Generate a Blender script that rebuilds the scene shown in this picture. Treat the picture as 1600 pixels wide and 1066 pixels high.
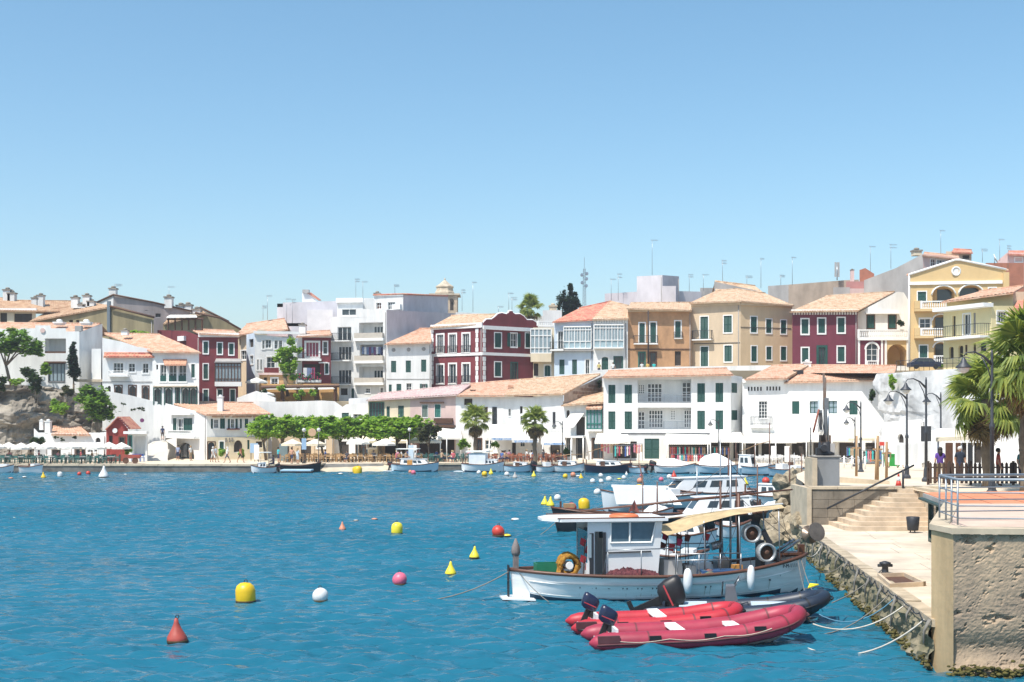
import bpy, bmesh, math, random
import numpy as np
from mathutils import Vector, Matrix
for o in list(bpy.data.objects): bpy.data.objects.remove(o)
SC = bpy.context.scene
COL = SC.collection
R = math.radians
random.seed(7)
FPX, HZ, CH = 2000.0, 650.0, 5.87      # focal length in pixels of a 1600 wide frame, horizon row, eye height above the water

# ---------------------------------------------------------------- camera, sky, sun, exposure
cam = bpy.data.cameras.new('camera'); camo = bpy.data.objects.new('camera', cam); COL.objects.link(camo)
camo.location = (0, 0, CH); camo.rotation_euler = (R(90), 0, 0)
cam.sensor_width = 36; cam.lens = 36 * FPX / 1600; cam.shift_y = (HZ - 533) / 1600
cam.clip_start = .5; cam.clip_end = 6000
SC.camera = camo
SUN_EL, SUN_DIR = R(61), Vector((-.66, -.75))
W = bpy.data.worlds.new('World'); SC.world = W; W.use_nodes = True
nt = W.node_tree; bg = nt.nodes['Background']
sky = nt.nodes.new('ShaderNodeTexSky'); sky.sky_type = 'NISHITA'; sky.sun_disc = False
sky.sun_elevation = SUN_EL; sky.sun_rotation = math.atan2(SUN_DIR.x, SUN_DIR.y)
sky.altitude = 0; sky.air_density = 1.0; sky.dust_density = 1.3; sky.ozone_density = 2.5
hs = nt.nodes.new('ShaderNodeHueSaturation'); hs.inputs['Saturation'].default_value = 1.12; hs.inputs['Hue'].default_value = .486
nt.links.new(sky.outputs[0], hs.inputs['Color']); nt.links.new(hs.outputs[0], bg.inputs['Color'])
bg.inputs['Strength'].default_value = .118
sun = bpy.data.lights.new('sun', 'SUN'); suno = bpy.data.objects.new('sun', sun); COL.objects.link(suno)
sun.energy = 3.8; sun.angle = R(.5); sun.color = (1, .95, .87)
h = SUN_DIR.normalized() * math.cos(SUN_EL)
suno.rotation_euler = Vector((h.x, h.y, math.sin(SUN_EL))).to_track_quat('Z', 'Y').to_euler()
suno.location = (-40, -20, 80)
SC.view_settings.view_transform = 'Standard'; SC.view_settings.look = 'None'
SC.view_settings.gamma = 1; SC.view_settings.use_curve_mapping = False
SC.view_settings.exposure = .66
SC.render.engine = 'CYCLES'

# ---------------------------------------------------------------- helpers
def X(px, d): return (px - 800) * d / FPX
def Zz(py, d): return CH - (py - HZ) * d / FPX
def P(px, py, d): return Vector((X(px, d), d, Zz(py, d)))

MATS = {}
def mat(name, col, rough=.8, var=.12, scale=2.0, bump=0, metal=0, streak=1.0, col2=None, bscale=None, spec=.5, coat=0):
    if name in MATS: return MATS[name]
    m = bpy.data.materials.new(name); m.use_nodes = True; MATS[name] = m
    n = m.node_tree.nodes; l = m.node_tree.links; b = n['Principled BSDF']
    b.inputs['Roughness'].default_value = rough; b.inputs['Metallic'].default_value = metal
    b.inputs['Specular IOR Level'].default_value = spec; b.inputs['Coat Weight'].default_value = coat
    c = tuple(col) + (1,)
    if var <= 0:
        b.inputs['Base Color'].default_value = c
    else:
        tc = n.new('ShaderNodeTexCoord'); mp = n.new('ShaderNodeMapping'); mp.inputs['Scale'].default_value = (1, 1, 1 / streak)
        l.new(tc.outputs['Object'], mp.inputs['Vector'])
        t = n.new('ShaderNodeTexNoise'); t.inputs['Scale'].default_value = scale; t.inputs['Detail'].default_value = 6; t.inputs['Roughness'].default_value = .62
        l.new(mp.outputs[0], t.inputs['Vector'])
        r = n.new('ShaderNodeValToRGB'); r.color_ramp.elements[0].position = .32; r.color_ramp.elements[1].position = .66
        d = tuple(x * (1 - var) for x in col) if col2 is None else tuple(col2)
        e = tuple(min(1, x * (1 + var * .35)) for x in col) if col2 is None else tuple(col)
        r.color_ramp.elements[0].color = d + (1,); r.color_ramp.elements[1].color = e + (1,)
        l.new(t.outputs['Fac'], r.inputs['Fac']); l.new(r.outputs['Color'], b.inputs['Base Color'])
        if bump:
            t2 = n.new('ShaderNodeTexNoise'); t2.inputs['Scale'].default_value = bscale or scale * 5; t2.inputs['Detail'].default_value = 5
            l.new(tc.outputs['Object'], t2.inputs['Vector'])
            bp = n.new('ShaderNodeBump'); bp.inputs['Strength'].default_value = min(1, bump); bp.inputs['Distance'].default_value = .06 * bump
            l.new(t2.outputs['Fac'], bp.inputs['Height']); l.new(bp.outputs[0], b.inputs['Normal'])
    return m

ORG = {}
def org(o):
    while o is not None:
        if o.name in ORG: return ORG[o.name]
        o = o.parent
    return Vector((0, 0, 0))
def tag(o, label=None, cat=None, group=None, kind=None):
    if label: o['label'] = label
    if cat: o['category'] = cat
    if group: o['group'] = group
    if kind: o['kind'] = kind
    return o
def thing(name, label, cat, loc=(0, 0, 0), group=None, rz=0):
    o = bpy.data.objects.new(name, None); COL.objects.link(o); o.empty_display_size = .3
    o.location = loc; o.rotation_euler = (0, 0, rz); ORG[o.name] = Vector(loc)
    return tag(o, label, cat, group)
class MB:
    def __init__(s): s.v = []; s.f = []; s.m = []; s.sm = []
    def add(s, vs, fs, mi=0, smooth=False):
        k = len(s.v); s.v += [tuple(v) for v in vs]
        for f in fs: s.f.append([i + k for i in f]); s.m.append(mi); s.sm.append(smooth)
        return s
    def poly(s, pts, mi=0): return s.add(pts, [range(len(pts))], mi)
    def box(s, c, d, rz=0, mi=0, M=None):
        x, y, z = d[0] / 2, d[1] / 2, d[2] / 2; ca, sa = math.cos(rz), math.sin(rz); vs = []
        for i in range(8):
            a, b, e = (x if i & 1 else -x), (y if i & 2 else -y), (z if i & 4 else -z)
            v = Vector((a * ca - b * sa + c[0], a * sa + b * ca + c[1], e + c[2]))
            vs.append(M @ v if M else v)
        return s.add(vs, [(0, 2, 3, 1), (4, 5, 7, 6), (0, 1, 5, 4), (2, 6, 7, 3), (0, 4, 6, 2), (1, 3, 7, 5)], mi)
    def span(s, a, b, mi=0): return s.box([(a[i] + b[i]) / 2 for i in range(3)], [abs(a[i] - b[i]) for i in range(3)], 0, mi)
    def tube(s, pts, r, n=6, mi=0, cap=True):
        pts = [Vector(p) for p in pts]; rs = r if isinstance(r, (list, tuple)) else [r] * len(pts)
        k = len(s.v); N = len(pts); up = Vector((0, 0, 1))
        for i, p in enumerate(pts):
            t = (pts[min(i + 1, N - 1)] - pts[max(i - 1, 0)]); t = t.normalized() if t.length > 1e-9 else Vector((0, 0, 1))
            q = up if abs(t.z) < .95 else Vector((0, 1, 0))
            a = t.cross(q).normalized(); b = a.cross(t)
            for j in range(n):
                th = 2 * math.pi * j / n; s.v.append(tuple(p + (a * math.cos(th) + b * math.sin(th)) * rs[i]))
        for i in range(N - 1):
            for j in range(n):
                s.f.append([k + i * n + j, k + i * n + (j + 1) % n, k + (i + 1) * n + (j + 1) % n, k + (i + 1) * n + j]); s.m.append(mi); s.sm.append(n > 4)
        if cap:
            s.f.append([k + j for j in range(n)][::-1]); s.m.append(mi); s.sm.append(False)
            s.f.append([k + (N - 1) * n + j for j in range(n)]); s.m.append(mi); s.sm.append(False)
        return s
    def bar(s, a, b, w, mi=0): return s.tube([a, b], w * .7071, 4, mi)
    def lathe(s, prof, n=12, c=(0, 0, 0), mi=0, M=None, smooth=True):
        k = len(s.v)
        for r, z in prof:
            for j in range(n):
                th = 2 * math.pi * (j + .5) / n; v = Vector((r * math.cos(th), r * math.sin(th), z))
                v = (M @ v if M else v) + Vector(c); s.v.append(tuple(v))
        for i in range(len(prof) - 1):
            for j in range(n):
                s.f.append([k + i * n + j, k + i * n + (j + 1) % n, k + (i + 1) * n + (j + 1) % n, k + (i + 1) * n + j]); s.m.append(mi); s.sm.append(smooth)
        s.f.append([k + j for j in range(n)][::-1]); s.m.append(mi); s.sm.append(False)
        s.f.append([k + (len(prof) - 1) * n + j for j in range(n)]); s.m.append(mi); s.sm.append(False)
        return s
    def ball(s, c, r, n=10, mi=0, sz=1):
        return s.lathe([(max(.001, r * math.sin(math.pi * i / 6)), -r * sz * math.cos(math.pi * i / 6)) for i in range(7)], n, c, mi)
    def prism(s, pts, off, mi=0):
        pts = [Vector(p) for p in pts]; off = Vector(off); n = len(pts)
        return s.add(pts + [p + off for p in pts], [list(range(n))[::-1], list(range(n, 2 * n))] + [(i, (i + 1) % n, n + (i + 1) % n, n + i) for i in range(n)], mi)
    def mesh(s, name, mats):
        me = bpy.data.meshes.new(name); me.from_pydata(s.v, [], s.f)
        for m in (mats if isinstance(mats, (list, tuple)) else [mats]): me.materials.append(m)
        me.polygons.foreach_set('material_index', s.m); me.polygons.foreach_set('use_smooth', s.sm); me.update(); return me
    def build(s, name, mats, parent=None, fix=False):
        og = org(parent)
        if og.length: s.v = [(v[0] - og.x, v[1] - og.y, v[2] - og.z) for v in s.v]
        me = s.mesh(name, mats)
        if fix:
            bm = bmesh.new(); bm.from_mesh(me); bmesh.ops.recalc_face_normals(bm, faces=bm.faces); bm.to_mesh(me); bm.free()
        o = bpy.data.objects.new(name, me); COL.objects.link(o); o.parent = parent
        return o
def place(name, me, parent, loc=(0, 0, 0), rot=(0, 0, 0), sc=(1, 1, 1)):
    o = bpy.data.objects.new(name, me); COL.objects.link(o); o.parent = parent
    o.location = loc; o.rotation_euler = rot; o.scale = sc; return o
def copy_tree(o, parent=None):
    c = o.copy(); COL.objects.link(c); c.parent = parent
    for ch in list(o.children): copy_tree(ch, c)
    return c
def dup(o, loc, rz=0, label=None, sc=None):
    c = copy_tree(o); c.location = loc; c.rotation_euler = (0, 0, rz)
    if label: c['label'] = label
    if sc: c.scale = (sc, sc, sc)
    return c
def solo(mb, name, mats, label, cat, group=None, fix=False): return tag(mb.build(name, mats, None, fix), label, cat, group)
def struct(mb, name, mats, fix=False): return tag(mb.build(name, mats, None, fix), kind='structure')

# ---------------------------------------------------------------- materials
WHITE = mat('white_plaster', (.80, .80, .78), .85, .17, .8, .2, streak=4)
WHITE2 = mat('aged_white_plaster', (.72, .72, .70), .9, .2, .9, .2, streak=4)
LILAC = mat('lilac_render_and_shade', (.60, .58, .61), .9, .16, .7, .2, streak=2)  # own lilac of the roof blocks, painted shade on the white apartment side
GREYR = mat('grey_render', (.40, .385, .37), .92, .28, .5, .3, streak=3)
MAROON = mat('maroon_paint', (.185, .032, .040), .85, .25, .7, .1, streak=2)
MAROON2 = mat('plum_maroon_paint', (.175, .032, .055), .85, .2, .7, .1, streak=2)
CREAM = mat('cream_plaster', (.70, .60, .44), .88, .12, .9, .15, streak=3)
PALEBLUE = mat('pale_blue_plaster', (.60, .70, .80), .88, .1, .9, .12, streak=3)
BEIGE = mat('beige_plaster', (.63, .50, .35), .9, .16, .6, .2, streak=3)
TAN = mat('tan_old_render', (.52, .30, .16), .92, .3, .7, .4, streak=1.6)
OCHRE = mat('ochre_plaster', (.66, .47, .23), .88, .1, .7, .12, streak=3)
YELLOW = mat('pale_yellow_plaster', (.77, .66, .37), .88, .08, .8, .1, streak=3)
PINK = mat('faded_pink_plaster', (.68, .50, .46), .9, .16, .8, .2, streak=3)
OLIVE = mat('stained_ochre_render', (.34, .29, .17), .93, .4, .5, .3, streak=4)
TRIM = mat('white_trim_paint', (.82, .82, .80), .7, .05, 2)
GREEN = mat('dark_green_shutter', (.010, .075, .060), .55, .12, 3)
TEALG = mat('teal_green_frame', (.02, .16, .13), .5, .1, 3)
BROWN = mat('brown_wood', (.10, .045, .025), .7, .25, 4, .1)
WOOD = mat('tan_wood', (.36, .22, .11), .75, .25, 4, .15, streak=4)
GLASS = mat('dark_window_glass', (.035, .05, .06), .06, 0, spec=.6)
GLASS2 = mat('curtained_window_glass', (.28, .36, .40), .12, .3, 3, streak=6)
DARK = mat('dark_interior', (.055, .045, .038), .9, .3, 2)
IRON = mat('dark_iron', (.035, .038, .045), .5, .15, 5, metal=.3)
STEEL = mat('grey_steel', (.32, .34, .36), .35, .1, 5, metal=.8)
BLACK = mat('black_rubber', (.012, .012, .014), .45, .2, 5)
CANVAS = mat('white_canvas', (.82, .80, .74), .85, .06, 2)
CANVAS2 = mat('cream_canvas', (.74, .66, .50), .85, .1, 2)
STONE = mat('pale_stone', (.52, .44, .33), .9, .28, 1.6, .4)
STONE2 = mat('grey_stone', (.30, .27, .23), .95, .45, 1.2, .8)
CONC = mat('concrete', (.42, .40, .37), .9, .25, .8, .25)
PAVE = mat('pale_quay_paving', (.66, .55, .41), .92, .16, .5, .15)
def roofmat(name, a, b, c):
    m = mat(name, a, .9, .3, 1.4, .5, col2=b)
    n = m.node_tree.nodes; l = m.node_tree.links
    tc = [k for k in n if k.type == 'TEX_COORD'][0]; r = [k for k in n if k.type == 'VALTORGB'][0]
    v = n.new('ShaderNodeTexVoronoi'); v.inputs['Scale'].default_value = 2.6; l.new(tc.outputs['Object'], v.inputs['Vector'])
    rr = n.new('ShaderNodeValToRGB'); rr.color_ramp.elements[0].position = .3; rr.color_ramp.elements[1].position = .75
    l.new(v.outputs['Color'], rr.inputs['Fac'])
    mx = n.new('ShaderNodeMix'); mx.data_type = 'RGBA'; l.new(rr.outputs['Color'], mx.inputs['Factor'])
    l.new(r.outputs['Color'], mx.inputs[6]); mx.inputs[7].default_value = tuple(c) + (1,)
    l.new(mx.outputs[2], n['Principled BSDF'].inputs['Base Color']); return m
TILE = roofmat('terracotta_tile', (.55, .30, .19), (.40, .20, .125), (.56, .38, .27))
TILE2 = roofmat('weathered_yellow_tile', (.53, .34, .205), (.33, .20, .125), (.56, .42, .29))
TILER = roofmat('red_tile', (.52, .16, .11), (.42, .12, .09), (.56, .28, .18))
TILEP = roofmat('faded_violet_tile', (.51, .36, .34), (.42, .28, .28), (.56, .44, .40))
TILEB = roofmat('brown_tile', (.40, .24, .14), (.28, .16, .10), (.44, .30, .19))

# ---------------------------------------------------------------- facades
class Fac:
    """a vertical wall face between two ground points, each a frame column with its own distance"""
    def __init__(s, pa, da, pb, db):
        s.A = Vector((X(pa, da), da)); B = Vector((X(pb, db), db)); s.L = (B - s.A).length
        s.d = (B - s.A) / s.L; s.n = Vector((s.d.y, -s.d.x)); s.rz = math.atan2(s.d.y, s.d.x)
    def t(s, px):
        k = (px - 800) / FPX; return (k * s.A.y - s.A.x) / (s.d.x - k * s.d.y)
    def z(s, px, py): return Zz(py, s.A.y + s.t(px) * s.d.y)
    def pt(s, t, z, o=0): return Vector((s.A.x + s.d.x * t + s.n.x * o, s.A.y + s.d.y * t + s.n.y * o, z))
    def bx(s, mb, t0, t1, z0, z1, o0, o1, mi=0):
        vs = [s.pt(t, z, o) for z in (z0, z1) for o in (o0, o1) for t in (t0, t1)]
        return mb.add(vs, [(0, 1, 3, 2), (4, 6, 7, 5), (0, 4, 5, 1), (2, 3, 7, 6), (0, 2, 6, 4), (1, 5, 7, 3)], mi)
    def rect(s, x0, y0, x1, y1):
        xm = (x0 + x1) / 2
        return s.t(x0), s.t(x1), s.z(xm, y1), s.z(xm, y0)
    def wall(s, mb, z0, top, ops, mi=0, depth=.22):
        """top: list of (t, z) from left to right; ops: (t0,t1,z0,z1,arch)"""
        zt = min(z for t, z in top)
        ops = [(max(.02, a), min(s.L - .02, b), max(z0, c), min(zt - .01, e), arch, dp or depth) for a, b, c, e, arch, dp in ops]
        ops = [o for o in ops if o[1] - o[0] > .05 and o[3] - o[2] > .05]
        ts = sorted({0, s.L} | {o[0] for o in ops} | {o[1] for o in ops}); zs = sorted({z0, zt} | {o[2] for o in ops} | {o[3] for o in ops})
        for i in range(len(ts) - 1):
            run = None
            for j in range(len(zs)):
                hole = j == len(zs) - 1
                if not hole:
                    a, b = (ts[i] + ts[i + 1]) / 2, (zs[j] + zs[j + 1]) / 2
                    hole = any(o[0] < a < o[1] and o[2] < b < o[3] for o in ops)
                if hole:
                    if run is not None: mb.poly([s.pt(ts[i], run), s.pt(ts[i + 1], run), s.pt(ts[i + 1], zs[j]), s.pt(ts[i], zs[j])], mi); run = None
                elif run is None: run = zs[j]
        if max(z for t, z in top) > zt + .01:
            pts = [s.pt(t, z) for t, z in top]
            e = [s.pt(s.L, zt)] if top[-1][1] > zt + .01 else []; b = [s.pt(0, zt)] if top[0][1] > zt + .01 else []
            ring = b + e + pts[::-1]
            mb.poly(ring, mi)
        for a, b, c, e, arch, dp in ops:
            q = lambda t, z, o: s.pt(t, z, o)
            if arch:
                r = (b - a) / 2; rh = min(r, (e - c) * .9) * arch; m = (a + b) / 2; N = 8
                cv = [(m + r * math.cos(math.pi * k / N), e - rh + rh * math.sin(math.pi * k / N)) for k in range(N + 1)]
                for k in range(N):
                    cx = b if k < N / 2 else a
                    mb.poly([q(cx, e, 0), q(*cv[k + 1], 0), q(*cv[k], 0)], mi)
                    mb.poly([q(*cv[k], 0), q(*cv[k + 1], 0), q(*cv[k + 1], -dp), q(*cv[k], -dp)], mi)
                mb.poly([q(a, c, 0), q(a, e - rh, 0), q(a, e - rh, -dp), q(a, c, -dp)], mi)
                mb.poly([q(b, e - rh, 0), q(b, c, 0), q(b, c, -dp), q(b, e - rh, -dp)], mi)
            else:
                mb.poly([q(a, c, 0), q(a, e, 0), q(a, e, -dp), q(a, c, -dp)], mi); mb.poly([q(b, e, 0), q(b, c, 0), q(b, c, -dp), q(b, e, -dp)], mi)
                mb.poly([q(a, e, 0), q(b, e, 0), q(b, e, -dp), q(a, e, -dp)], mi)
            mb.poly([q(b, c, 0), q(a, c, 0), q(a, c, -dp), q(b, c, -dp)], mi)

def window(f, par, r, kind, fr=TRIM, sh=GREEN, name=None, arch=0, depth=.22, nx=2, nz=2, sur=.13, glass=GLASS):
    """kinds: shut closed louvred shutters; open glass with shutters folded back; glass; door; dark; none"""
    a, b, c, e = r; w = b - a; hh = e - c; m = MB()
    dp = depth
    if sur and kind != 'dark':
        f.bx(m, a - sur, a + .0, c - sur * .5, e + sur, -.02, .045); f.bx(m, b, b + sur, c - sur * .5, e + sur, -.02, .045)
        f.bx(m, a, b, e, e + sur, -.02, .045)
        if kind != 'door': f.bx(m, a - sur, b + sur, c - sur * .9 - .06, c - sur * .5 - .001 if sur < .1 else c - .002, -.02, .07)
    else:
        f.bx(m, a, b, c, c + .05, -dp + .01, -dp + .08)
    nm = name or ('door' if kind == 'door' else 'window')
    if kind in ('glass', 'door', 'open', 'curt'):
        t = min(.07, w * .08)
        f.bx(m, a, a + t, c, e, -dp + .012, -dp + .09); f.bx(m, b - t, b, c, e, -dp + .012, -dp + .09)
        f.bx(m, a + t, b - t, e - t, e, -dp + .012, -dp + .088); f.bx(m, a + t, b - t, c, c + t, -dp + .012, -dp + .088)
        for i in range(1, nx): f.bx(m, a + w * i / nx - t * .45, a + w * i / nx + t * .45, c + t, e - t, -dp + .012, -dp + .082)
        for i in range(1, nz): f.bx(m, a + t, b - t, c + hh * i / nz - t * .35, c + hh * i / nz + t * .35, -dp + .012, -dp + .076)
    o = m.build(nm, fr, par)
    if kind in ('glass', 'door', 'open', 'curt'):
        g = MB(); f.bx(g, a, b, c, e, -dp - .03, -dp + .03); g.build('pane', GLASS2 if kind == 'curt' else glass, o)
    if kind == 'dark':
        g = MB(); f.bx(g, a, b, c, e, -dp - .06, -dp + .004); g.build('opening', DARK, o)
    if kind in ('shut', 'open'):
        for k in (0, 1):
            g = MB(); hw = w / 2
            if kind == 'shut': x0 = a + hw * k + .012; x1 = x0 + hw - .024; o0 = -.09
            else: x0 = (a - hw * .92 - sur if k == 0 else b + sur); x1 = x0 + hw * .92; o0 = .05
            rim = min(.07, hw * .15)
            f.bx(g, x0, x0 + rim, c, e, o0, o0 + .05); f.bx(g, x1 - rim, x1, c, e, o0, o0 + .05)
            f.bx(g, x0 + rim, x1 - rim, e - .08, e, o0, o0 + .048); f.bx(g, x0 + rim, x1 - rim, c, c + .08, o0, o0 + .048); f.bx(g, x0 + rim, x1 - rim, c + hh * .45, c + hh * .45 + .08, o0, o0 + .048)
            f.bx(g, x0 + rim, x1 - rim, c + .08, e - .08, o0 - .01, o0 + .01)
            ns = max(4, int(hh / .16))
            for i in range(ns):
                zz = c + .1 + (hh - .2) * (i + .5) / ns
                g.add([f.pt(x0 + rim, zz - .05, o0 + .045), f.pt(x1 - rim, zz - .05, o0 + .045), f.pt(x1 - rim, zz + .05, o0 + .012), f.pt(x0 + rim, zz + .05, o0 + .012)], [(0, 1, 2, 3)])
            g.build('shutter', sh, o)
    return o

class House:
    def __init__(s, name, label, px, d, z0, cat='house', group=None):
        s.o = thing(name, label, cat, (X(px, d), d, z0), group); s.z0 = z0
    def face(s, pa, da, pb, db, top, mat_, ops=(), z0=None, depth=.22, name='wall'):
        """top: a py number, or a list of (px, py); ops: (kind, x0, y0, x1, y1[, options])"""
        f = Fac(pa, da, pb, db); z0 = s.z0 if z0 is None else z0
        if isinstance(top, (int, float)): top = [(pa, top), (pb, top)]
        if len(top) == 1: top = [(pa, top[0][1]), (pb, top[0][1])]
        tp = [(f.t(x), f.z(x, y)) for x, y in top]; tp[0] = (0, tp[0][1]); tp[-1] = (f.L, tp[-1][1])
        holes = []; wins = []
        for op in ops:
            k, x0, y0, x1, y1 = op[:5]; o = dict(op[5]) if len(op) > 5 else {}
            r = f.rect(x0, y0, x1, y1); dp = o.get('depth', depth)
            holes.append((*r, o.get('arch', 0), dp)); wins.append((r, k, o))
        m = MB(); f.wall(m, z0, tp, holes, 0, depth); w = m.build(name, mat_, s.o)
        for r, k, o in wins:
            if k == 'none': continue
            o.setdefault('depth', depth); window(f, s.o, r, k, **o)
        if f.L > 4.5 and name == 'wall' and random.random() < .7:
            t = f.L - random.uniform(.15, .3); z1 = min(z for _, z in tp) - .25
            if not any(a - .2 < t < b + .2 for a, b, *_ in holes): MB().tube([f.pt(t, z0, .07), f.pt(t, z1, .07)], .05, 5).build('drainpipe', GREYR, s.o)
        f.top = tp; f.h = s; return f
    def shell(s, pl, dl, pr, dr, ztop, mat_, deep=8, cap=True, name='wall', skew=0):
        """plain sides and back behind the faces in view"""
        a = Vector((X(pl, dl), dl, 0)); b = Vector((X(pr, dr), dr, 0)); m = MB(); z0 = s.z0
        q = lambda p, z: (p.x, p.y, z)
        c = b * ((dr + deep) / dr) + Vector((-.3, 0, 0)); e = a * ((dl + deep) / dl) + Vector((.3, 0, 0))
        m.poly([q(b, z0), q(c, z0), q(c, ztop), q(b, ztop)]); m.poly([q(c, z0), q(e, z0), q(e, ztop), q(c, ztop)]); m.poly([q(e, z0), q(a, z0), q(a, ztop), q(e, ztop)])
        if cap: m.poly([q(a, ztop - .05), q(b, ztop - .05), q(c, ztop - .05), q(e, ztop - .05)])
        return m.build(name, mat_, s.o)
    def band(s, f, x0, x1, y0, y1, out=.08, m=TRIM, name='cornice'):
        mb = MB(); xm = (x0 + x1) / 2
        f.bx(mb, f.t(x0), f.t(x1), f.z(xm, y1), f.z(xm, y0), -.02, out); return mb.build(name, m, s.o)
def roof(par, a, b, c, d, m=TILE, back=True, amp=.06, per=.36, over=.28, name='roof', th=.14):
    """a,b eave left and right, c,d ridge right and left"""
    a, b, c, d = Vector(a), Vector(b), Vector(c), Vector(d)
    for_l = (b - a).normalized(); 
    ea = (a - d).normalized() * over; eb = (b - c).normalized() * over
    a = a + ea; b = b + eb
    mb = MB(); nrm = (b - a).cross(d - a).normalized()
    if nrm.z < 0: nrm = -nrm
    n = max(4, int(max((b - a).length, (c - d).length) / per)); rows = 4; K = 4; prof = (0, .75, 1, .75)
    k0 = len(mb.v); cols = n * K + 1
    for j in range(rows + 1):
        u = j / rows
        for i in range(cols):
            t = i / (cols - 1); p = a.lerp(b, t).lerp(d.lerp(c, t), u)
            mb.v.append(tuple(p + nrm * (amp * prof[i % K] + random.uniform(-.012, .012))))
    for j in range(rows):
        for i in range(cols - 1):
            q = k0 + j * cols + i; mb.f.append([q, q + 1, q + 1 + cols, q + cols]); mb.m.append(0); mb.sm.append(True)
    dn = Vector((0, 0, -th)); u0 = [a + dn, b + dn, c + dn, d + dn]
    mb.add(u0, [(3, 2, 1, 0)]); mb.add([a, b, b + dn, a + dn], [(3, 2, 1, 0)]); mb.add([b, c, c + dn, b + dn], [(3, 2, 1, 0)]); mb.add([d, a, a + dn, d + dn], [(3, 2, 1, 0)])
    o = mb.build(name, m, par)
    r = MB().tube([d + nrm * .05, c + nrm * .05], .11, 6)
    if (c - d).length > .3: r.build('ridge', m, o)
    if back:
        run = Vector((0, max(2, ((a + b) / 2 - (c + d) / 2).length * .8), 0)); drop = Vector((0, 0, -((c + d) / 2 - (a + b) / 2).z * .9))
        mb = MB().poly([d, c, c + run + drop, d + run + drop]); mb.build('back_slope', m, o)
    return o
def hip(par, pts, m=TILE, name='roof_slope'):
    o = MB().poly([Vector(p) for p in pts]).build(name, m, par); return o
def balcony(f, par, x0, x1, ytop, ybot, out=.9, slab=.16, m=IRON, sm=TRIM, name='balcony', solid=None, step=.14):
    """railing from ytop to ybot (slab top) in front of face f"""
    xm = (x0 + x1) / 2; t0, t1 = f.t(x0), f.t(x1); zb, zt = f.z(xm, ybot), f.z(xm, ytop)
    mb = MB(); f.bx(mb, t0, t1, zb - slab, zb, -.02, out); o = mb.build(name, sm, par)
    r = MB()
    if solid: f.bx(r, t0, t1, zb + .002, zt, out - .1, out - .02); r.build('parapet', solid, o); return o
    for z in (zt, zb + .1):
        r.bar(f.pt(t0, z, out - .04), f.pt(t1, z, out - .04), .04)
        for t in (t0, t1): r.bar(f.pt(t, z, 0), f.pt(t, z, out - .04), .04)
    n = max(3, int((t1 - t0) / step))
    for i in range(n + 1):
        t = t0 + (t1 - t0) * i / n; r.bar(f.pt(t, zb, out - .04), f.pt(t, zt, out - .04), .022)
    for t in (t0, t1):
        for i in range(1, 5): r.bar(f.pt(t, zb, out * i / 5), f.pt(t, zt, out * i / 5), .022)
    r.build('railing', m, o); return o
def balustrade(f, par, x0, x1, ytop, ybot, off=.3, m=TRIM, name='balustrade', step=.26):
    xm = (x0 + x1) / 2; t0, t1 = f.t(x0), f.t(x1); zb, zt = f.z(xm, ybot), f.z(xm, ytop); hh = zt - zb
    mb = MB(); f.bx(mb, t0, t1, zt - hh * .14, zt, off - .12, off + .12); f.bx(mb, t0, t1, zb, zb + hh * .12, off - .12, off + .12)
    n = max(3, int((t1 - t0) / step))
    for i in range(n):
        p = f.pt(t0 + (t1 - t0) * (i + .5) / n, zb + hh * .12, off)
        mb.lathe([(.05, 0), (.09, hh * .25), (.045, hh * .5), (.07, hh * .74)], 6, p)
    for t in (t0 + .1, t1 - .1): f.bx(mb, t - .13, t + .13, zb, zt + .03, off - .14, off + .14)
    return mb.build(name, m, par)
def chimney(par, px, y0, y1, d, w=.55, m=WHITE2, cap=True):
    z1, z0 = Zz(y0, d), Zz(y1, d); c = X(px, d); mb = MB()
    mb.span((c - w / 2, d - w / 2, z0), (c + w / 2, d + w / 2, z1 - w * .5))
    o = mb.build('chimney', m, par); mb = MB(); k = w * .6
    mb.span((c - k, d - k, z1 - w * .5 + .002), (c + k, d + k, z1 - w * .32))
    mb.lathe([(w * .3, z1 - w * .32), (w * .34, z1 - w * .1), (w * .12, z1)], 8, (c, d, 0)); mb.build('chimney_pot', STONE2 if cap else m, o); return o
def antenna(px, y0, y1, d, label, arms=1, w=1.0):
    b = P(px, y1, d); h = Zz(y0, d) - b.z; o = thing('antenna', label, 'antenna', b, 'television aerials on the roofs')
    MB().tube([b, b + Vector((0, 0, h))], [.035, .025], 5).build('mast', STEEL, o)
    m = MB()
    for k in range(arms):
        z = h * (1 - .12 * k) - .05; m.bar(b + Vector((-.2 * w, 0, z)), b + Vector((w, .1, z)), .03)
        for i in range(6): x = -.15 * w + w * 1.05 * i / 6; m.bar(b + Vector((x, -.25, z - .18)), b + Vector((x, .25, z + .18)), .02)
    m.build('yagi', STEEL, o); return o
# ================================================================ the setting
from mathutils import noise as mnoise
QZ = .75
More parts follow.
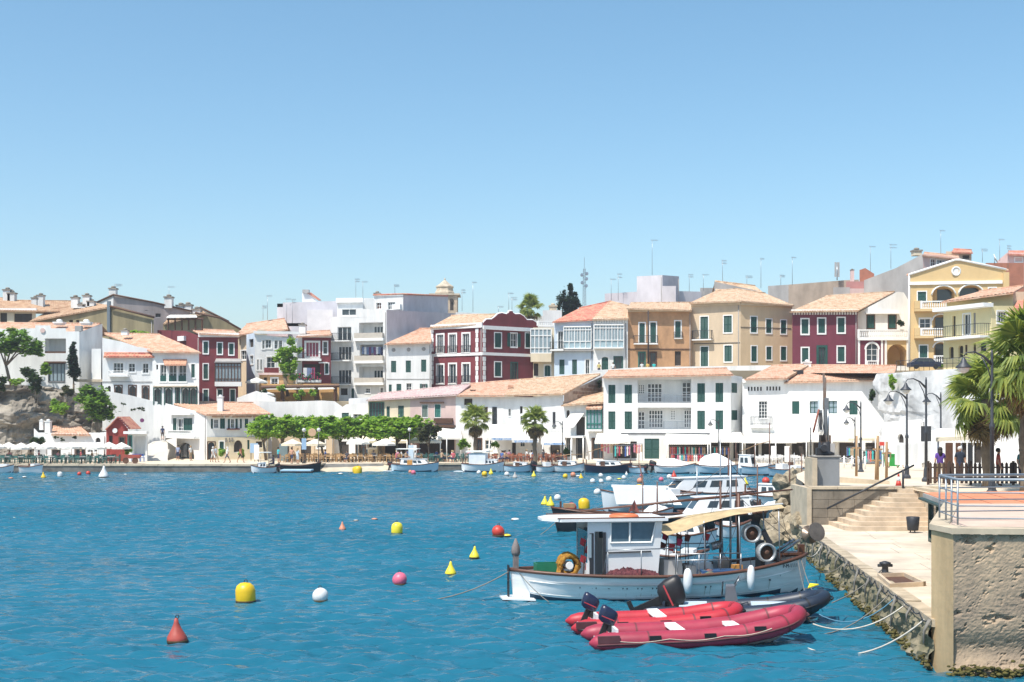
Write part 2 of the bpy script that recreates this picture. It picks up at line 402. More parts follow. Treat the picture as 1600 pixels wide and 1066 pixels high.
# ---- water: one sheet, real ripples where they can be seen
def make_water():
    rng = np.random.default_rng(3)
    ds = [19.0]
    while ds[-1] < 138: ds.append(ds[-1] + max(.12, ds[-1] * .0017))
    ds = np.array([-400.] + ds + [1300.]); n = 330
    t = np.linspace(-1, 1, n); cols = np.concatenate([[-1], t, [1]])
    D, T = np.meshgrid(ds, cols, indexing='ij'); Xs = T * (np.clip(D, 19, 150) * .52 + 7)
    Xs[:, 0] = -1500; Xs[:, -1] = 1500; Zs = np.zeros_like(Xs)
    for i in range(64):
        lam = .42 * (4.5 ** (rng.random() ** 1.25)); th = rng.normal(1.63, .38); k = 2 * math.pi / lam
        a = .0118 * lam ** .82 * rng.uniform(.6, 1.3)
        dy = np.maximum(.12, D * .0017); dx = (np.clip(D, 19, 150) * 1.04 + 14) / n; fade = np.clip((lam / abs(math.sin(th)) / dy - 2.2) / 2, 0, 1) * np.clip((lam / max(.05, abs(math.cos(th))) / dx - 2.2) / 2, 0, 1)
        ph = k * (Xs * math.cos(th) + D * math.sin(th)) + rng.random() * 6.28
        Zs += a * fade * (np.sin(ph) + .22 * np.cos(2 * ph))
    gust = .75 + .35 * np.sin(Xs * .11 + D * .05 + 1) * np.sin(D * .09 - Xs * .03)
    Zs *= gust
    Zs[0] = Zs[-1] = 0; Zs[:, 0] = Zs[:, -1] = 0
    r, c = Xs.shape; v = np.stack([Xs, D, Zs], -1).reshape(-1, 3)
    i = np.arange(r * c).reshape(r, c); f = np.stack([i[:-1, :-1], i[:-1, 1:], i[1:, 1:], i[1:, :-1]], -1).reshape(-1, 4)
    me = bpy.data.meshes.new('water'); me.from_pydata(v.tolist(), [], f.tolist()); me.polygons.foreach_set('use_smooth', [True] * len(me.polygons)); me.update()
    m = bpy.data.materials.new('harbour_water'); m.use_nodes = True; b = m.node_tree.nodes['Principled BSDF']; nn = m.node_tree.nodes; l = m.node_tree.links
    b.inputs['Roughness'].default_value = .12; b.inputs['IOR'].default_value = 1.333; b.inputs['Specular IOR Level'].default_value = .5
    geo = nn.new('ShaderNodeNewGeometry')
    mp = nn.new('ShaderNodeMapping'); mp.inputs['Scale'].default_value = (.05, .09, 1); l.new(geo.outputs['Position'], mp.inputs[0])
    nz = nn.new('ShaderNodeTexNoise'); nz.inputs['Scale'].default_value = 1; nz.inputs['Detail'].default_value = 3; l.new(mp.outputs[0], nz.inputs['Vector'])
    cr = nn.new('ShaderNodeValToRGB'); cr.color_ramp.elements[0].position = .3; cr.color_ramp.elements[1].position = .7
    cr.color_ramp.elements[0].color = (.010, .104, .162, 1); cr.color_ramp.elements[1].color = (.014, .130, .200, 1)
    l.new(nz.outputs['Fac'], cr.inputs[0]); l.new(cr.outputs[0], b.inputs['Base Color'])
    mp2 = nn.new('ShaderNodeMapping'); mp2.inputs['Scale'].default_value = (.55, 1.5, 1); l.new(geo.outputs['Position'], mp2.inputs[0])
    n2 = nn.new('ShaderNodeTexNoise'); n2.inputs['Scale'].default_value = 1.5; n2.inputs['Detail'].default_value = 2.5; n2.inputs['Roughness'].default_value = .5; l.new(mp2.outputs[0], n2.inputs['Vector'])
    bp = nn.new('ShaderNodeBump'); bp.inputs['Strength'].default_value = 1; bp.inputs['Distance'].default_value = .2; l.new(n2.outputs['Fac'], bp.inputs['Height']); l.new(bp.outputs[0], b.inputs['Normal'])
    me.materials.append(m); o = bpy.data.objects.new('water', me); COL.objects.link(o); tag(o, kind='structure')
make_water()

# ---- hillside behind the waterfront houses, out to the horizon
GROUND = mat('dry_ground', (.34, .28, .19), .95, .3, .15, .3)
def hill_z(x, d):
    b = 7.7 + min(1, max(0, (d - 184) / 6)) * 1.3; b += (11.7 - b) * min(1, max(0, (x - 8) / 8))
    return b + .035 * max(0, d - 175) * (1 if d < 300 else 0) + (.035 * 125 if d >= 300 else 0)
mb = MB(); xs = [-1500, -300, -120, -80, -50, -20, 0, 8, 10, 12, 14, 16, 25, 40, 60, 120, 300, 1500]; dsx = [164.5, 184, 190, 200, 240, 300, 600, 1400]
for d in dsx:
    for x in xs: mb.v.append((x, d, hill_z(x, d)))
for j in range(len(dsx) - 1):
    for i in range(len(xs) - 1): q = j * len(xs) + i; mb.f.append([q, q + 1, q + 1 + len(xs), q + len(xs)]); mb.m.append(0); mb.sm.append(True)
for i in range(len(xs) - 1):
    a, b = mb.v[i], mb.v[i + 1]; mb.add([(a[0], a[1], -1), (b[0], b[1], -1), b, a], [(0, 1, 2, 3)])
struct(mb, 'hillside', GROUND)

# ---- far quay: paving sheet with a stone edge down to the water
edge = [(-140, 136), (X(0, 134), 134), (X(395, 133.5), 133.5), (X(492, 134.5), 134.5), (X(505, 137), 137), (X(600, 138), 138), (X(615, 137), 137), (X(800, 138), 138), (X(1000, 137), 137), (X(1190, 131), 131), (X(1262, 122), 122), (27.5, 112), (22.5, 98), (18.2, 82), (15.6, 70), (14.3, 63)]
def prom_z(d):
    if d >= 128: return QZ
    if d >= 118: return QZ + (128 - d) * .045
    return 1.2 + (118 - d) / 55 * 1.42
mb = MB()
for i in range(10):
    a, b = edge[i], edge[i + 1]; a2, b2 = (a[0], 168), (b[0], 168)
    za, zb = (QZ, QZ)
    mb.poly([(a[0], a[1], QZ), (b[0], b[1], QZ), (b2[0], b2[1], QZ), (a2[0], a2[1], QZ)])
mb.poly([(edge[10][0], edge[10][1], QZ + .27), (70, 122, QZ + .27), (70, 128, QZ), (edge[10][0], 128, QZ)])
mb.poly([(edge[10][0], 128, QZ), (70, 128, QZ), (70, 168, QZ), (edge[10][0], 168, QZ)])
struct(mb, 'far_quay', PAVE)
mb = MB(); e2 = edge[10:]
for i in range(len(e2) - 1):
    (x0, d0), (x1, d1) = e2[i], e2[i + 1]
    mb.poly([(x0, d0, prom_z(d0)), (x1, d1, prom_z(d1)), (75, d1, prom_z(d1)), (75, d0, prom_z(d0))])
struct(mb, 'promenade', PAVE, True)
# quay face: dressed stones, each a piece of its own
QSTONE = mat('wet_quay_stone', (.17, .16, .14), .85, .5, 1.2, .6); KERB = mat('pale_kerb_stone', (.52, .43, .31), .9, .25, 1.5, .2)
qw = MB()
for i in range(len(edge) - 1):
    a, b = edge[i], edge[i + 1]; za = QZ if i < 10 else prom_z(a[1]); zb = QZ if i < 9 else prom_z(b[1])
    if i == 4: qw.poly([(a[0], a[1] - 3, -.3), (b[0], b[1] - 3, -.3), (b[0], b[1], QZ), (a[0], a[1], QZ)]); continue
    qw.poly([(a[0], a[1], -1), (b[0], b[1], -1), (b[0], b[1], zb), (a[0], a[1], za)])
qwo = struct(qw, 'quay_wall', QSTONE)
km = MB().box((0, 0, 0), (1, .55, .2)); kme = km.mesh('kerb_stone', KERB)
kn = 0
for i in range(1, 10):
    if i == 4: continue
    a, b = Vector(edge[i]), Vector(edge[i + 1]); n = max(1, int((b - a).length / 1.6)); v = (b - a) / n
    for k in range(n):
        if kn > 280: break
        p = a + v * (k + .5); kn += 1
        place('kerb_stone', kme, qwo, (p.x, p.y + .2, QZ - .02 + random.uniform(-.01, .02)), (0, 0, math.atan2(v.y, v.x)), (v.length - .03, 1, 1))

# ---- slipway: sandy concrete slope between the two quays
mb = MB(); a, b = edge[4], edge[5]
mb.poly([(a[0] - 1, a[1] - 4, -.25), (b[0] + 1, b[1] - 4, -.25), (b[0] + 1, b[1] + .6, QZ + .02), (a[0] - 1, a[1] + .6, QZ + .02)])
struct(mb, 'slipway', mat('sandy_concrete', (.55, .47, .34), .9, .35, .6, .3))

# ---- rock faces
ROCK = mat('cliff_rock', (.35, .315, .26), .95, .6, .35, 1.0, col2=(.13, .11, .09), bscale=1.6)
ROCKW = mat('whitewashed_rock', (.66, .66, .65), .9, .4, .35, .8, bscale=1.5)
def cliff(name, m, base, tops, z0, amp, nu=70, nv=26, lean=2.5, fr=.33):
    """base: list of (x, d); tops: z at each base point"""
    mb = MB(); B = [Vector(b) for b in base]; n = len(B) - 1
    for j in range(nv + 1):
        v = j / nv
        for i in range(nu + 1):
            u = i / nu * n; k = min(n - 1, int(u)); w = u - k; p = B[k].lerp(B[k + 1], w); zt = tops[k] * (1 - w) + tops[k + 1] * w
            z = z0 + (zt - z0) * v; s = Vector((p.x * fr, z * fr * 1.7, p.y * fr + 3))
            dsp = mnoise.fractal(s, .9, 2.1, 5) * amp + abs(mnoise.noise(s * 2.7)) * amp * .45 + (mnoise.cell(Vector((p.x * .35, 0, z * .8))) - .5) * amp * .5
            mb.v.append((p.x + dsp * .3, p.y + lean * v - dsp, z + mnoise.noise(s * 1.3) * amp * .25 * (1 if 0 < j < nv else 0)))
    for j in range(nv):
        for i in range(nu): q = j * (nu + 1) + i; mb.f.append([q, q + 1, q + nu + 2, q + nu + 1]); mb.m.append(0); mb.sm.append(False)
    return struct(mb, name, m)
cliff('left_cliff', ROCK, [(-75, 150), (X(0, 150), 150), (X(60, 151), 151), (X(110, 153), 153), (X(150, 155), 155), (X(200, 160), 160)], [9.9, 9.6, 9.4, 8.5, 7.6, 5.5], 0, 1.5, 130, 40, 4.5)
cliff('white_rock_face', ROCKW, [(X(1385, 131), 131), (X(1415, 126), 126), (X(1450, 121), 121), (X(1500, 116), 116), (X(1600, 108), 108), (62, 100)], [10.3, 10.2, 10.2, 10.2, 10.2, 10.2], .6, 1.1, 80, 30, 2.5)
mb = MB(); mb.poly([(X(1385, 132.5), 132.8, 10.3), (X(1450, 123), 123, 10.15), (X(1600, 110), 110, 10.15), (150, 100, 10.15), (150, 170, 11.6), (30, 170, 11.6)])
mb.poly([(-160, 154, 9.6), (X(0, 154), 154.0, 9.4), (X(70, 155), 155, 9.2), (X(165, 159), 159, 7.8), (X(175, 170), 170, 9.05), (-160, 170, 9.05)])
struct(mb, 'upper_terrace', GROUND)

# ---- white retaining walls and the ramp
RWALL = WHITE
def rwall(name, label, pa, da, pb, db, top, z0=0, th=.5, m=WHITE):
    f = Fac(pa, da, pb, db); o = MB(); tp = [(f.t(x), f.z(x, y)) for x, y in top]; tp[0] = (0, tp[0][1]); tp[-1] = (f.L, tp[-1][1])
    pts = [f.pt(0, z0), f.pt(f.L, z0)] + [f.pt(t, z) for t, z in tp[::-1]]
    o.prism(pts, f.pt(0, 0, -th) - f.pt(0, 0, 0)); w = solo(o, name, m, label, 'wall', fix=True); return f, w
rwall('retaining_wall', 'tall whitewashed wall under the climbing ramp beside the quay house', 166, 156.5, 268, 158, [(166, 611), (200, 617), (240, 627), (268, 631)])
rwall('retaining_wall', 'long white terrace wall behind the plane trees', 372, 163, 548, 163.5, [(372, 626), (440, 628), (503, 626), (522, 627), (548, 645)])
rwall('retaining_wall', 'low white wall with capping beside the terrace restaurant', 370, 165.2, 430, 165, [(370, 622), (400, 611), (430, 622)])
rwall('retaining_wall', 'pale parapet along the street under the pink tiled roof', 545, 164, 590, 164, [(545, 623), (590, 620)])
rwall('boundary_wall', 'white street parapet running above the hotel roof', 925, 166, 1420, 168, [(925, 579), (1000, 574), (1200, 571), (1420, 572)], z0=6)
mb = MB()   # ramp from the quay up behind the house
mb.poly([P(196, 720, 147.2), P(262, 720.5, 146), P(262, 688, 156), P(240, 690, 156.3), P(215, 703, 156)])
mb.poly([P(258, 688, 156), P(276, 700, 148), P(276, 640, 170), P(262, 640, 170)])
struct(mb, 'ramp', mat('ramp_concrete', (.56, .53, .47), .92, .18, .5, .2))

# ================================================================ near quay on the right
QN = 1.1
E0, E1 = Vector((9.8, 29.9)), Vector((12.55, 56.0))
NP = mat('low_quay_concrete', (.60, .51, .40), .92, .3, .6, .3)
NW = mat('mossy_quay_rubble', (.30, .25, .17), .95, .55, 1.5, .9, col2=(.10, .10, .05))
# paving slabs, each one a piece
base = MB(); base.poly([(E0.x, E0.y, QN - .07), (30, E0.y, QN - .07), (30, E1.y, QN - .07), (E1.x, E1.y, QN - .07)])
lq = struct(base, 'low_quay', NP)
slab = {}
nrow = 16
for j in range(nrow):
    d0 = E0.y + (E1.y - E0.y) * j / nrow; d1 = E0.y + (E1.y - E0.y) * (j + 1) / nrow; xe0 = E0.x + (E1.x - E0.x) * j / nrow + .38; xe1 = E0.x + (E1.x - E0.x) * (j + 1) / nrow + .38
    cuts = [0, 2.1 + .35 * math.sin(j * 1.9), 4.4, 7.0, 12]
    for k in range(4):
        if xe0 + cuts[k] > 20: continue
        g = .012; m = MB(); m.prism([(xe0 + cuts[k] + g, d0 + g, QN - .06), (xe0 + cuts[k + 1] - g, d0 + g, QN - .06), (xe1 + cuts[k + 1] - g, d1 - g, QN - .06), (xe1 + cuts[k] + g, d1 - g, QN - .06)], (0, 0, .06 + random.uniform(0, .008)))
        m.build('paving_slab', NP, lq)
# edge coping and rubble face
COPE = mat('quay_coping', (.46, .38, .27), .9, .35, 1.5, .5)
nc = 26
for k in range(nc):
    a, b = E0.lerp(E1, k / nc), E0.lerp(E1, (k + 1) / nc - .002); v = (b - a).normalized(); nn_ = Vector((v.y, -v.x)) * .4
    m = MB(); m.prism([(a.x, a.y, QN - .16), (a.x + nn_.x, a.y + nn_.y, QN - .16), (b.x + nn_.x, b.y + nn_.y, QN - .16), (b.x, b.y, QN - .16)], (0, 0, .16 + random.uniform(.0, .03)))
    m.build('coping_stone', COPE, lq)
mb = MB(); nu, nv = 150, 14
for j in range(nv + 1):
    for i in range(nu + 1):
        p = E0.lerp(E1, i / nu); z = -.6 + (QN - .14 + .6) * j / nv; s = Vector((p.y * 1.6, z * 2.2, 0)); dsp = (abs(mnoise.fractal(s, 1, 2, 4)) * .22 + (mnoise.cell(s * 1.4)) * .08) * (1 if j < nv else .2) + (.28 * max(0, .35 - z))
        mb.v.append((p.x - dsp, p.y, z))
for j in range(nv):
    for i in range(nu): q = j * (nu + 1) + i; mb.f.append([q + 1, q, q + nu + 1, q + nu + 2]); mb.m.append(0); mb.sm.append(False)
struct(mb, 'rubble_quay_face', NW)

# stair wall: coursed blocks
BLK = mat('shaded_wall_block', (.235, .20, .155), .93, .5, 1.1, .5, streak=2)  # base colour darkened to paint the shade on this wall face
f = Fac(1268, 56.0, 1405, 56.0)
wallo = thing('stair_wall', 'weathered block wall beside the stone steps under the crane', 'wall', (X(1268, 56), 56, QN))
mb = MB(); f.bx(mb, 0, f.L + 2.4, -.8, 2.66, -3.2, -.12); mb.build('core', CONC, wallo)
for j in range(4):
    z0 = QN - .05 + (2.66 - QN) * j / 4; z1 = QN - .05 + (2.66 - QN) * (j + 1) / 4 - .012; t = -.02; k = 0
    while t < f.L + 2.3:
        w = random.uniform(.65, 1.15); t1 = min(f.L + 2.36, t + w); m = MB(); f.bx(m, t, t1 - .012, z0, z1, -.115, random.uniform(-.02, .02)); m.build('block', BLK, wallo); t = t1
for k in range(5):
    t = k * 1.24 - .1; m = MB(); f.bx(m, t, min(t + 1.22, f.L + 2.4), 2.662, 2.78, -.55, .06); m.build('coping_stone', KERB, wallo)
mb = MB(); f.bx(mb, -.22, -.02, -.7, 2.72, -3.2, .1); mb.build('end_pier', KERB, wallo)

# stone steps with rounded corners
st = thing('stone_steps', 'flight of pale stone steps rising from the low quay', 'steps', (15.6, 54, QN))
STEP = mat('step_stone', (.58, .46, .33), .9, .28, 1.6, .25)
for i in range(9):
    x0 = 13.85 + i * .375; x1 = 17.55; d0 = 53.0 + i * .32; d1 = 56.1; z0 = QN + i * .178; rr = .34
    pts = [(x0 + rr - rr * math.cos(a), d0 + rr - rr * math.sin(a), z0) for a in [math.pi / 2 * k / 5 for k in range(6)]]
    m = MB(); m.prism(pts + [(x1, d0 - .1, z0), (x1, d1, z0), (x0, d1, z0)][0:3], (0, 0, .176)); m.build('step', STEP, st, True)
m = MB().prism([(17.56, 52.6, QN), (18.0, 52.6, QN), (18.0, 56.2, QN), (17.56, 56.2, QN)], (0, 0, 1.68)); m.build('side_wall', KERB, st, True)
# promenade just behind the steps
mb = MB(); mb.poly([(X(1268, 56), 56.12, 2.63), (40, 56.12, 2.63), (40, 63.1, 2.63), (14.3, 63.1, 2.63)]); struct(mb, 'upper_promenade', PAVE)
# handrail on the wall
hr = thing('handrail', 'slanting black iron handrail on the block wall beside the steps', 'handrail', P(1292, 795, 55.6))
a, b = P(1292, 795, 55.7), P(1428, 727, 55.9)
MB().tube([a, b], .045, 6).build('rail', IRON, hr); MB().tube([P(1411, 735.5, 55.87), P(1411, 771, 55.87)], .05, 6).build('post', IRON, hr)
MB().tube([a.lerp(b, .12), a.lerp(b, .12) + Vector((0, .35, -.1))], .02, 5).build('bracket', IRON, hr)

# big terrace block at the right edge
TB = mat('eroded_sandstone_wall', (.44, .33, .22), .95, .62, .8, .7, col2=(.21, .165, .125), bscale=9)
TBL = mat('painted_sunlit_side', (.52, .37, .20), .93, .35, .8, .5, streak=5)  # brighter tone paints sunlight on the left side of the stone wall
tb = thing('terrace_bastion', 'high eroded stone terrace wall standing in the water at the right', 'wall', (10.0, 29.0, -.5))
c0, c1 = Vector((9.86, 30.1)), Vector((10.0, 29.0)); c2 = Vector((17.5, 28.2)); ZT = 3.4
mb = MB(); nu, nv = 190, 100
for j in range(nv + 1):
    for i in range(nu + 1):
        p = c1.lerp(c2, i / nu); z = -.7 + (ZT - .22 + .7) * j / nv; s = Vector((p.x * 1.5, z * 1.9, 4.))
        pit = max(0, mnoise.fractal(s * 2.6, .7, 2.1, 6) - .34) * .16 + abs(mnoise.noise(s * 7)) * .018
        low = .16 * math.exp(-((z - .55) / .35) ** 2) + (-.2 * max(0, .25 - z))
        mb.v.append((p.x, p.y + (pit + low if 0 < i else 0), z))
for j in range(nv):
    for i in range(nu): q = j * (nu + 1) + i; mb.f.append([q, q + 1, q + nu + 2, q + nu + 1]); mb.m.append(0); mb.sm.append(False)
mb.build('stone_face', TB, tb)
mb = MB(); q = [(c0.x, c0.y, -.7), (c1.x, c1.y, -.7), (c1.x, c1.y, ZT - .22), (c0.x, c0.y, ZT - .22)]; mb.poly(q)
mb.poly([(c0.x, c0.y, -.7), (c0.x, c0.y, ZT - .22), (12.7, 37.5, ZT - .22), (12.7, 37.5, -.7)]); mb.build('painted_sunlit_side', TBL, tb)
mb = MB(); mb.prism([(c0.x - .05, c0.y, ZT - .2), (c1.x - .05, c1.y - .07, ZT - .2), (c2.x, c2.y - .07, ZT - .2), (c2.x, c2.y + .45, ZT - .2), (c1.x + .45, c1.y + .42, ZT - .2), (c0.x + .42, c0.y, ZT - .2), (13.1, 37.5, ZT - .2), (12.65, 37.5, ZT - .2)], (0, 0, .13)); mb.build('coping', KERB, tb, True)
mb = MB(); mb.poly([(c0.x + .2, c0.y + .1, ZT - .1), (c1.x + .3, c1.y + .3, ZT - .1), (c2.x, c2.y + .3, ZT - .1), (c2.x + 6, 37.5, ZT - .1), (12.9, 37.5, ZT - .1)]); mb.build('terrace_floor', mat('pinkish_terrace_floor', (.58, .43, .34), .9, .15, 1.2, .15), tb, True)
# weed skirt along the foot
WEED = mat('weed', (.10, .085, .02), .9, .5, 4, .6)
def weed(name, a, b, n, label):
    m = MB()
    for i in range(n):
        t = random.random(); p = a.lerp(b, t); z = random.gauss(.06, .1); r = random.uniform(.02, .075)
        m.ball((p.x + random.uniform(-.22, .02), p.y - random.uniform(0, .15), z), r, 5, 0, .6)
    return tag(m.build(name, WEED), label, 'seaweed', kind='stuff')
weed('seaweed', E0, E1, 1700, 'green brown weed along the foot of the low quay'); weed('seaweed', c1, c2, 900, 'green brown weed along the foot of the terrace wall')

# railing on the terrace
rl = thing('terrace_railing', 'grey tubular steel railing round the terrace at the right', 'railing', (c1.x, c1.y, ZT))
RPT = [(17.2, 32.2), (10.42, 31.2), (c1.x + .16, c1.y + .18), (c2.x, c2.y + .18)]
RAIL = mat('grey_painted_rail', (.30, .34, .38), .4, .1, 5, metal=.4)
for z, r in ((1.02, .034), (.72, .016), (.42, .016), (.14, .016)):
    MB().tube([(x, y, ZT + z) for x, y in RPT], r, 8).build('rail', RAIL, rl)
posts = [RPT[0], (13.8, 31.7), RPT[1], (10.34, 30.5), (10.25, 29.85), RPT[2]] + [(c1.x + .22 + (c2.x - c1.x - .22) * t, c1.y + .18 + (c2.y - c1.y) * t) for t in (.2, .4, .6, .8)]
for x, y in posts: MB().tube([(x, y, ZT - .01), (x, y, ZT + 1.0)], .024, 8).build('post', RAIL, rl)

# kiosk with orange tiled roof terrace and green shopfront
ks = thing('kiosk', 'dark green glazed kiosk with a flat orange tiled roof', 'kiosk', (15.6, 45, QN))
ORT = mat('orange_paver', (.62, .235, .12), .85, .14, 1.2, .15)
ka, kb, kc, kd = Vector((15.6, 48.6)), Vector((13.8, 36.9)), Vector((26, 36.9)), Vector((26, 51))
mb = MB(); mb.prism([(p.x, p.y, 2.78) for p in (ka, kb, kc, kd)], (0, 0, .16)); mb.build('roof_slab', CONC, ks, True)
for j in range(9):
    for i in range(9):
        u0, u1, v0, v1 = i / 9 + .004, (i + 1) / 9 - .004, j / 9 + .004, (j + 1) / 9 - .004
        q = lambda u, v: (*(kb.lerp(kc, u).lerp(ka.lerp(kd, u), v)), 2.941)
        MB().prism([q(u0, v0), q(u1, v0), q(u1, v1), q(u0, v1)], (0, 0, .025)).build('roof_tile', ORT, ks, True)
KG = mat('kiosk_green', (.02, .055, .05), .45, .1, 4)
v = (kb - ka).normalized(); L = (kb - ka).length; rz = math.atan2(v.y, v.x)
mb = MB(); 
for i in range(8): p = ka + v * (L * i / 7); mb.box((p.x + .25, p.y, (QN + 2.78) / 2), (.09, .09, 2.78 - QN), rz)
for z in (QN + .1, 1.9, 2.7): p = (ka + kb) / 2; mb.box((p.x + .25, p.y, z), (L, .08, .1), rz)
mb.build('shopfront_frame', KG, ks)
mb = MB(); p = (ka + kb) / 2; mb.box((p.x + .32, p.y, (QN + 2.76) / 2), (L, .03, 2.74 - QN), rz); mb.build('glazing', GLASS, ks)
mb = MB(); mb.poly([(ka.x + .25, ka.y + .1, QN), (26, ka.y + .1, QN), (26, ka.y + .1, 2.77), (ka.x + .25, ka.y + .1, 2.77)]); mb.box((p.x - .02, p.y, 2.74), (L, .3, .07), rz); mb.build('fascia', KG, ks)
# raised terrace between kiosk and fence
mb = MB(); mb.poly([(17.4, 51.3, 2.66), (40, 48, 2.66), (40, 56.2, 2.66), (17.4, 56.2, 2.66)]); struct(mb, 'forecourt', PAVE)
mb = MB(); mb.prism([(17.0, 51.1, 2.6), (26.5, 51.1, 2.6), (26.5, 51.6, 2.6), (17.0, 51.6, 2.6)], (0, 0, .22)); solo(mb, 'kerb_wall', KERB, 'low pale kerb behind the orange tiled roof', 'wall', fix=True)

# bollard, hatch and bin on the low quay
hb = thing('quay_hatch', 'open stone mooring pit in the low quay paving', 'pit', P(1405, 910, 36.6))
p0, p1, p2, p3 = P(1371, 903, 37.7), P(1412, 900, 37.9), P(1443, 917, 35.8), P(1390, 921, 35.4)
for a, b in ((p0, p1), (p1, p2), (p2, p3), (p3, p0)):
    MB().prism([(a.x, a.y, QN), (b.x, b.y, QN), (b.x + .1, b.y + .1, QN), (a.x + .1, a.y + .1, QN)], (0, 0, .13)).build('kerb', STEP, hb, True)
MB().poly([(q.x, q.y, QN + .015) for q in (p0, p1, p2, p3)]).build('pit_floor', BROWN, hb, True)
def bollard(px, py, label):
    d = 2000 * (CH - QN) / (py - HZ); o = thing('bollard', label, 'bollard', (X(px, d), d, QN), 'bollards on the low quay')
    m = MB(); m.lathe([(.13, 0), (.1, .06), (.09, .22), (.17, .28), (.17, .33), (.05, .37)], 10, o.location); m.build('post', IRON, o)
    m = MB().tube([o.location + Vector((-.22, 0, .24)), o.location + Vector((.22, 0, .24))], .05, 6); m.build('crossbar', IRON, o)
bollard(1383, 896, 'squat black iron mooring bollard beside the open pit')
bn = thing('litter_bin', 'dark grey tilting litter bin on a stand beside the steps', 'bin', (16.35, 52.2, QN))
MB().lathe([(.2, 1.2), (.22, 1.22), (.27, 1.74), (.24, 1.76)], 14, (16.35, 52.2, .0), M=None).build('bucket', IRON, bn)
for s in (-.09, .09): MB().tube([(16.35 + s, 52.25, QN), (16.35 + s, 52.25, 1.75)], .025, 6).build('leg', IRON, bn)

# rocks below the crane
rb = thing('rock_bank', 'heap of pale boulders at the water edge left of the stair wall', 'rocks', (12.6, 58, 0))
RB = mat('shore_boulder', (.34, .28, .19), .95, .65, 1.2, .7)
def rock_mesh(seed):
    bm = bmesh.new(); bmesh.ops.create_icosphere(bm, subdivisions=2, radius=1)
    for v in bm.verts: v.co *= 1 + .45 * mnoise.noise(v.co * 1.1 + Vector((seed * 7, 0, 0))) + .22 * mnoise.noise(v.co * 3.1 + Vector((seed * 3, 0, 0)))
    me = bpy.data.meshes.new('boulder'); bm.to_mesh(me); bm.free(); me.materials.append(RB); return me
RMS = [rock_mesh(i) for i in range(5)]
for i in range(64):
    px = random.uniform(1205, 1268); d = random.uniform(57, 68); zt = .15 + 1.5 * (px - 1200) / 70 * random.random()
    s = random.uniform(.25, .6); p = Vector((X(px, d), d, zt)) - rb.location
    place('boulder', RMS[i % 5], rb, p, (random.random() * 6, random.random() * 6, random.random() * 6), (s, s * random.uniform(.8, 1.3), s * random.uniform(.5, .9)))
rb2 = thing('rock_bank', 'dark boulders along the shore beyond the crane', 'rocks', (17, 75, 1))
for i in range(60):
    t = random.random(); k = random.choice([11, 12, 13, 14]); a, b = Vector(edge[k]), Vector(edge[k + 1]); p = a.lerp(b, t); s = random.uniform(.3, .7)
    place('boulder', RMS[i % 5], rb2, Vector((p.x - random.uniform(-.3, 1.2), p.y, random.uniform(0, prom_z(p.y) * .8))) - rb2.location, (random.random() * 6, random.random() * 6, 0), (s, s, s * .7))
# ================================================================ houses of the upper town
T2 = 181.0
A1 = {'arch': 1.0}
# --- far left skyline
h = House('tiled_house', 'wide brown tiled house with white bands at the far left skyline', 20, 178, 7)
f = h.face(-30, 178, 56, 178, 485, CREAM, [('dark', 0, 489, 11, 506), ('dark', 22, 490, 50, 506)])
h.shell(-30, 178, 56, 178, Zz(486, 178), CREAM, 9)
h.band(f, -30, 58, 482, 486, .3); roof(h.o, P(-30, 484, 177.7), P(92, 486, 177.7), P(20, 468, 184), P(-30, 463, 184), TILEB)
roof(h.o, P(15, 482, 184.5), P(125, 486, 184.5), P(118, 471, 189), P(22, 470, 189), TILEB, name='rear_roof')
for x, y in ((12, 449), (19, 454)): chimney(h.o, x, y, 475, 183, 1.0)
for x, y in ((55.5, 462), (64, 458)): chimney(h.o, x, y, 482, 186, .9)
h = House('gabled_house', 'broad stained ochre gable house with a grey flue in the far left', 150, 174, 7)
f = h.face(48, 176, 240, 173, [(48, 501), (100, 492), (172, 479), (182, 478.5), (240, 495)], OLIVE, [('dark', 81, 502, 85, 507), ('dark', 108, 500, 114, 507), ('dark', 119, 498, 124, 508, {'sur': 0})])
h.shell(48, 176, 240, 173, Zz(500, 175), OLIVE, 9)
roof(h.o, P(46, 502, 175.8), P(178, 478, 174), P(150, 474, 181), P(80, 484, 181), TILEB, back=False)
m = MB(); m.tube([P(172, 478.5, 173.6), P(241, 496, 172.6)], .15, 5); m.build('verge', BROWN, h.o)
m = MB(); f.bx(m, f.t(169), f.t(173.5), f.z(171, 522), f.z(171, 471), .02, .35); m.build('flue', mat('slate_grey_paint', (.13, .17, .2), .6), h.o)
for x, y0, y1 in ((118, 461, 482), (136, 458, 480), (129, 472, 482), (143, 467, 479)): chimney(h.o, x, y0, y1, 178, .95)
h = House('party_wall_house', 'long grey weathered party wall with dark roof edge on the left skyline', 200, 186, 8)
f = h.face(151, 188, 177, 186, [(151, 473), (177, 461)], WHITE2); f2 = h.face(177, 186, 300, 190, [(177, 461), (240, 473), (300, 487)], mat('mauve_grey_stained', (.40, .35, .34), .93, .35, .35, .2, streak=6), [('dark', 226, 481, 231, 486), ('dark', 212, 470, 216, 474, {'sur': 0}), ('dark', 243, 490, 251, 496)])
h.shell(151, 188, 300, 190, Zz(488, 190), WHITE2, 8)
m = MB(); m.tube([P(151, 472.5, 187.8), P(177, 460.5, 185.8), P(240, 472.5, 188), P(300, 486.5, 189.8)], .13, 5); m.build('coping', BROWN, h.o)
chimney(h.o, 177, 447, 462, 187, 1.0); chimney(h.o, 264, 460, 482, 189, 1.1)
h = House('gabled_house', 'low ochre rendered gable house behind the maroon building', 310, 188, 8)
f = h.face(255, 187, 376, 190, [(255, 505), (306, 489), (322, 488), (376, 515)], OLIVE); h.shell(255, 187, 376, 190, Zz(512, 189), OLIVE, 7)
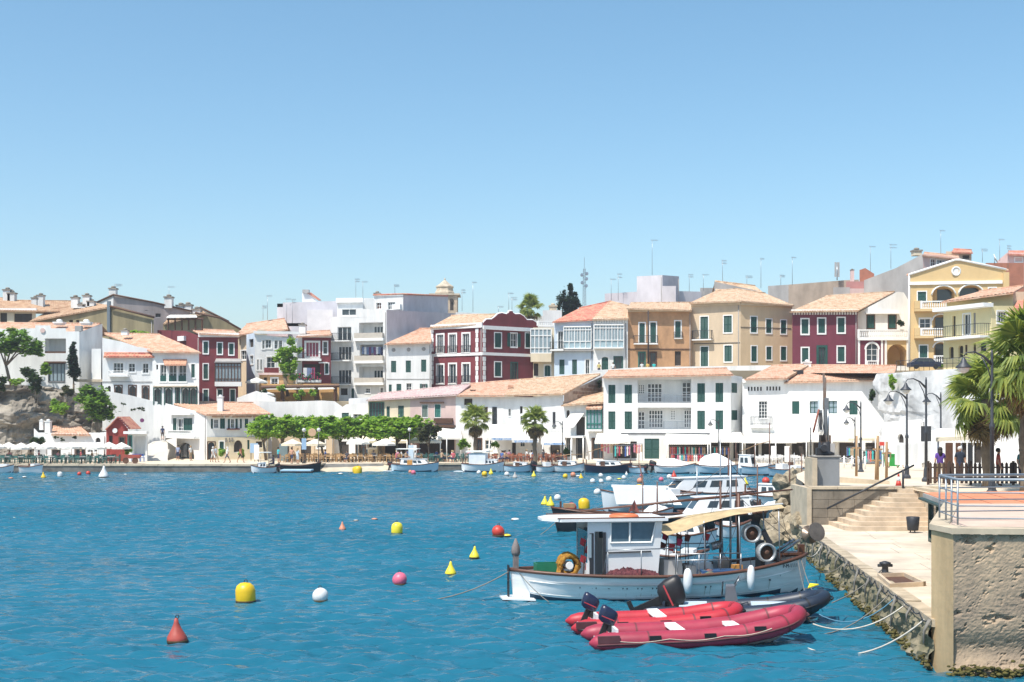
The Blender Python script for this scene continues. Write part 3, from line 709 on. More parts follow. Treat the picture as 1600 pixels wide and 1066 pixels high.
roof(h.o, P(255, 506, 186.8), P(322, 489, 188), P(316, 485, 193), P(270, 489, 193), TILEB, back=False)
m = MB(); m.tube([P(305, 488.7, 187.6), P(345, 497, 188), P(376, 515, 189.7)], .16, 5); m.tube([P(312, 480, 192), P(358, 503, 193)], .16, 5); m.build('verge', BROWN, h.o)
m = MB(); m.poly([P(300, 488, 192.3), P(312, 480, 192.3), P(358, 503, 193.2), P(358, 520, 193.2), P(300, 520, 192.3)]); m.build('rear_gable', GREYR, h.o)
for x, y0 in ((283, 473), (294, 472), (308, 479)): chimney(h.o, x, y0, 492, 190.5, 1.15)

# --- left white houses above the cliff
h = House('white_villa', 'white villa with stepped parapet and round medallion above the cliff', 60, 160, 6)
f = h.face(-40, 160, 124, 160, [(-40, 514), (32, 514), (32.3, 513), (55, 513), (55.3, 508.5), (79, 508.5), (79.3, 513), (103, 513), (103.3, 518), (124, 518)], WHITE,
  [('none', 70, 529, 103, 552, {'depth': 1.6}), ('curt', 76, 568, 101, 596, {'nx': 4, 'nz': 1, 'fr': IRON, 'sur': .06})])
m = MB(); f.bx(m, f.t(70), f.t(103), f.z(86, 552), f.z(86, 529), -1.7, -1.6); m.build('loggia_wall', WHITE2, h.o)
m = MB(); f.bx(m, f.t(70), f.t(103), f.z(86, 552), f.z(86, 549), -.3, -.1); m.build('loggia_parapet', BROWN, h.o)
h.band(f, 70, 103, 565, 567.5, .35, BROWN, 'lintel')
m = MB(); m.lathe([(.3, -.06), (.3, .06)], 14, f.pt(f.t(67), f.z(67, 516.5), .06), M=Matrix.Rotation(R(90), 3, 'X')); m.build('medallion', PINK, h.o)
h.shell(-40, 160, 124, 160, Zz(516, 160), WHITE, 8, cap=False)
g = h.face(124, 160, 160, 164.5, [(124, 519), (160, 506)], WHITE2, [('dark', 148, 515, 157, 521)])
h.shell(124, 160, 160, 164.5, Zz(519, 163), WHITE2, 5)
roof(h.o, P(-40, 517, 160.6), P(126, 520, 160.6), P(157, 506, 166), P(-40, 505, 166), TILE)
for x in (93, 135): chimney(h.o, x, 499, 508, 163, 1.1, WHITE, False)
m = MB(); m.span((X(116, 160), 160.2, Zz(518, 160)), (X(126, 160), 160.9, Zz(509, 160))); m.build('water_tank', GREYR, h.o)
g2 = h.face(143, 158.8, 158, 158.8, 545, WHITE, z0=8); h.shell(143, 158.8, 158, 158.8, Zz(545, 159), WHITE, 3)
h.band(g2, 122, 164, 593, 597, .6, STONE, 'plinth')

h = House('white_terrace_house', 'white terrace house with arched ground floor doors above the ramp', 200, 158, 4)
f = h.face(160, 157.2, 238, 158, [(160, 528), (190, 534), (215, 542), (238, 546)], WHITE, [('dark', 176, 534, 179, 542, {'sur': .05}), ('glass', 177, 567, 193, 583, {'nx': 3}), ('glass', 201, 568, 211, 581), ('glass', 223, 568, 232, 583),
  ('dark', 168, 603, 173, 613, A1), ('door', 180, 603, 190, 622, {'arch': 1.0, 'fr': BROWN}), ('door', 202, 603, 212, 624, {'arch': 1.0, 'fr': BROWN}), ('door', 223, 604, 232, 628, {'arch': 1.0, 'fr': BROWN})])
h.shell(160, 157.2, 238, 158, Zz(548, 158), WHITE, 9)
balcony(f, h.o, 171, 201, 580, 587, .8, m=TRIM)
roof(h.o, f.pt(f.t(163), f.z(163, 557), .5), f.pt(f.t(242), f.z(242, 557), .5), f.pt(f.t(242), f.z(242, 552.5), 0), f.pt(f.t(163), f.z(163, 552), 0), TILER, back=False, over=.1, name='canopy')
h.band(f, 160, 238, 596, 597.5, .06, GREYR, 'string_course')
h2 = House('white_terrace_house', 'white corner house with green glazed window bays beside the maroon building', 275, 157, 0)
f = h2.face(238, 157.6, 311, 156.8, [(238, 550), (311, 550)], WHITE, [('glass', 250.5, 570, 260, 596, {'nz': 2, 'fr': TRIM}), ('glass', 264, 570, 276, 596), ('glass', 279, 570, 291, 596), ('shut', 299, 569, 304.5, 590), ('dark', 244, 570, 247, 578),
  ('door', 241, 607, 251, 632, {'arch': .9, 'fr': GREEN}), ('door', 258, 607, 268, 632, {'arch': .9, 'fr': GREEN}), ('door', 275, 607, 280, 632, {'fr': GREEN}), ('door', 285, 607, 295, 632, {'arch': .9, 'fr': GREEN}), ('door', 297, 607, 307, 632, {'arch': .9, 'fr': GREEN})])
for a, b in ((250.5, 260), (264, 276), (279, 291)):
    m = MB(); f.bx(m, f.t(a), f.t(b), f.z((a + b) / 2, 596), f.z((a + b) / 2, 587), -.12, .05); m.build('green_panel', GREEN, h2.o)
h2.shell(238, 157.6, 311, 156.8, Zz(551, 157), WHITE, 9)
roof(h2.o, P(236, 549, 157.2), P(313, 550, 156.4), P(250, 522.5, 166), P(163, 521.5, 166), TILE, back=False)
m = MB(); m.poly([P(311, 550, 156.8), P(250, 523, 165.9), P(311, 560, 165)]); m.build('gable', WHITE, h2.o)
roof(h2.o, f.pt(f.t(262), f.z(262, 570), .9), f.pt(f.t(295), f.z(295, 570), .9), f.pt(f.t(292), f.z(292, 563), 0), f.pt(f.t(255), f.z(255, 563), 0), mat('rust_stripe_awning', (.55, .28, .18), .9, .3, 4), back=False, over=.05, amp=.03, name='awning')
h2.band(f, 241, 308, 603, 605, .35, STONE, 'ledge'); chimney(h2.o, 195.5, 513, 524, 163, .8, WHITE)

# --- left maroon building
h = House('maroon_building', 'tall maroon building with enclosed wooden balcony at left', 340, 168, 4, 'building')
f = h.face(246, 174, 312, 168, [(246, 516), (290, 517), (312, 525)], MAROON)
g = h.face(312, 168, 372, 168.6, 527, MAROON, [('shut', 318, 534, 325, 552), ('shut', 340, 536, 347, 553), ('shut', 358, 537, 365, 554), ('shut', 318, 569, 325, 592), ('shut', 318, 609, 325, 632), ('shut', 340, 609, 347, 632), ('shut', 360, 609, 367, 632)])
h.shell(246, 174, 372, 168.6, Zz(527, 169), MAROON, 8); h.band(g, 310, 374, 520.5, 527, .28)
roof(h.o, P(311, 521, 167.6), P(375, 524, 168.3), P(366, 517, 173), P(298, 515, 173), TILE)
o_ = MB(); g.bx(o_, g.t(337), g.t(378), g.z(357, 604), g.z(357, 597), -.02, 1.15); bay = o_.build('bay_balcony', TRIM, h.o)
o_ = MB(); g.bx(o_, g.t(338), g.t(377), g.z(357, 597), g.z(357, 569), .05, 1.0); o_.build('bay_glass', GLASS2, bay)
o_ = MB(); t0, t1 = g.t(337.5), g.t(377.5)
for i in range(9): t = t0 + (t1 - t0) * i / 8; g.bx(o_, t - .05, t + .05, g.z(357, 597), g.z(357, 568), .98, 1.08)
for ya, yb in ((598, 596), (593, 592), (574, 573), (569, 567.5)): g.bx(o_, t0, t1, g.z(357, ya), g.z(357, yb), .97, 1.1)
for i in range(3): g.bx(o_, t0 - .06, t0 + .02, g.z(357, 597), g.z(357, 568), .1 + i * .45, .2 + i * .45)
o_.build('bay_frame', BROWN, bay)
o_ = MB(); g.bx(o_, t0 - .1, t1 + .15, g.z(357, 567.4), g.z(357, 566), -.02, 1.25); o_.prism([g.pt(t0, g.z(357, 566), 1.2), g.pt(t1, g.z(357, 566), 1.2), g.pt(t1, g.z(357, 561), 0), g.pt(t0, g.z(357, 561), 0)], (0, 0, .05)); o_.build('bay_roof', GREYR, bay)
o_ = MB(); f.bx(o_, f.t(281), f.t(291), f.z(286, 533), f.z(286, 525.5), .02, .4); o_.build('air_conditioner', TRIM, h.o)
pg = thing('roof_pergola', 'dark timber pergola with pale canopy on the maroon roof terrace', 'pergola', P(290, 516, 172))
for i in range(6):
    for d in (171.5, 174.5):
        x = 263 + i * 10.6; MB().bar(P(x, 516, d), P(x, 497, d), .16).build('post', BROWN, pg)
m = MB(); m.prism([P(260, 497, 171), P(308, 496.5, 171), P(306, 493.5, 175.2), P(266, 493.5, 175.2)], (0, 0, .12)); m.build('canopy', CANVAS, pg, True)
for d in (171.5, 174.5): MB().bar(P(261, 499, d), P(318, 498, d), .16).build('beam', BROWN, pg)

# --- white house with set back storeys
h = House('white_house', 'white house with blue grey side wall behind the street tree', 410, 176, 4)
f = h.face(385, 178, 398, 174.5, [(385, 523), (398, 520)], PALEBLUE, [('dark', 389, 530, 396, 543), ('glass', 391, 556, 396, 569)])
g = h.face(398, 174.5, 466, 176, [(398, 522), (440, 527), (466, 529)], WHITE, [('glass', 410, 532, 413, 545), ('glass', 415, 531, 424, 544), ('glass', 429, 532, 434, 545), ('glass', 436, 532, 441, 545), ('dark', 451, 531, 454, 538), ('glass', 402, 562, 404, 578), ('glass', 407, 562, 409, 578), ('door', 417, 558, 430, 575)])
h.shell(385, 178, 466, 176, Zz(530, 176), WHITE, 8); balcony(g, h.o, 412, 435, 575, 583, .8, solid=MAROON)
h.band(g, 396, 468, 518, 522, .35, TRIM); m = MB(); g.bx(m, g.t(419), g.t(452), g.z(435, 524), g.z(435, 517), -2.5, -2.3); m.build('terrace_parapet', PINK, h.o)
h3 = House('ochre_house', 'small ochre ground floor with dark window below the street tree', 425, 172, 4)
f = h3.face(405, 172, 462, 172, 584, mat('warm_ochre', (.60, .36, .17), .9, .15, 1), [('glass', 424, 591, 434, 604), ('dark', 412, 590, 417, 612)]); h3.shell(405, 172, 462, 172, Zz(584, 172), BEIGE, 3); h3.band(f, 404, 463, 583, 586, .3, PINK)
h = House('tiled_house', 'ochre house with orange tile roof behind the white corner house', 400, 190, 7)
f = h.face(372, 188, 402, 186, [(372, 521), (402, 517)], BEIGE, [('dark', 374, 527, 376, 540), ('glass', 377, 548, 385, 562)]); h.face(402, 186, 440, 188, 515, CREAM); h.shell(372, 188, 440, 188, Zz(518, 188), CREAM, 7)
roof(h.o, P(368, 523, 187), P(450, 514, 186), P(445, 498, 194), P(385, 507, 194), TILE)
h = House('white_block', 'large pale lilac windowless block on the skyline left of the apartments', 480, 200, 8, 'building')
f = h.face(433, 200, 442, 199, [(433, 480), (442, 480)], LILAC); f = h.face(442, 199, 540, 199, [(442, 473), (540, 470)], LILAC, [('none', 453, 476, 454, 477)]); h.shell(433, 200, 540, 199, Zz(474, 200), LILAC, 9)
f = h.face(480, 196, 520, 196, 484, mat('pale_pink_white', (.74, .70, .70), .9, .1, .8), name='front_block'); h.shell(480, 196, 520, 196, Zz(484, 196), LILAC, 3)
f = h.face(472, 203, 496, 203, [(472, 457), (482, 457), (500, 471)], WHITE, [('dark', 472.5, 462, 476, 469, {'sur': 0})]); m = MB(); m.prism([P(480, 458, 202.8), P(498, 470, 202.8), P(502, 470, 205), P(486, 458, 205)], (0, 0, .1)); m.build('red_stair_roof', TILER, h.o, True)
m = MB().span((X(473, 203), 202.6, Zz(458, 203)), (X(483, 203), 203.6, Zz(453, 203))); m.build('water_tank', GREYR, h.o); m = MB(); m.span((X(442, 199), 199, Zz(510, 199)), (X(472, 199), 200, Zz(505, 199))); m.build('ledge', WHITE, h.o)

# --- small maroon house with flowered balcony
h = House('maroon_house', 'narrow maroon house with laundry and flowers on its balcony', 490, 177, 4)
f = h.face(466, 177, 472, 177, 525, WHITE); f = h.face(472, 177, 517, 177.6, 525, MAROON, [('glass', 478, 535, 498, 558, {'nx': 4, 'nz': 1, 'sur': .22, 'glass': mat('red_curtain_glass', (.28, .05, .08), .3, .4, 5)}), ('glass', 505, 534, 511.5, 553, {'nx': 1}), ('dark', 475, 569, 500, 597), ('shut', 508, 568, 513, 584)])
h.shell(466, 177, 517, 177.6, Zz(525, 177), WHITE, 8); roof(h.o, P(463, 526, 176.6), P(518, 523, 177), P(516, 517, 182), P(474, 519, 182), TILE)
h.band(f, 466, 518, 523, 527.5, .25); bal = balcony(f, h.o, 466, 502, 553, 561, 1.1, .3, m=IRON); bl2 = balcony(f, h.o, 465, 502, 584, 594, 1.2, .35); 
h.band(f, 498, 512, 566, 568, .5, TRIM, 'door_hood'); chimney(h.o, 473, 504, 522, 179, .9, WHITE)
FLW = [mat('flower_pink', (.62, .06, .16), .8, .3, 6), mat('flower_leaf', (.05, .14, .03), .8, .3, 6), mat('laundry_blue', (.20, .26, .42), .9, .3, 4), mat('laundry_white', (.75, .75, .76), .9, .1, 4)]
fb = MB()
for i in range(60): fb.ball(f.pt(f.t(random.uniform(466, 501)), f.z(483, random.uniform(583, 594)), 1.2 + random.uniform(-.05, .15)), random.uniform(.06, .13), 5, random.choice([0, 1, 1]))
tag(fb.build('balcony_flowers', FLW), 'pink flowers and green plants along the maroon house balcony rail', 'flowers', kind='stuff')
lw = thing('laundry', 'blue and white washing hung over the maroon house balcony', 'laundry', f.pt(f.t(482), f.z(482, 594), 1.2))
for a, b, mm in ((474, 480, 3), (479.5, 485, 2), (485.5, 491, 2), (487, 492, 0)):
    m = MB(); f.bx(m, f.t(a), f.t(b), f.z(a, random.uniform(588, 593)), f.z(a, random.uniform(574, 577)), 1.2, 1.3); m.build('towel', FLW[mm], lw)

# --- terrace restaurant with brown pergola under it
pg = thing('pergola', 'brown steel pergola with white awning strips above the white wall', 'pergola', P(470, 627, 170))
OCW = MB(); OCW.poly([P(405, 630, 171.8), P(530, 630, 171.8), P(530, 600, 171.8), P(405, 600, 171.8)]); solo(OCW, 'terrace_wall', mat('orange_ochre_wall', (.62, .38, .16), .9, .15, 1), 'ochre rear wall of the pergola restaurant', 'wall')
for x in (412, 441, 466, 494, 524): MB().bar(P(x, 630, 168.5), P(x, 604, 168.5), .34).build('post', BROWN, pg)
for x in (414, 443, 470, 497): MB().bar(P(x, 630, 171.2), P(x, 605, 171.2), .2).build('post', BROWN, pg)
MB().bar(P(408, 605, 168.4), P(530, 603, 168.4), .3).build('beam', BROWN, pg)
for a, b in ((412, 440), (443, 493), (497, 523)):
    MB().prism([P(a, 609, 168.2), P(b, 608, 168.2), P(b, 605, 171.5), P(a, 606, 171.5)], (0, 0, .08)).build('awning', CANVAS, pg, True)

# --- white apartment block
h = House('apartment_block', 'tall white apartment block with balconies and side wall painted in lilac shade', 560, 183, 4, 'building')
f = h.face(517, 184.5, 556, 183.4, 495, WHITE2, [('glass', 527.5, 511, 549, 533, {'nx': 3, 'nz': 1, 'sur': 0}), ('glass', 528.5, 541.5, 549, 563, {'nx': 4, 'nz': 1, 'sur': 0}), ('glass', 528.5, 578, 549, 599, {'nx': 4, 'nz': 1, 'sur': 0}), ('dark', 532, 607, 543, 618), ('shut', 549, 607, 553.5, 622)])
for y in (521, 552, 589): balcony(f, h.o, 519.5, 549, y, y + 11.5, .75, .14)
g = h.face(556, 183.4, 604, 182, [(556, 482), (604, 485)], WHITE2, [('none', 561, 504, 598.5, 522, {'depth': 1.5}), ('none', 562, 538.5, 598.5, 558, {'depth': 1.5}), ('none', 561, 573, 598.5, 592, {'depth': 1.5}), ('glass', 594, 606, 599, 616), ('glass', 571, 607, 578, 614)])
for ya, yb, yr, ys in ((504, 522, 520.5, 529), (538.5, 558, 556, 564), (573, 592, 590.5, 598)):
    m = MB(); g.bx(m, g.t(560), g.t(599), g.z(580, yb), g.z(580, ya), -1.62, -1.5); wl = m.build('loggia_wall', WHITE2, h.o)
    w = MB()
    for i in range(4): a = 579 + i * 4.8; g.bx(w, g.t(a), g.t(a + 3), g.z(a, yb), g.z(a, ya + 6), -1.49, -1.44)
    w.build('loggia_door', GLASS, h.o)
    m = MB(); g.bx(m, g.t(556), g.t(600), g.z(578, ys), g.z(578, yr), .52, .6); g.bx(m, g.t(556), g.t(556.8), g.z(556, ys), g.z(556, yr), .02, .5); g.bx(m, g.t(599.2), g.t(600), g.z(600, ys), g.z(600, yr), .02, .5); m.build('balcony_panel', mat('beige_panel', (.52, .47, .40), .8, .1, 2), h.o)
    m = MB(); g.bx(m, g.t(555), g.t(601), g.z(578, ys + 4), g.z(578, ys), -.02, .65); m.build('balcony_slab', TRIM, h.o)
lw = thing('laundry', 'dark and light clothes drying in the apartment loggia', 'laundry', g.pt(g.t(580), g.z(580, 557), -.4))
for i in range(9):
    a = 563.5 + i * 3.7; m = MB(); g.bx(m, g.t(a), g.t(a + 3.3), g.z(a, random.uniform(551, 556)), g.z(a, 542), -.5, -.42); m.build('garment', random.choice([FLW[2], FLW[3], mat('navy_cloth', (.03, .04, .10), .9), mat('purple_cloth', (.16, .07, .16), .9)]), lw)
s_ = h.face(604, 182, 712, 199, [(604, 484), (712, 490)], LILAC, name='side_wall'); h.shell(517, 184.5, 604, 182, Zz(495, 183), WHITE2, 15)  # lilac colour paints the shade on this white side wall
p_ = h.face(527, 187, 567, 186.4, [(527, 468), (567, 466)], WHITE, [('glass', 534, 483, 556.5, 493, {'sur': 0, 'nz': 1})], name='penthouse_wall'); h.shell(527, 187, 567, 186.4, Zz(468, 187), WHITE, 8); h.band(p_, 526, 568, 466, 473, .4, TRIM)
p_ = h.face(567, 189, 584, 189, 466, WHITE2, name='penthouse_wall')
p_ = h.face(584, 190, 630, 188, 461.5, WHITE2, [('glass', 588, 473, 596, 483, {'nx': 2, 'glass': mat('brown_glass', (.10, .05, .04), .3)}), ('glass', 606, 472, 618, 484, {'nx': 4})], name='penthouse_wall'); p2_ = h.face(630, 188, 700, 202, [(630, 460), (700, 463)], LILAC, name='side_wall')  # upper side wall takes the same painted lilac shade
h.shell(584, 190, 700, 202, Zz(462, 194), LILAC, 6); m = MB(); m.tube([P(583, 461, 189.8), P(630, 459.5, 187.8), P(700, 462.5, 201.8)], .12, 5); m.build('coping', TILER, h.o)
h.band(p_, 615, 628, 476, 484, .6, TRIM, 'vent_box'); chimney(h.o, 589.5, 455, 463, 192, .9, WHITE2)

# --- white house with round vents
h = House('white_house', 'white house with three round vents and closed green shutters', 640, 178, 4)
f = h.face(604, 178, 674, 178, 537, WHITE, [('shut', 611, 564, 619, 582, {'sur': 0}), ('shut', 634, 563.5, 642, 582, {'sur': 0}), ('shut', 658, 562, 666, 581, {'sur': 0}), ('shut', 607.5, 601, 612, 616, {'sur': 0}), ('shut', 619.5, 600, 627, 614, {'sur': 0}), ('glass', 635, 599, 643, 612), ('open', 659, 600, 665, 611, {'sur': 0})])
for x, y in ((615, 547), (638.5, 546.5), (662, 545.5)):
    m = MB(); m.lathe([(.27, -.03), (.27, .03), (.18, .04), (.17, 0)], 12, f.pt(f.t(x), f.z(x, y), .03), M=Matrix.Rotation(R(90), 3, 'X')); m.build('round_vent', GREYR, h.o)
h.shell(604, 178, 674, 178, Zz(537, 178), WHITE, 9); h.band(f, 604, 674, 592, 593, .05, GREYR, 'string_course')
roof(h.o, P(602, 537, 177.6), P(674, 534.5, 177.6), P(674, 513.5, 187), P(655, 514, 187), TILE)

# --- maroon palace with curved parapet
h = House('maroon_palace', 'maroon corner palace with curved parapet and white quoins', 755, 175, 4, 'building')
OW = lambda *r: [('glass', a, b, c, e, {'nx': 3, 'nz': 1}) for a, b, c, e in r]
f = h.face(674, 180, 754, 175, [(674, 512), (754, 507)], MAROON, [('glass', 683, 523, 693, 551, {'nx': 3, 'nz': 1, 'sur': .2}), ('glass', 702, 522.5, 712.5, 551, {'nx': 3, 'nz': 1, 'sur': .2}), ('glass', 723, 521.5, 733.5, 551, {'nx': 3, 'nz': 1, 'sur': .2}),
  ('glass', 683, 570, 693, 599, {'sur': .2, 'nz': 1}), ('glass', 702, 569, 712.5, 599, {'sur': .2, 'nz': 1}), ('glass', 723, 568.5, 733.5, 598, {'sur': .2, 'nz': 1})])
for x0, x1, y in ((681, 695, 541), (700, 714.5, 540.5), (721, 735.5, 540), (682, 694, 588), (701, 714, 588), (722, 735, 587)): balcony(f, h.o, x0, x1, y, y + 11, .18, .08)
CUR = [(754, 511), (756, 503), (760, 499.5), (768, 499.5), (774, 495), (778, 491), (784, 489.5), (791, 491.5), (795, 489), (795.5, 486.5), (800.5, 486.5), (801, 489), (805, 491.5), (812, 491), (818, 494.5), (823, 500.5), (832, 500.5), (837, 504), (840, 512)]
g = h.face(754, 175, 840, 181, 510, MAROON, [('shut', 773, 520.5, 783, 543), ('open', 798, 521, 807.5, 542), ('shut', 821, 521, 830, 543), ('shut', 773, 566, 783, 588), ('door', 798.5, 567, 808, 592, {'fr': GREEN}), ('dark', 833.5, 567, 839, 588)])
m = MB(); pts = [g.pt(g.t(x), g.z(x, y), .12) for x, y in CUR]; m.prism(pts[::-1], g.pt(0, 0, -.3) - g.pt(0, 0, .12)); m.build('curved_parapet', MAROON, h.o, True)
m = MB(); m.tube([g.pt(g.t(x), g.z(x, y) + .04, -.1) for x, y in CUR], .14, 5); m.build('parapet_coping', TRIM, h.o)
for ff, a, b, ya, yb in ((f, 674, 754, 505.5, 513), (g, 754, 840, 510.5, 516)): h.band(ff, a, b, ya + .5, yb + .8, .22)
for ff, a, b in ((f, 674, 754), (g, 754, 833)): h.band(ff, a, b, 552, 556.5, .12, TRIM, 'string_course')
for ff, x in ((f, 675.5), (f, 745.5), (g, 756.5)):
    for i in range(12):
        y = 517 + i * 7.3; w = 1.7 if i % 2 else 2.3
        if abs(y - 554) < 4: continue
        m = MB(); ff.bx(m, ff.t(x - w), ff.t(x + w), ff.z(x, y + 3.4), ff.z(x, y - 3.3), -.02, .07); m.build('quoin', TRIM, h.o)
h.shell(674, 180, 840, 181, Zz(512, 178), MAROON, 9)
roof(h.o, P(672, 511, 179.8), P(752, 506, 175.2), P(775, 491.5, 184), P(705, 493.5, 186), TILE2)
# --- cream house with glazed bay
h = House('cream_house', 'narrow cream house with white glazed corner bay', 850, 181, 5)
f = h.face(833, 180, 866, 180, 512, CREAM, [('shut', 851, 571, 860, 588, {'arch': .6}), ('dark', 834, 568, 841, 588)]); h.shell(833, 180, 866, 180, Zz(512, 181), CREAM, 8)
o_ = MB(); f.bx(o_, f.t(829), f.t(861), f.z(845, 566), f.z(845, 553), -.02, 1.1); bay = o_.build('bay_base', CREAM, h.o)
o_ = MB(); f.bx(o_, f.t(829.5), f.t(860.5), f.z(845, 553), f.z(845, 516), .1, 1.0); o_.build('bay_glass', GLASS2, bay); o_ = MB()
for i in range(6): t = f.t(829 + 32 * i / 5); f.bx(o_, t - .06, t + .06, f.z(845, 553), f.z(845, 515), .95, 1.08)
for y in (553, 545, 526, 515.5): f.bx(o_, f.t(829), f.t(861), f.z(845, y), f.z(845, y - 1.3), .96, 1.1)
o_.build('bay_frame', TRIM, bay); balustrade(f, h.o, 839, 866, 501.5, 509, -.3)
# --- pale blue and white houses with glazed galleries
def gallery(f, h, x0, x1, y0, ym, y1, n, out=.5):
    o_ = MB(); xm = (x0 + x1) / 2; f.bx(o_, f.t(x0), f.t(x1), f.z(xm, y1 + 2), f.z(xm, y1), -.02, out + .15); f.bx(o_, f.t(x0), f.t(x1), f.z(xm, y0), f.z(xm, y0 - 2), -.02, out + .15); b = o_.build('gallery', TRIM, h.o)
    o_ = MB(); f.bx(o_, f.t(x0) + .05, f.t(x1) - .05, f.z(xm, ym), f.z(xm, y0), 0, out); o_.build('gallery_glass', GLASS2, b)
    o_ = MB(); f.bx(o_, f.t(x0) + .05, f.t(x1) - .05, f.z(xm, y1), f.z(xm, ym), 0, out); o_.build('gallery_panel', mat('frosted_panel', (.36, .48, .52), .35, .15, 2), b); o_ = MB()
    for i in range(n + 1): t = f.t(x0) + (f.t(x1) - f.t(x0)) * i / n; w = .06 if i % 2 else .1; f.bx(o_, t - w / 2, t + w / 2, f.z(xm, y1 if not i % 2 else ym), f.z(xm, y0), out - .02, out + .08)
    for y in (ym, y0 + (ym - y0) * .18): f.bx(o_, f.t(x0), f.t(x1), f.z(xm, y + .6), f.z(xm, y - .6), out - .02, out + .1)
    o_.build('gallery_frame', TRIM, b)
h = House('pale_blue_house', 'pale blue house with white glazed gallery under red tiles', 895, 178, 6)
f = h.face(866, 178.6, 927, 178, [(866, 503), (927, 500)], PALEBLUE, [('glass', 872, 518, 880, 545, {'nx': 2}), ('shut', 874, 562, 882, 585, {'sur': 0}), ('shut', 894, 562, 901.5, 585, {'sur': 0}), ('door', 915, 562, 921, 585)])
gallery(f, h, 881, 924, 512, 534, 544, 10); balcony(f, h.o, 860, 881, 535, 546.5, .9, .2); h.band(f, 860, 927, 546.5, 549, .6, GREYR, 'ledge')
h.shell(866, 178.6, 927, 178, Zz(504, 178), PALEBLUE, 8); roof(h.o, P(864, 502.5, 178.2), P(928, 499, 177.6), P(955, 471, 190), P(905, 482, 187), TILER)
h = House('white_gallery_house', 'white house with dentil cornice and pale blue glazed gallery', 955, 178, 6)
f = h.face(927, 177.6, 981, 177.6, 498, WHITE, [('shut', 940, 558, 950.5, 580, {'arch': .6}), ('door', 960, 558, 972, 580, {'fr': GREEN})])
gallery(f, h, 928, 974, 509, 532, 543, 10); h.shell(927, 177.6, 981, 177.6, Zz(500, 178), WHITE, 8)
m = MB()
for i in range(13): t = f.t(929 + i * 4); f.bx(m, t, t + .16, f.z(950, 505), f.z(950, 501), -.02, .25)
f.bx(m, 0, f.L, f.z(950, 501), f.z(950, 498), -.02, .3); m.build('dentils', TRIM, h.o)
roof(h.o, P(925, 499, 177.2), P(982, 497.5, 177.2), P(982, 478, 188), P(952, 471, 190), TILE2)
# --- tan house
h = House('tan_house', 'weathered tan house with iron balcony and arched green shutters', 1030, 178, 7)
AS = {'arch': .5, 'sur': .16}
f = h.face(981, 178, 1080, 178, [(981, 483), (1080, 485)], TAN, [('shut', 999, 505, 1007.5, 536, AS), ('shut', 1016, 504, 1025, 536, AS), ('shut', 1055, 502, 1063.5, 528, AS), ('glass', 998.5, 551, 1007.5, 578, {'fr': TEALG}), ('door', 1016, 551, 1025, 578, {'fr': BROWN}), ('dark', 1054.5, 549, 1064, 572)])
balcony(f, h.o, 990, 1027, 525, 537, .8); balcony(f, h.o, 1053, 1066, 519, 528.5, .3, .08); h.shell(981, 178, 1080, 178, Zz(486, 178), TAN, 9)
roof(h.o, P(979, 482, 177.4), P(1081, 484.5, 177.4), P(1081, 473, 187), P(985, 474, 187), TILE2); h.band(f, 981, 1080, 545, 546.5, .08, BROWN, 'pipe')
h.band(f, 981, 1080, 484.5, 487.5, .22, CREAM)
# --- beige corner building
h = House('beige_building', 'beige corner building with green shutters and hipped tile roof', 1157, 176, 7, 'building')
f = h.face(1080, 179, 1157, 176, [(1080, 477), (1157, 473)], BEIGE, [('shut', 1094.5, 495, 1106.5, 530), ('shut', 1131, 493.5, 1143.5, 519.5), ('shut', 1095, 542, 1106.5, 577), ('shut', 1132, 540, 1143.5, 565)])
g = h.face(1157, 176, 1238, 179, [(1157, 473), (1238, 478)], mat('beige_lit_plaster', (.64, .48, .30), .9, .14, .6, .2, streak=3), [('shut', 1173, 495, 1182.5, 519.5), ('shut', 1197, 499, 1205.5, 520.5), ('shut', 1220, 500.5, 1228.5, 521.5), ('shut', 1174, 541, 1182.5, 565), ('shut', 1197.5, 542, 1205.5, 562), ('shut', 1220, 542, 1228.5, 563)])
balcony(f, h.o, 1083, 1113.5, 517, 530.5, .8); h.shell(1080, 179, 1238, 179, Zz(477, 178), BEIGE, 10)
for ff, a, b, y in ((f, 1080, 1157, 472.5), (g, 1157, 1238, 473.5)): h.band(ff, a, b, y, y + 5, .2, CREAM)
roof(h.o, P(1078, 473, 178.6), P(1157, 470, 175.6), P(1150, 452, 186), P(1118, 455, 187), TILE2, back=False); roof(h.o, P(1157, 470, 175.6), P(1240, 477, 178.6), P(1196, 459, 187), P(1150, 452, 186), TILE2, back=False)
roof(h.o, P(1118, 457, 187.5), P(1195, 459, 187.5), P(1180, 447, 191), P(1117, 439.5, 191), TILE2, name='upper_roof'); m = MB(); m.poly([P(1116, 460, 188.5), P(1196, 461, 188.5), P(1196, 457, 188.5), P(1116, 440, 188.5)]); m.build('upper_wall', GREYR, h.o)
h.band(f, 1084, 1156, 536, 537, .06, IRON, 'cable'); h.band(g, 1157, 1236, 512, 512.8, .06, IRON, 'cable')
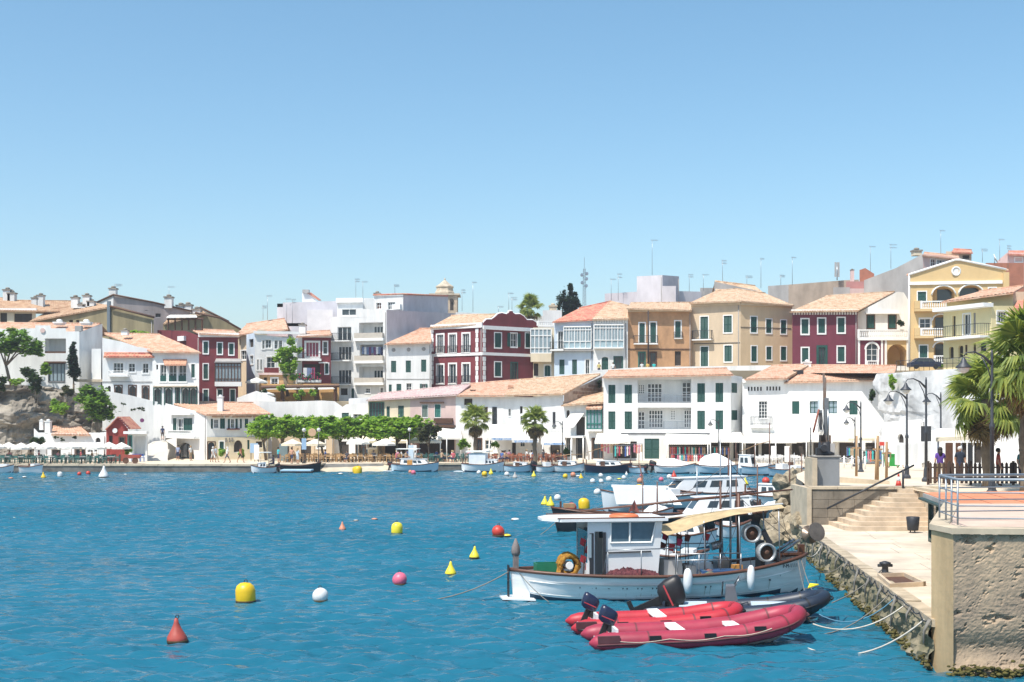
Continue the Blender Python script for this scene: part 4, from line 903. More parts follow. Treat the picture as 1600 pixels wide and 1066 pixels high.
# --- plum house
h = House('plum_house', 'plum red house with white framed green shutters and dentil eaves', 1290, 174, 7)
f = h.face(1238, 174, 1340, 174, 487, MAROON2, [('shut', 1252.5, 499, 1263, 521.5, {'sur': .18}), ('shut', 1278.5, 498, 1289, 520.5, {'sur': .18}), ('shut', 1309, 497, 1319.5, 519.5, {'sur': .18}), ('shut', 1253, 544, 1263, 566, {'sur': .18}), ('door', 1279, 543, 1289.5, 577, {'fr': GREEN, 'sur': .3}), ('shut', 1309, 542, 1319.5, 565, {'sur': .18})])
h.shell(1238, 174, 1340, 174, Zz(487, 174), MAROON2, 9); h.band(f, 1236, 1341, 484, 487.5, .35); m = MB()
for i in range(24): t = f.t(1239 + i * 4.2); f.bx(m, t, t + .18, f.z(1290, 492), f.z(1290, 487.5), -.02, .28)
m.build('dentils', TRIM, h.o); roof(h.o, P(1235, 486.5, 173.5), P(1342, 485, 173.5), P(1398, 456, 184), P(1290, 463, 184), TILE2)
# --- white house with balustrade and archway
h = House('archway_house', 'white house with balustraded terrace over an ochre archway', 1380, 172, 7)
f = h.face(1340, 176, 1420, 176, [(1340, 489), (1402, 456), (1412, 457), (1420, 470)], WHITE, [('shut', 1355, 493, 1366, 513, {'fr': BROWN, 'sur': .12}), ('shut', 1388.5, 493, 1399.5, 513, {'fr': BROWN, 'sur': .12})], name='upper_wall')
g = h.face(1340, 172, 1382, 172, 530, MAROON2, [('glass', 1354, 537, 1371, 564, {'arch': 1, 'nx': 2, 'nz': 3, 'sur': 0})]); g2 = h.face(1382, 172, 1420, 172, 530, OCHRE, [('none', 1386, 538, 1417, 572, {'arch': 1, 'depth': 3})])
m = MB(); m.poly([P(1382, 575, 175), P(1420, 575, 175), P(1420, 532, 175), P(1382, 532, 175)]); m.build('archway_back', OCHRE, h.o)
balustrade(g, h.o, 1340, 1420, 515, 529, .1); h.band(g, 1340, 1420, 529, 532, .25); h.band(f, 1352, 1404, 489, 491, .5, TRIM, 'door_hood'); balustrade(g, h.o, 1353, 1372, 564, 572, .08)
m = MB(); m.poly([P(1340, 530, 172), P(1420, 530, 172), P(1420, 528, 176), P(1340, 528, 176)]); m.build('terrace_floor', PAVE, h.o)
for x in (1342, 1378, 1384, 1418): h.band(g, x - 1.6, x + 1.6, 532, 573, .08, TRIM, 'pilaster')
h.shell(1340, 176, 1420, 176, Zz(489, 176), WHITE, 8); m = MB()
N = 10
for k in range(N):
    a0, a1 = math.pi * k / N, math.pi * (k + 1) / N
    q = lambda a, r: g.pt(g.t(1362.5) + r * math.cos(a), g.z(1362, 546) + r * math.sin(a), .07)
    m.add([q(a0, .78), q(a0, 1.05), q(a1, 1.05), q(a1, .78)], [(0, 1, 2, 3)])
h.band(g, 1351.5, 1354, 546, 573, .07, TRIM, 'jamb'); h.band(g, 1371, 1373.5, 546, 573, .07, TRIM, 'jamb'); m.build('arch_trim', TRIM, h.o)
# --- ochre gabled building
h = House('ochre_building', 'tall ochre gabled building with arched loggias and white trim', 1495, 166, 8, 'building')
f = h.face(1420, 166, 1572, 164, [(1420, 429), (1492, 406), (1500, 406), (1572, 421)], OCHRE, [('shut', 1434, 456, 1447, 471), ('none', 1457, 448, 1492, 474, {'arch': .8, 'depth': 1.4}), ('none', 1499, 446, 1536, 474, {'arch': .8, 'depth': 1.4}), ('glass', 1545, 450, 1556, 462), ('glass', 1437, 498, 1454, 513), ('none', 1458, 492, 1482, 516, {'arch': .8, 'depth': 1.4}), ('shut', 1437, 540, 1449, 559), ('none', 1459, 535, 1482, 572, {'arch': .8, 'depth': 1.4})])
m = MB(); f.bx(m, f.t(1455), f.t(1540), f.z(1490, 575), f.z(1490, 440), -1.6, -1.42); m.build('loggia_wall', OCHRE, h.o)
for a, b, y0, y1 in ((1467, 1490, 451, 474), (1502, 1534, 449, 474), (1464, 1480, 495, 516), (1464, 1480, 537, 572)):
    m = MB(); f.bx(m, f.t(a), f.t(b), f.z(a, y1), f.z(a, y0), -1.41, -1.36); m.build('loggia_glazing', GLASS, h.o)
h.band(f, 1420, 1566, 439.5, 444.5, .2)
m = MB(); m.tube([f.pt(f.t(x), f.z(x, y), .08) for x, y in ((1420, 429.5), (1492, 406.5), (1500, 406.5), (1572, 421.5))], .16, 5); m.tube([f.pt(f.t(1420.6), f.z(1420, 573), .03), f.pt(f.t(1420.6), f.z(1420, 429), .03)], .12, 5); m.build('verge_trim', TRIM, h.o)
m = MB(); m.lathe([(.62, -.05), (.62, .05), (.42, .06), (.42, 0)], 18, f.pt(f.t(1494), f.z(1494, 424), .05), M=Matrix.Rotation(R(90), 3, 'X')); m.build('oculus', TRIM, h.o)
for x0, x1, y0, y1 in ((1437, 1482, 471, 483), (1437, 1482, 513.5, 525), (1458, 1482, 556, 568)): balustrade(f, h.o, x0, x1, y0, y1, .7)
for y in (483, 525): h.band(f, 1428, 1484, y, y + 4, .85, OCHRE, 'balcony_slab'); h.band(f, 1428, 1436, y - 12, y, .8, OCHRE, 'balcony_pier')
for x0, x1, yt, yb in ((1457, 1492, 448, 474), (1499, 1536, 446, 474), (1458, 1482, 492, 513), (1459, 1482, 535, 556)):
    m = MB(); r = (f.t(x1) - f.t(x0)) / 2; cm = (f.t(x0) + f.t(x1)) / 2; rh = min(r, 2) * .8; zt = f.z(x0, yt); pts = [f.pt(cm + (r + .1) * math.cos(math.pi * k / 10), zt - r * .8 + (r * .8 + .1) * math.sin(math.pi * k / 10), .03) for k in range(11)]; m.tube(pts, .11, 5); m.build('arch_trim', TRIM, h.o)
h.shell(1420, 166, 1572, 164, Zz(429, 165), OCHRE, 10); roof(h.o, P(1420, 429, 166.2), P(1420, 428, 176), P(1494, 407, 176), P(1494, 406.5, 166.2), TILE, back=False); roof(h.o, P(1572, 420.5, 174), P(1572, 421, 164.2), P(1498, 406.5, 166), P(1498, 407, 176), TILE, back=False)
m = MB(); f.bx(m, f.t(1567), f.t(1576), f.z(1570, 480), f.z(1570, 426), -.5, .4); m.build('pilaster', OCHRE, h.o)
# --- pale yellow house at right edge
h = House('yellow_house', 'pale yellow house with iron railed balcony above the white rock', 1520, 126, 8)
f = h.face(1474, 126, 1549, 120, [(1474, 484), (1549, 472)], YELLOW, [('dark', 1488, 494, 1493, 526, {'sur': .1}), ('glass', 1505.5, 491, 1516, 523), ('shut', 1521, 489, 1524.5, 521, {'sur': 0, 'sh': GREYR}), ('dark', 1483, 542, 1490, 561, {'arch': .6}), ('dark', 1497.5, 540, 1505, 560, {'arch': .6}), ('shut', 1508, 539, 1511.5, 556, {'sur': 0, 'sh': BROWN}), ('shut', 1521, 537, 1525, 558, {'sur': 0, 'sh': BROWN}), ('shut', 1532.5, 536, 1541, 554, {'sur': 0, 'sh': IRON})])
g = h.face(1549, 120, 1640, 123, 478, YELLOW, [('glass', 1558, 487, 1573, 504, {'nx': 4, 'nz': 1}), ('shut', 1560, 541, 1566, 556, {'sh': BROWN})])
balcony(f, h.o, 1476, 1548, 509, 527, 1.3, .22, step=.3); h.shell(1474, 126, 1640, 123, Zz(480, 122), YELLOW, 10)
h.band(f, 1472, 1552, 478, 484, 1.2, TRIM, 'canopy_slab'); f2 = h.face(1479, 127, 1583, 123.6, [(1479, 471), (1583, 456)], YELLOW, name='upper_wall', z0=12); h.face(1583, 123.6, 1640, 124, 456, BEIGE, name='upper_wall', z0=12)
roof(h.o, P(1472, 471.5, 126.7), P(1584, 456.5, 122.6), P(1600, 447, 129), P(1530, 456, 132), TILE); roof(h.o, P(1583, 482, 119.8), P(1640, 482, 119.8), P(1640, 462, 124.5), P(1590, 470, 124), TILER, name='porch_roof')
# --- skyline behind on the right
h = House('grey_gable_house', 'big grey rendered gable wall rising behind the ochre building', 1440, 186, 8)
f = h.face(1350, 188, 1442, 185, [(1350, 438), (1400, 419), (1442, 397)], GREYR); g = h.face(1442, 185, 1500, 188, [(1442, 397), (1500, 403)], PINK, [('glass', 1454, 405, 1462, 416, {'glass': mat('brown_glass', (.10, .05, .04), .3)}), ('glass', 1464, 406, 1473, 415), ('glass', 1474, 407, 1480, 413)])
h.shell(1350, 188, 1500, 188, Zz(437, 187), GREYR, 9); roof(h.o, P(1441, 399, 184.8), P(1500, 405, 187.5), P(1498, 400, 191), P(1444, 395, 190), TILE); chimney(h.o, 1432, 387, 400, 187, 1.2, CREAM)
g = h.face(1478, 194, 1518, 194, 393, BEIGE, [('dark', 1504, 399, 1515, 405)], name='stair_tower'); h.shell(1478, 194, 1518, 194, Zz(393, 194), BEIGE, 4); roof(h.o, P(1487, 394, 193.7), P(1520, 395, 193.7), P(1518, 391, 197), P(1490, 389.5, 197), TILER, name='tower_roof')
h = House('pink_rooftop_house', 'pink rendered rooftop house at the right end of the skyline', 1585, 190, 9)
f = h.face(1558, 190, 1640, 190, [(1558, 408), (1575, 394), (1640, 399)], PINK, [('glass', 1586, 403, 1597, 409)]); h.shell(1558, 190, 1640, 190, Zz(410, 190), PINK, 8); roof(h.o, P(1574, 397, 189.7), P(1640, 400, 189.7), P(1640, 393, 193), P(1576, 393, 193), TILER)
g = h.face(1540, 184, 1600, 184, 411, mat('brick_red_render', (.40, .16, .10), .9, .2, 1), name='front_block'); h.shell(1540, 184, 1600, 184, Zz(411, 184), PINK, 5)
dish = thing('satellite_dish', 'large white satellite dish on the roof at right', 'satellite dish', P(1554, 413, 182))
MB().lathe([(.05, 0), (.4, .05), (.75, .2), (.72, .22), (.38, .09), (.05, .04)], 16, P(1554, 405, 182), M=Matrix.Rotation(R(65), 3, 'Y') @ Matrix.Rotation(R(20), 3, 'X')).build('reflector', TRIM, dish); MB().tube([P(1554, 413, 182.2), P(1554, 405, 182.2)], .05, 6).build('mast', STEEL, dish)
h = House('grey_flat_house', 'flat roofed grey rendered house behind the plum house roof', 1270, 198, 9)
f = h.face(1200, 200, 1232, 198, [(1200, 447), (1232, 445)], GREYR); f = h.face(1232, 198, 1342, 198, [(1232, 445), (1320, 438), (1342, 437)], mat('tan_grey_wall', (.46, .37, .29), .92, .3, .5, .2, streak=2)); h.shell(1200, 200, 1342, 198, Zz(447, 199), GREYR, 8)
g = h.face(1302, 192, 1328, 192, 449, GREYR, name='front_block'); h.shell(1302, 192, 1328, 192, Zz(449, 192), GREYR, 4); g = h.face(1328, 194, 1358, 194, 451, PINK, name='front_block'); h.shell(1328, 194, 1358, 194, Zz(451, 194), PINK, 4)
h = House('pink_terrace_house', 'pink and brick red rooftop terraces left of the grey gable', 1345, 196, 9)
f = h.face(1322, 196, 1372, 196, 440, mat('dusty_rose', (.46, .22, .20), .9, .15, 1)); h.shell(1322, 196, 1372, 196, Zz(440, 196), PINK, 6); g = h.face(1343, 199, 1366, 199, [(1343, 422), (1352, 419), (1366, 428)], mat('brick_red_render', (.4, .16, .1)), name='stair_tower'); h.shell(1343, 199, 1366, 199, Zz(428, 199), PINK, 3); chimney(h.o, 1331.5, 420, 440, 197, .5, PINK)
h = House('lilac_tower_house', 'lilac rendered square roof tower on the centre skyline', 1030, 198, 8, 'building')
f = h.face(995, 199, 1035, 196, [(995, 432), (1035, 430)], LILAC); g = h.face(1035, 196, 1061, 200, [(1035, 430), (1061, 432)], mat('pale_lilac', (.58, .55, .58), .9, .12, .8)); h.shell(995, 199, 1061, 200, Zz(433, 199), LILAC, 5)
k = h.face(945, 201, 995, 201, [(945, 459), (995, 456)], LILAC, name='side_wing'); h.shell(945, 201, 995, 201, Zz(459, 201), LILAC, 6); k = h.face(1061, 201, 1096, 203, [(1061, 455), (1096, 456)], LILAC, name='side_wing'); h.shell(1061, 201, 1096, 203, Zz(456, 202), LILAC, 6)
k = h.face(1035, 192.5, 1056, 192.5, 447, LILAC, name='front_block'); h.shell(1035, 192.5, 1056, 192.5, Zz(447, 192.5), LILAC, 3); k = h.face(1094, 205, 1120, 205, 450, GREYR, name='rear_wall')
# --- church bell tower
BST = mat('bell_tower_stone', (.50, .39, .28), .92, .25, 1.2, .3)
bt = thing('bell_tower', 'stone church bell tower with domed cap rising behind the apartment wall painted in lilac shade', 'tower', P(695, 520, 215))
c = P(695, 486, 217); bw = 20 * .1085
mb = MB(); mb.span((c.x - bw, c.y - bw, 9), (c.x + bw, c.y + bw, Zz(461.5, 215))); mb.build('shaft', BST, bt)
mb = MB(); mb.span((c.x - bw - .35, c.y - bw - .35, Zz(461.4, 215)), (c.x + bw + .45, c.y + bw + .35, Zz(459, 215))); mb.build('cornice', STONE, bt)
mb = MB(); S = .128; M4 = [(13.5 * S, Zz(458.9, 215)), (13.5 * S, Zz(456, 215)), (12.2 * S, Zz(453, 215)), (11.4 * S, Zz(449, 215)), (12.5 * S, Zz(447.5, 215)), (12.3 * S, Zz(446, 215)), (7 * S, Zz(442, 215)), (3.4 * S, Zz(438, 215)), (1.2 * S, Zz(436, 215)), (1.3 * S, Zz(434.5, 215)), (.2 * S, Zz(432, 215))]
mb.lathe(M4, 8, (c.x + .0, c.y, 0), smooth=False); mb.build('cap', STONE, bt)
for x in (706,):
    mb = MB(); mb.span((X(x - 2.6, 215), c.y - bw - .02, Zz(485, 215)), (X(x + 2.6, 215), c.y - bw + .5, Zz(470, 215))); mb.lathe([(2.6 * S, -.04), (2.6 * S, .2)], 12, (X(x, 215), c.y - bw + .02, Zz(470, 215)), M=Matrix.Rotation(R(90), 3, 'X')); mb.build('belfry_opening', DARK, bt)
# --- small stuff on the skyline
h = House('white_roof_house', 'pale stained roof room with water tank beside the dark conifer', 858, 192, 9)
f = h.face(848, 192, 878, 192, 485, WHITE2); h.shell(848, 192, 878, 192, Zz(485, 192), WHITE2, 5); chimney(h.o, 864, 474, 486, 193, 1.1, STONE, False)
AN = [(1019, 375, 430, 198, 'tall aerial on the lilac tower roof'), (556, 436, 466, 190, 'tall left aerial on the apartment penthouse'), (567, 440, 468, 189, 'right aerial on the apartment penthouse'), (617, 445, 461, 192, 'aerial on the apartment upper roof edge'), (418, 462, 500, 195, 'aerial left of the pale lilac block'), (411, 478, 500, 193, 'short aerial on the orange tiled roof'), (448, 467, 505, 197, 'left aerial on the lilac block terrace'), (457, 468, 505, 197, 'right aerial on the lilac block terrace'),
      (739, 441, 488, 195, 'tall aerial left of the maroon palace parapet'), (722, 453, 486, 195, 'aerial beside the bell tower'), (795, 458, 490, 188, 'aerial behind the centre of the curved parapet'), (800, 465, 488, 189, 'thin aerial just right of the parapet peak'), (779, 479, 492, 186, 'short aerial on the palace roof'), (966, 428, 470, 200, 'aerial left of the lilac tower'), (955, 436, 470, 201, 'short aerial on the lilac side wing'), (1077, 429, 456, 202, 'aerial on the right lilac wing'), (1099, 429, 455, 203, 'aerial between lilac wing and beige roof'),
      (1129, 407, 440, 190, 'aerial on the beige building upper roof'), (1189, 404, 450, 192, 'thin tall aerial right of the beige roof'), (1220, 430, 447, 199, 'short aerial on the grey flat roof'), (1238, 402, 445, 198, 'thin whip aerial on the grey flat roof'), (1167, 431, 450, 192, 'low aerial above the beige roof ridge'), (1360, 385, 425, 200, 'aerial left of the grey gable chimney'), (1392, 382, 420, 192, 'aerial above the slope of the grey gable'), (1470, 360, 398, 190, 'tallest aerial on the pink roof right'), (1535, 389, 410, 192, 'aerial behind the ochre gable'), (1562, 374, 408, 188, 'aerial beside the satellite dish'), (1575, 384, 420, 180, 'aerial at the right end of the ochre roof'), (869, 469, 492, 194, 'aerial behind the dark conifer'), (181, 444, 462, 187, 'aerial on the grey party wall chimney'), (264, 448, 475, 190, 'aerial on the far left grey roof')]
for i, (x, y0, y1, d, lb) in enumerate(AN): antenna(x, y0, y1, d, 'thin grey television ' + lb, 1 + i % 2, random.uniform(.5, 1.0))
mt = thing('radio_mast', 'lattice radio mast with drum antennas above the pale blue house', 'mast', P(913, 478, 205))
mb = MB(); b0 = P(913, 480, 205); H_ = Zz(420, 205) - b0.z
for dx, dy in ((-.25, -.15), (.25, -.15), (0, .28)): mb.tube([b0 + Vector((dx, dy, 0)), b0 + Vector((dx * .6, dy * .6, H_))], .04, 4)
for k in range(12): z = H_ * k / 12; mb.bar(b0 + Vector((-.25, -.15, z)), b0 + Vector((.22, -.15, z + H_ / 12)), .03)
mb.tube([b0 + Vector((0, 0, H_)), b0 + Vector((0, 0, H_ + 1.8))], .03, 4); mb.build('lattice', STEEL, mt)
for dx, y in ((-.4, 430), (.4, 428), (.35, 436), (-.35, 442), (.3, 447)): MB().lathe([(.25, -.15), (.25, .15)], 10, P(913, y, 205) + Vector((dx, -.2, 0)), M=Matrix.Rotation(R(80), 3, 'X')).build('drum_antenna', STEEL, mt)
pm = thing('cell_antenna', 'cluster of grey phone antenna panels on the flat roof', 'antenna', P(1309, 438, 197))
for dx in (-.28, 0, .26): p = P(1308, 438, 197) + Vector((dx, 0, 0)); MB().span((p.x - .1, p.y - .06, p.z + .5), (p.x + .1, p.y + .06, Zz(410, 197))).build('panel', GREYR, pm)
p = P(1308, 438, 197); MB().tube([p, p + Vector((0, 0, 2.2))], .08, 6).build('mast', STEEL, pm)
h = House('rear_house', 'pale cream rear house filling the skyline behind the palms', 780, 205, 9)
f = h.face(712, 205, 850, 205, [(712, 488), (850, 494)], WHITE2); h.shell(712, 205, 850, 205, Zz(494, 205), WHITE2, 8)
# ================================================================ waterfront houses
# --- quay house at left
h = House('quay_house', 'white two storey quay house with balustraded balcony and tile roof', 325, 149, QZ)
f = h.face(258, 157.5, 323, 149, [(258, 630), (323, 647)], WHITE, [('shut', 270, 653.5, 276, 680, {'sur': 0}), ('door', 277, 654.5, 286, 681), ('shut', 286.5, 653.5, 300.5, 681, {'sur': 0}), ('door', 274, 691.5, 303.5, 718, {'arch': .9, 'fr': IRON, 'nx': 4, 'sur': 0, 'depth': .4})])
LOW = mat('bounce_lit_ground_floor', (.72, .62, .45), .9, .14, 1, .1, streak=3)  # cream tint paints light bounced up from the ground onto this storey
g = h.face(323, 149, 419, 152, [(323, 647), (419, 646)], WHITE, [('shut', 329.5, 654.5, 333.5, 670, {'sur': 0}), ('glass', 334.5, 655.5, 341.5, 669, {'nx': 3}), ('shut', 344, 654, 351.5, 670, {'sur': 0}), ('shut', 356, 654.5, 360, 670, {'sur': 0}), ('glass', 361, 655, 366, 669), ('shut', 367.5, 654.5, 371.5, 670, {'sur': 0}), ('shut', 375, 654.5, 377.8, 669.5, {'sur': 0}), ('shut', 382.5, 654.5, 387.8, 669.5, {'sur': 0}), ('shut', 396, 654, 401, 669, {'sur': 0}), ('dark', 410, 651, 413, 662, {'sur': 0})], z0=Zz(683, 150), name='upper_wall')
g2 = h.face(323, 148.9, 419, 151.9, [(323, 683), (419, 683)], LOW, [('door', 325, 691, 335.5, 718, {'arch': 1, 'fr': BROWN, 'sur': .1}), ('shut', 343, 690, 349.8, 703, {'arch': .5, 'sur': .12}), ('dark', 365.5, 688, 379, 707, {'arch': 1.5}), ('shut', 386.5, 687.5, 389.8, 702, {'sur': 0}), ('dark', 400, 690, 410, 700, {'sur': 0})])
balustrade(f, h.o, 269, 307, 672.5, 681, .5); h.band(f, 262, 312, 681, 685, .75, TRIM, 'balcony_slab'); h.band(f, 268, 304, 645.5, 648.5, .6, TRIM, 'canopy')
h.shell(258, 157.5, 419, 152, Zz(647, 152), WHITE, 6)
roof(h.o, P(321, 647.5, 148.6), P(424, 646.5, 151.6), P(396, 630, 160), P(262, 627.8, 159), TILE)
for a, b in ((331, 348), (352, 357), (363, 372), (374, 382), (384, 392), (396, 405)):
    m = MB(); g.bx(m, g.t(a), g.t(b), g.z(a, 652.2), g.z(a, 650.6), -.02, .4); m.build('window_hood', TILE, h.o)
m = MB(); g.bx(m, g.t(354), g.t(374), g.z(364, 671.5), g.z(364, 669.6), .02, .3); m.build('flower_box', MAROON, h.o)
chimney(h.o, 344.5, 617, 645, 152, .62, WHITE, False)
m = MB(); g2.bx(m, g2.t(351.5), g2.t(354.5), g2.z(353, 691), g2.z(353, 684.5), .05, .12); g2.bx(m, g2.t(357.5), g2.t(359.5), g2.z(353, 691), g2.z(353, 684.5), .05, .12); g2.bx(m, g2.t(361.5), g2.t(364), g2.z(353, 691), g2.z(353, 684.5), .05, .12); m.build('sign_letters', STONE2, h.o)
# --- low restaurant house under the cliff and red gable hut
h = House('low_restaurant', 'low white restaurant house with terracotta roof under the cliff', 110, 147, QZ)
f = h.face(53, 147.5, 166, 146, [(53, 669), (60, 676), (140, 678), (166, 675)], WHITE, [('dark', 80, 702, 95, 716), ('door', 118, 701, 132, 718, {'fr': BROWN}), ('glass', 137, 701, 142, 707), ('glass', 147, 700, 152, 706), ('dark', 149, 684, 157, 692, {'arch': 1, 'sur': 0})])
h.shell(53, 147.5, 166, 146, Zz(677, 147), WHITE, 5); roof(h.o, P(80, 678, 147), P(141, 679, 146.2), P(128, 668, 151), P(83, 667, 151), TILE)
chimney(h.o, 75.5, 655, 677, 147.5, .62, WHITE, False); chimney(h.o, 65, 655, 672, 148.5, .4, WHITE, False)
h = House('red_gable_hut', 'small dark red gabled hut with round sign beside the ramp', 182, 145, QZ)
f = h.face(166, 145, 200, 145, [(166, 671), (184, 652.5), (200, 670)], mat('rust_red_paint', (.30, .045, .035), .85, .2, 1.5), [('dark', 170, 681, 176, 695, {'sur': 0}), ('door', 187, 684, 194, 700, {'fr': BROWN}), ('dark', 178, 662, 183, 670, {'sur': 0})])
h.shell(166, 145, 200, 145, Zz(671, 145), MAROON, 4); m = MB(); m.prism([P(165, 672, 144.6), P(184, 652, 144.6), P(184, 651, 144.6), P(164, 671, 144.6)], (0, 4.5, 0)); m.prism([P(184, 652, 144.6), P(202, 671, 144.6), P(203, 670, 144.6), P(184, 651, 144.6)], (0, 4.5, 0)); m.build('roof', TILER, h.o, True)
m = MB().lathe([(.28, -.05), (.28, .05)], 12, f.pt(f.t(180), f.z(180, 673), .1), M=Matrix.Rotation(R(90), 3, 'X')); m.build('round_sign', TRIM, h.o)
for i in range(6): a = 185 + i * 3; m = MB(); m.span((X(a, 144.4), 144.3, Zz(655 + i * 3, 144.4)), (X(a + 2.4, 144.4), 144.7, Zz(653 + i * 3, 144.4))); m.build('rafter_end', MAROON, h.o)
h = House('white_porch', 'white flat roofed porch annex with blue chairs beside the red hut', 212, 144, QZ)
f = h.face(200, 144.5, 230, 144.5, 676, WHITE, [('none', 208, 682, 227, 712, {'depth': 1}), ('door', 201, 682, 205, 706, {'fr': TEALG})]); h.shell(200, 144.5, 230, 144.5, Zz(676, 144.5), WHITE, 3)
m = MB(); f.bx(m, f.t(208), f.t(227), QZ, f.z(215, 682), -1.1, -1.0); m.build('porch_wall', WHITE2, h.o); h.band(f, 196, 232, 674, 678, .8, TRIM, 'canopy')
# --- white block, glazed cafe, pink house
h = House('white_block_house', 'plain white cube house with green window behind the plane trees', 555, 158, QZ)
f = h.face(522, 158, 575, 157, [(522, 645), (541, 632), (575, 630)], WHITE, [('shut', 534, 642, 545, 656, {'sur': 0}), ('glass', 552, 647, 565, 656), ('dark', 530, 690, 545, 712, {'sur': 0}), ('door', 555, 684, 575, 713, {'fr': BROWN, 'nx': 4, 'sur': 0})]); h.shell(522, 158, 575, 157, Zz(645, 158), WHITE, 4)
h = House('restaurant_house', 'beige restaurant front behind the plane trees', 480, 156, QZ)
f = h.face(425, 157, 522, 157, [(425, 652), (522, 652)], BEIGE, [('dark', 438, 690, 452, 712, {'sur': 0}), ('dark', 470, 688, 486, 712, {'sur': 0}), ('glass', 495, 688, 508, 700)]); h.shell(425, 157, 522, 157, Zz(652, 157), BEIGE, 4)
h = House('pink_house', 'faded pink and cream house with violet tile roof above the cafe', 645, 154, QZ)
f = h.face(575, 156, 641, 154.5, [(575, 626), (641, 620)], CREAM, [('glass', 577, 629, 600, 652, {'nx': 5, 'nz': 2, 'fr': TEALG, 'sur': .05}), ('shut', 604, 635, 609, 652, {'sur': 0}), ('shut', 622, 634, 631, 652, {'sur': 0}), ('glass', 574, 684, 588, 700), ('none', 590, 680, 640, 716, {'depth': 2.5})])
g = h.face(641, 154.5, 712, 153, [(641, 619), (712, 616)], PINK, [('shut', 659.5, 633, 668.5, 652, {'sur': .04, 'sh': mat('grey_green_shutter', (.16, .21, .18), .7, .15, 4)}), ('shut', 679.5, 632, 688.5, 652, {'sur': .04, 'sh': TEALG}), ('none', 645, 684, 710, 716, {'depth': 2.5})])
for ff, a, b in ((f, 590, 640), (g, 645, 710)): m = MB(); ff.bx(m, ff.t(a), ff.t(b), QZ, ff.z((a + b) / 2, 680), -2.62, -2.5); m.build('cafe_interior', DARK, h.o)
h.shell(575, 156, 712, 153, Zz(626, 155), PINK, 7); h.band(g, 657, 694, 628, 630, .3, BROWN, 'hood'); h.band(g, 679, 708, 653.5, 661.5, .3, BROWN, 'wall_panel'); h.band(f, 601, 638, 652, 655, .8, STONE, 'balcony_slab'); h.band(g, 641, 712, 664, 668, .8, BROWN, 'canopy_beam')
roof(h.o, P(573, 625, 155.8), P(716, 616, 152.6), P(735, 601, 160), P(590, 616, 161), TILEP)
# --- long white house with big roof and stone gable
h = House('long_white_house', 'long white waterfront house with broad tile roof behind two palms', 800, 151, QZ)
f = h.face(712, 153, 785, 151.5, [(712, 617), (785, 617)], WHITE, [('dark', 725, 623, 738, 633, {'sur': .1, 'fr': BROWN}), ('glass', 757, 637, 761, 657, {'fr': BROWN, 'sur': .08}), ('glass', 770, 637, 775.5, 667, {'fr': IRON, 'nz': 3, 'sur': .08}), ('door', 745, 686, 752, 716, {'fr': BROWN}), ('glass', 758, 688, 768, 702)])
g = h.face(785, 151.5, 880, 150.5, [(785, 616), (805, 620), (830, 621), (880, 615)], WHITE, [('glass', 794.5, 639, 798, 650, {'sur': .05}), ('dark', 812.5, 635, 816.5, 647, {'sur': .05}), ('door', 813, 650, 820, 662, {'sur': .1}), ('shut', 863.5, 644, 868, 670, {'sur': 0, 'sh': IRON}), ('glass', 813, 689, 820, 698), ('glass', 830, 689, 836, 697), ('dark', 800, 690, 806, 716), ('dark', 860, 688, 875, 716)])
h.shell(712, 153, 880, 150.5, Zz(619, 151), WHITE, 8)
roof(h.o, P(714, 617.5, 152.5), P(790, 618, 151), P(812, 594, 163), P(732, 600.5, 164), TILE, back=False); roof(h.o, P(788, 617.5, 151), P(882, 615, 150.2), P(938, 585, 162), P(811, 594, 163), TILE2, back=False)
m = MB().prism([P(733, 600.5, 164), P(940, 584, 162), P(940, 582, 162), P(733, 598.5, 164)], (0, .4, 0)); m.build('ridge_parapet', TRIM, h.o, True)
sk = Fac(881, 150.3, 941, 161.8); m = MB(); m.poly([sk.pt(0, 3), sk.pt(sk.L, 3), sk.pt(sk.L, sk.z(940, 588)), sk.pt(0, sk.z(881, 615.5))]); gw = m.build('stone_gable', mat('gable_mortar', (.46, .38, .31), .93, .3, 1, .3), h.o)
GB = mat('gable_block', (.27, .19, .145), .93, .3, 2, .3)
for j in range(9):
    z = sk.z(900, 634) + j * .46
    for i in range(14):
        t = .3 + i * 1.0 + (j % 2) * .5; zl = sk.z(881, 615.5) + (sk.z(940, 588) - sk.z(881, 615.5)) * (t / sk.L)
        if t < sk.L - .9 and z + .5 < zl and t > 2.6 + (j % 3) * .4: m = MB(); sk.bx(m, t, t + .86, z, z + .34, -.02, .035); m.build('block', GB, h.o)
for x, y in ((739, 611), (798, 604), (897, 606)): m = MB(); m.box(P(x, y, 156), (.7, .5, .3)); m.build('skylight' if x == 739 else 'vent', BROWN if x == 739 else TILE, h.o)
# --- small house with green bay
h = House('green_bay_house', 'small white house with green glazed bay and tilted white blind', 910, 149, QZ)
f = h.face(880, 150.2, 943, 148.6, [(880, 633), (943, 628)], WHITE, [('dark', 885, 641, 890, 655, {'arch': 1}), ('dark', 900, 652, 914, 681, {'sur': 0}), ('door', 902, 686, 913, 716, {'fr': IRON, 'nx': 4}), ('glass', 885, 684, 891, 704, {'arch': 1}), ('door', 926, 686, 942, 717, {'fr': BROWN})])
h.shell(880, 150.2, 943, 148.6, Zz(634, 149.5), WHITE, 6); roof(h.o, P(878, 633, 149.8), P(944, 628, 148.2), P(943, 614, 155), P(905, 623, 155), TILE2)
o_ = MB(); f.bx(o_, f.t(919), f.t(942), f.z(930, 674), f.z(930, 671), -.02, .6); bay = o_.build('bay', TRIM, h.o); o_ = MB(); f.bx(o_, f.t(919.5), f.t(941.5), f.z(930, 671), f.z(930, 639), 0, .5); o_.build('bay_glass', GLASS2, bay); o_ = MB()
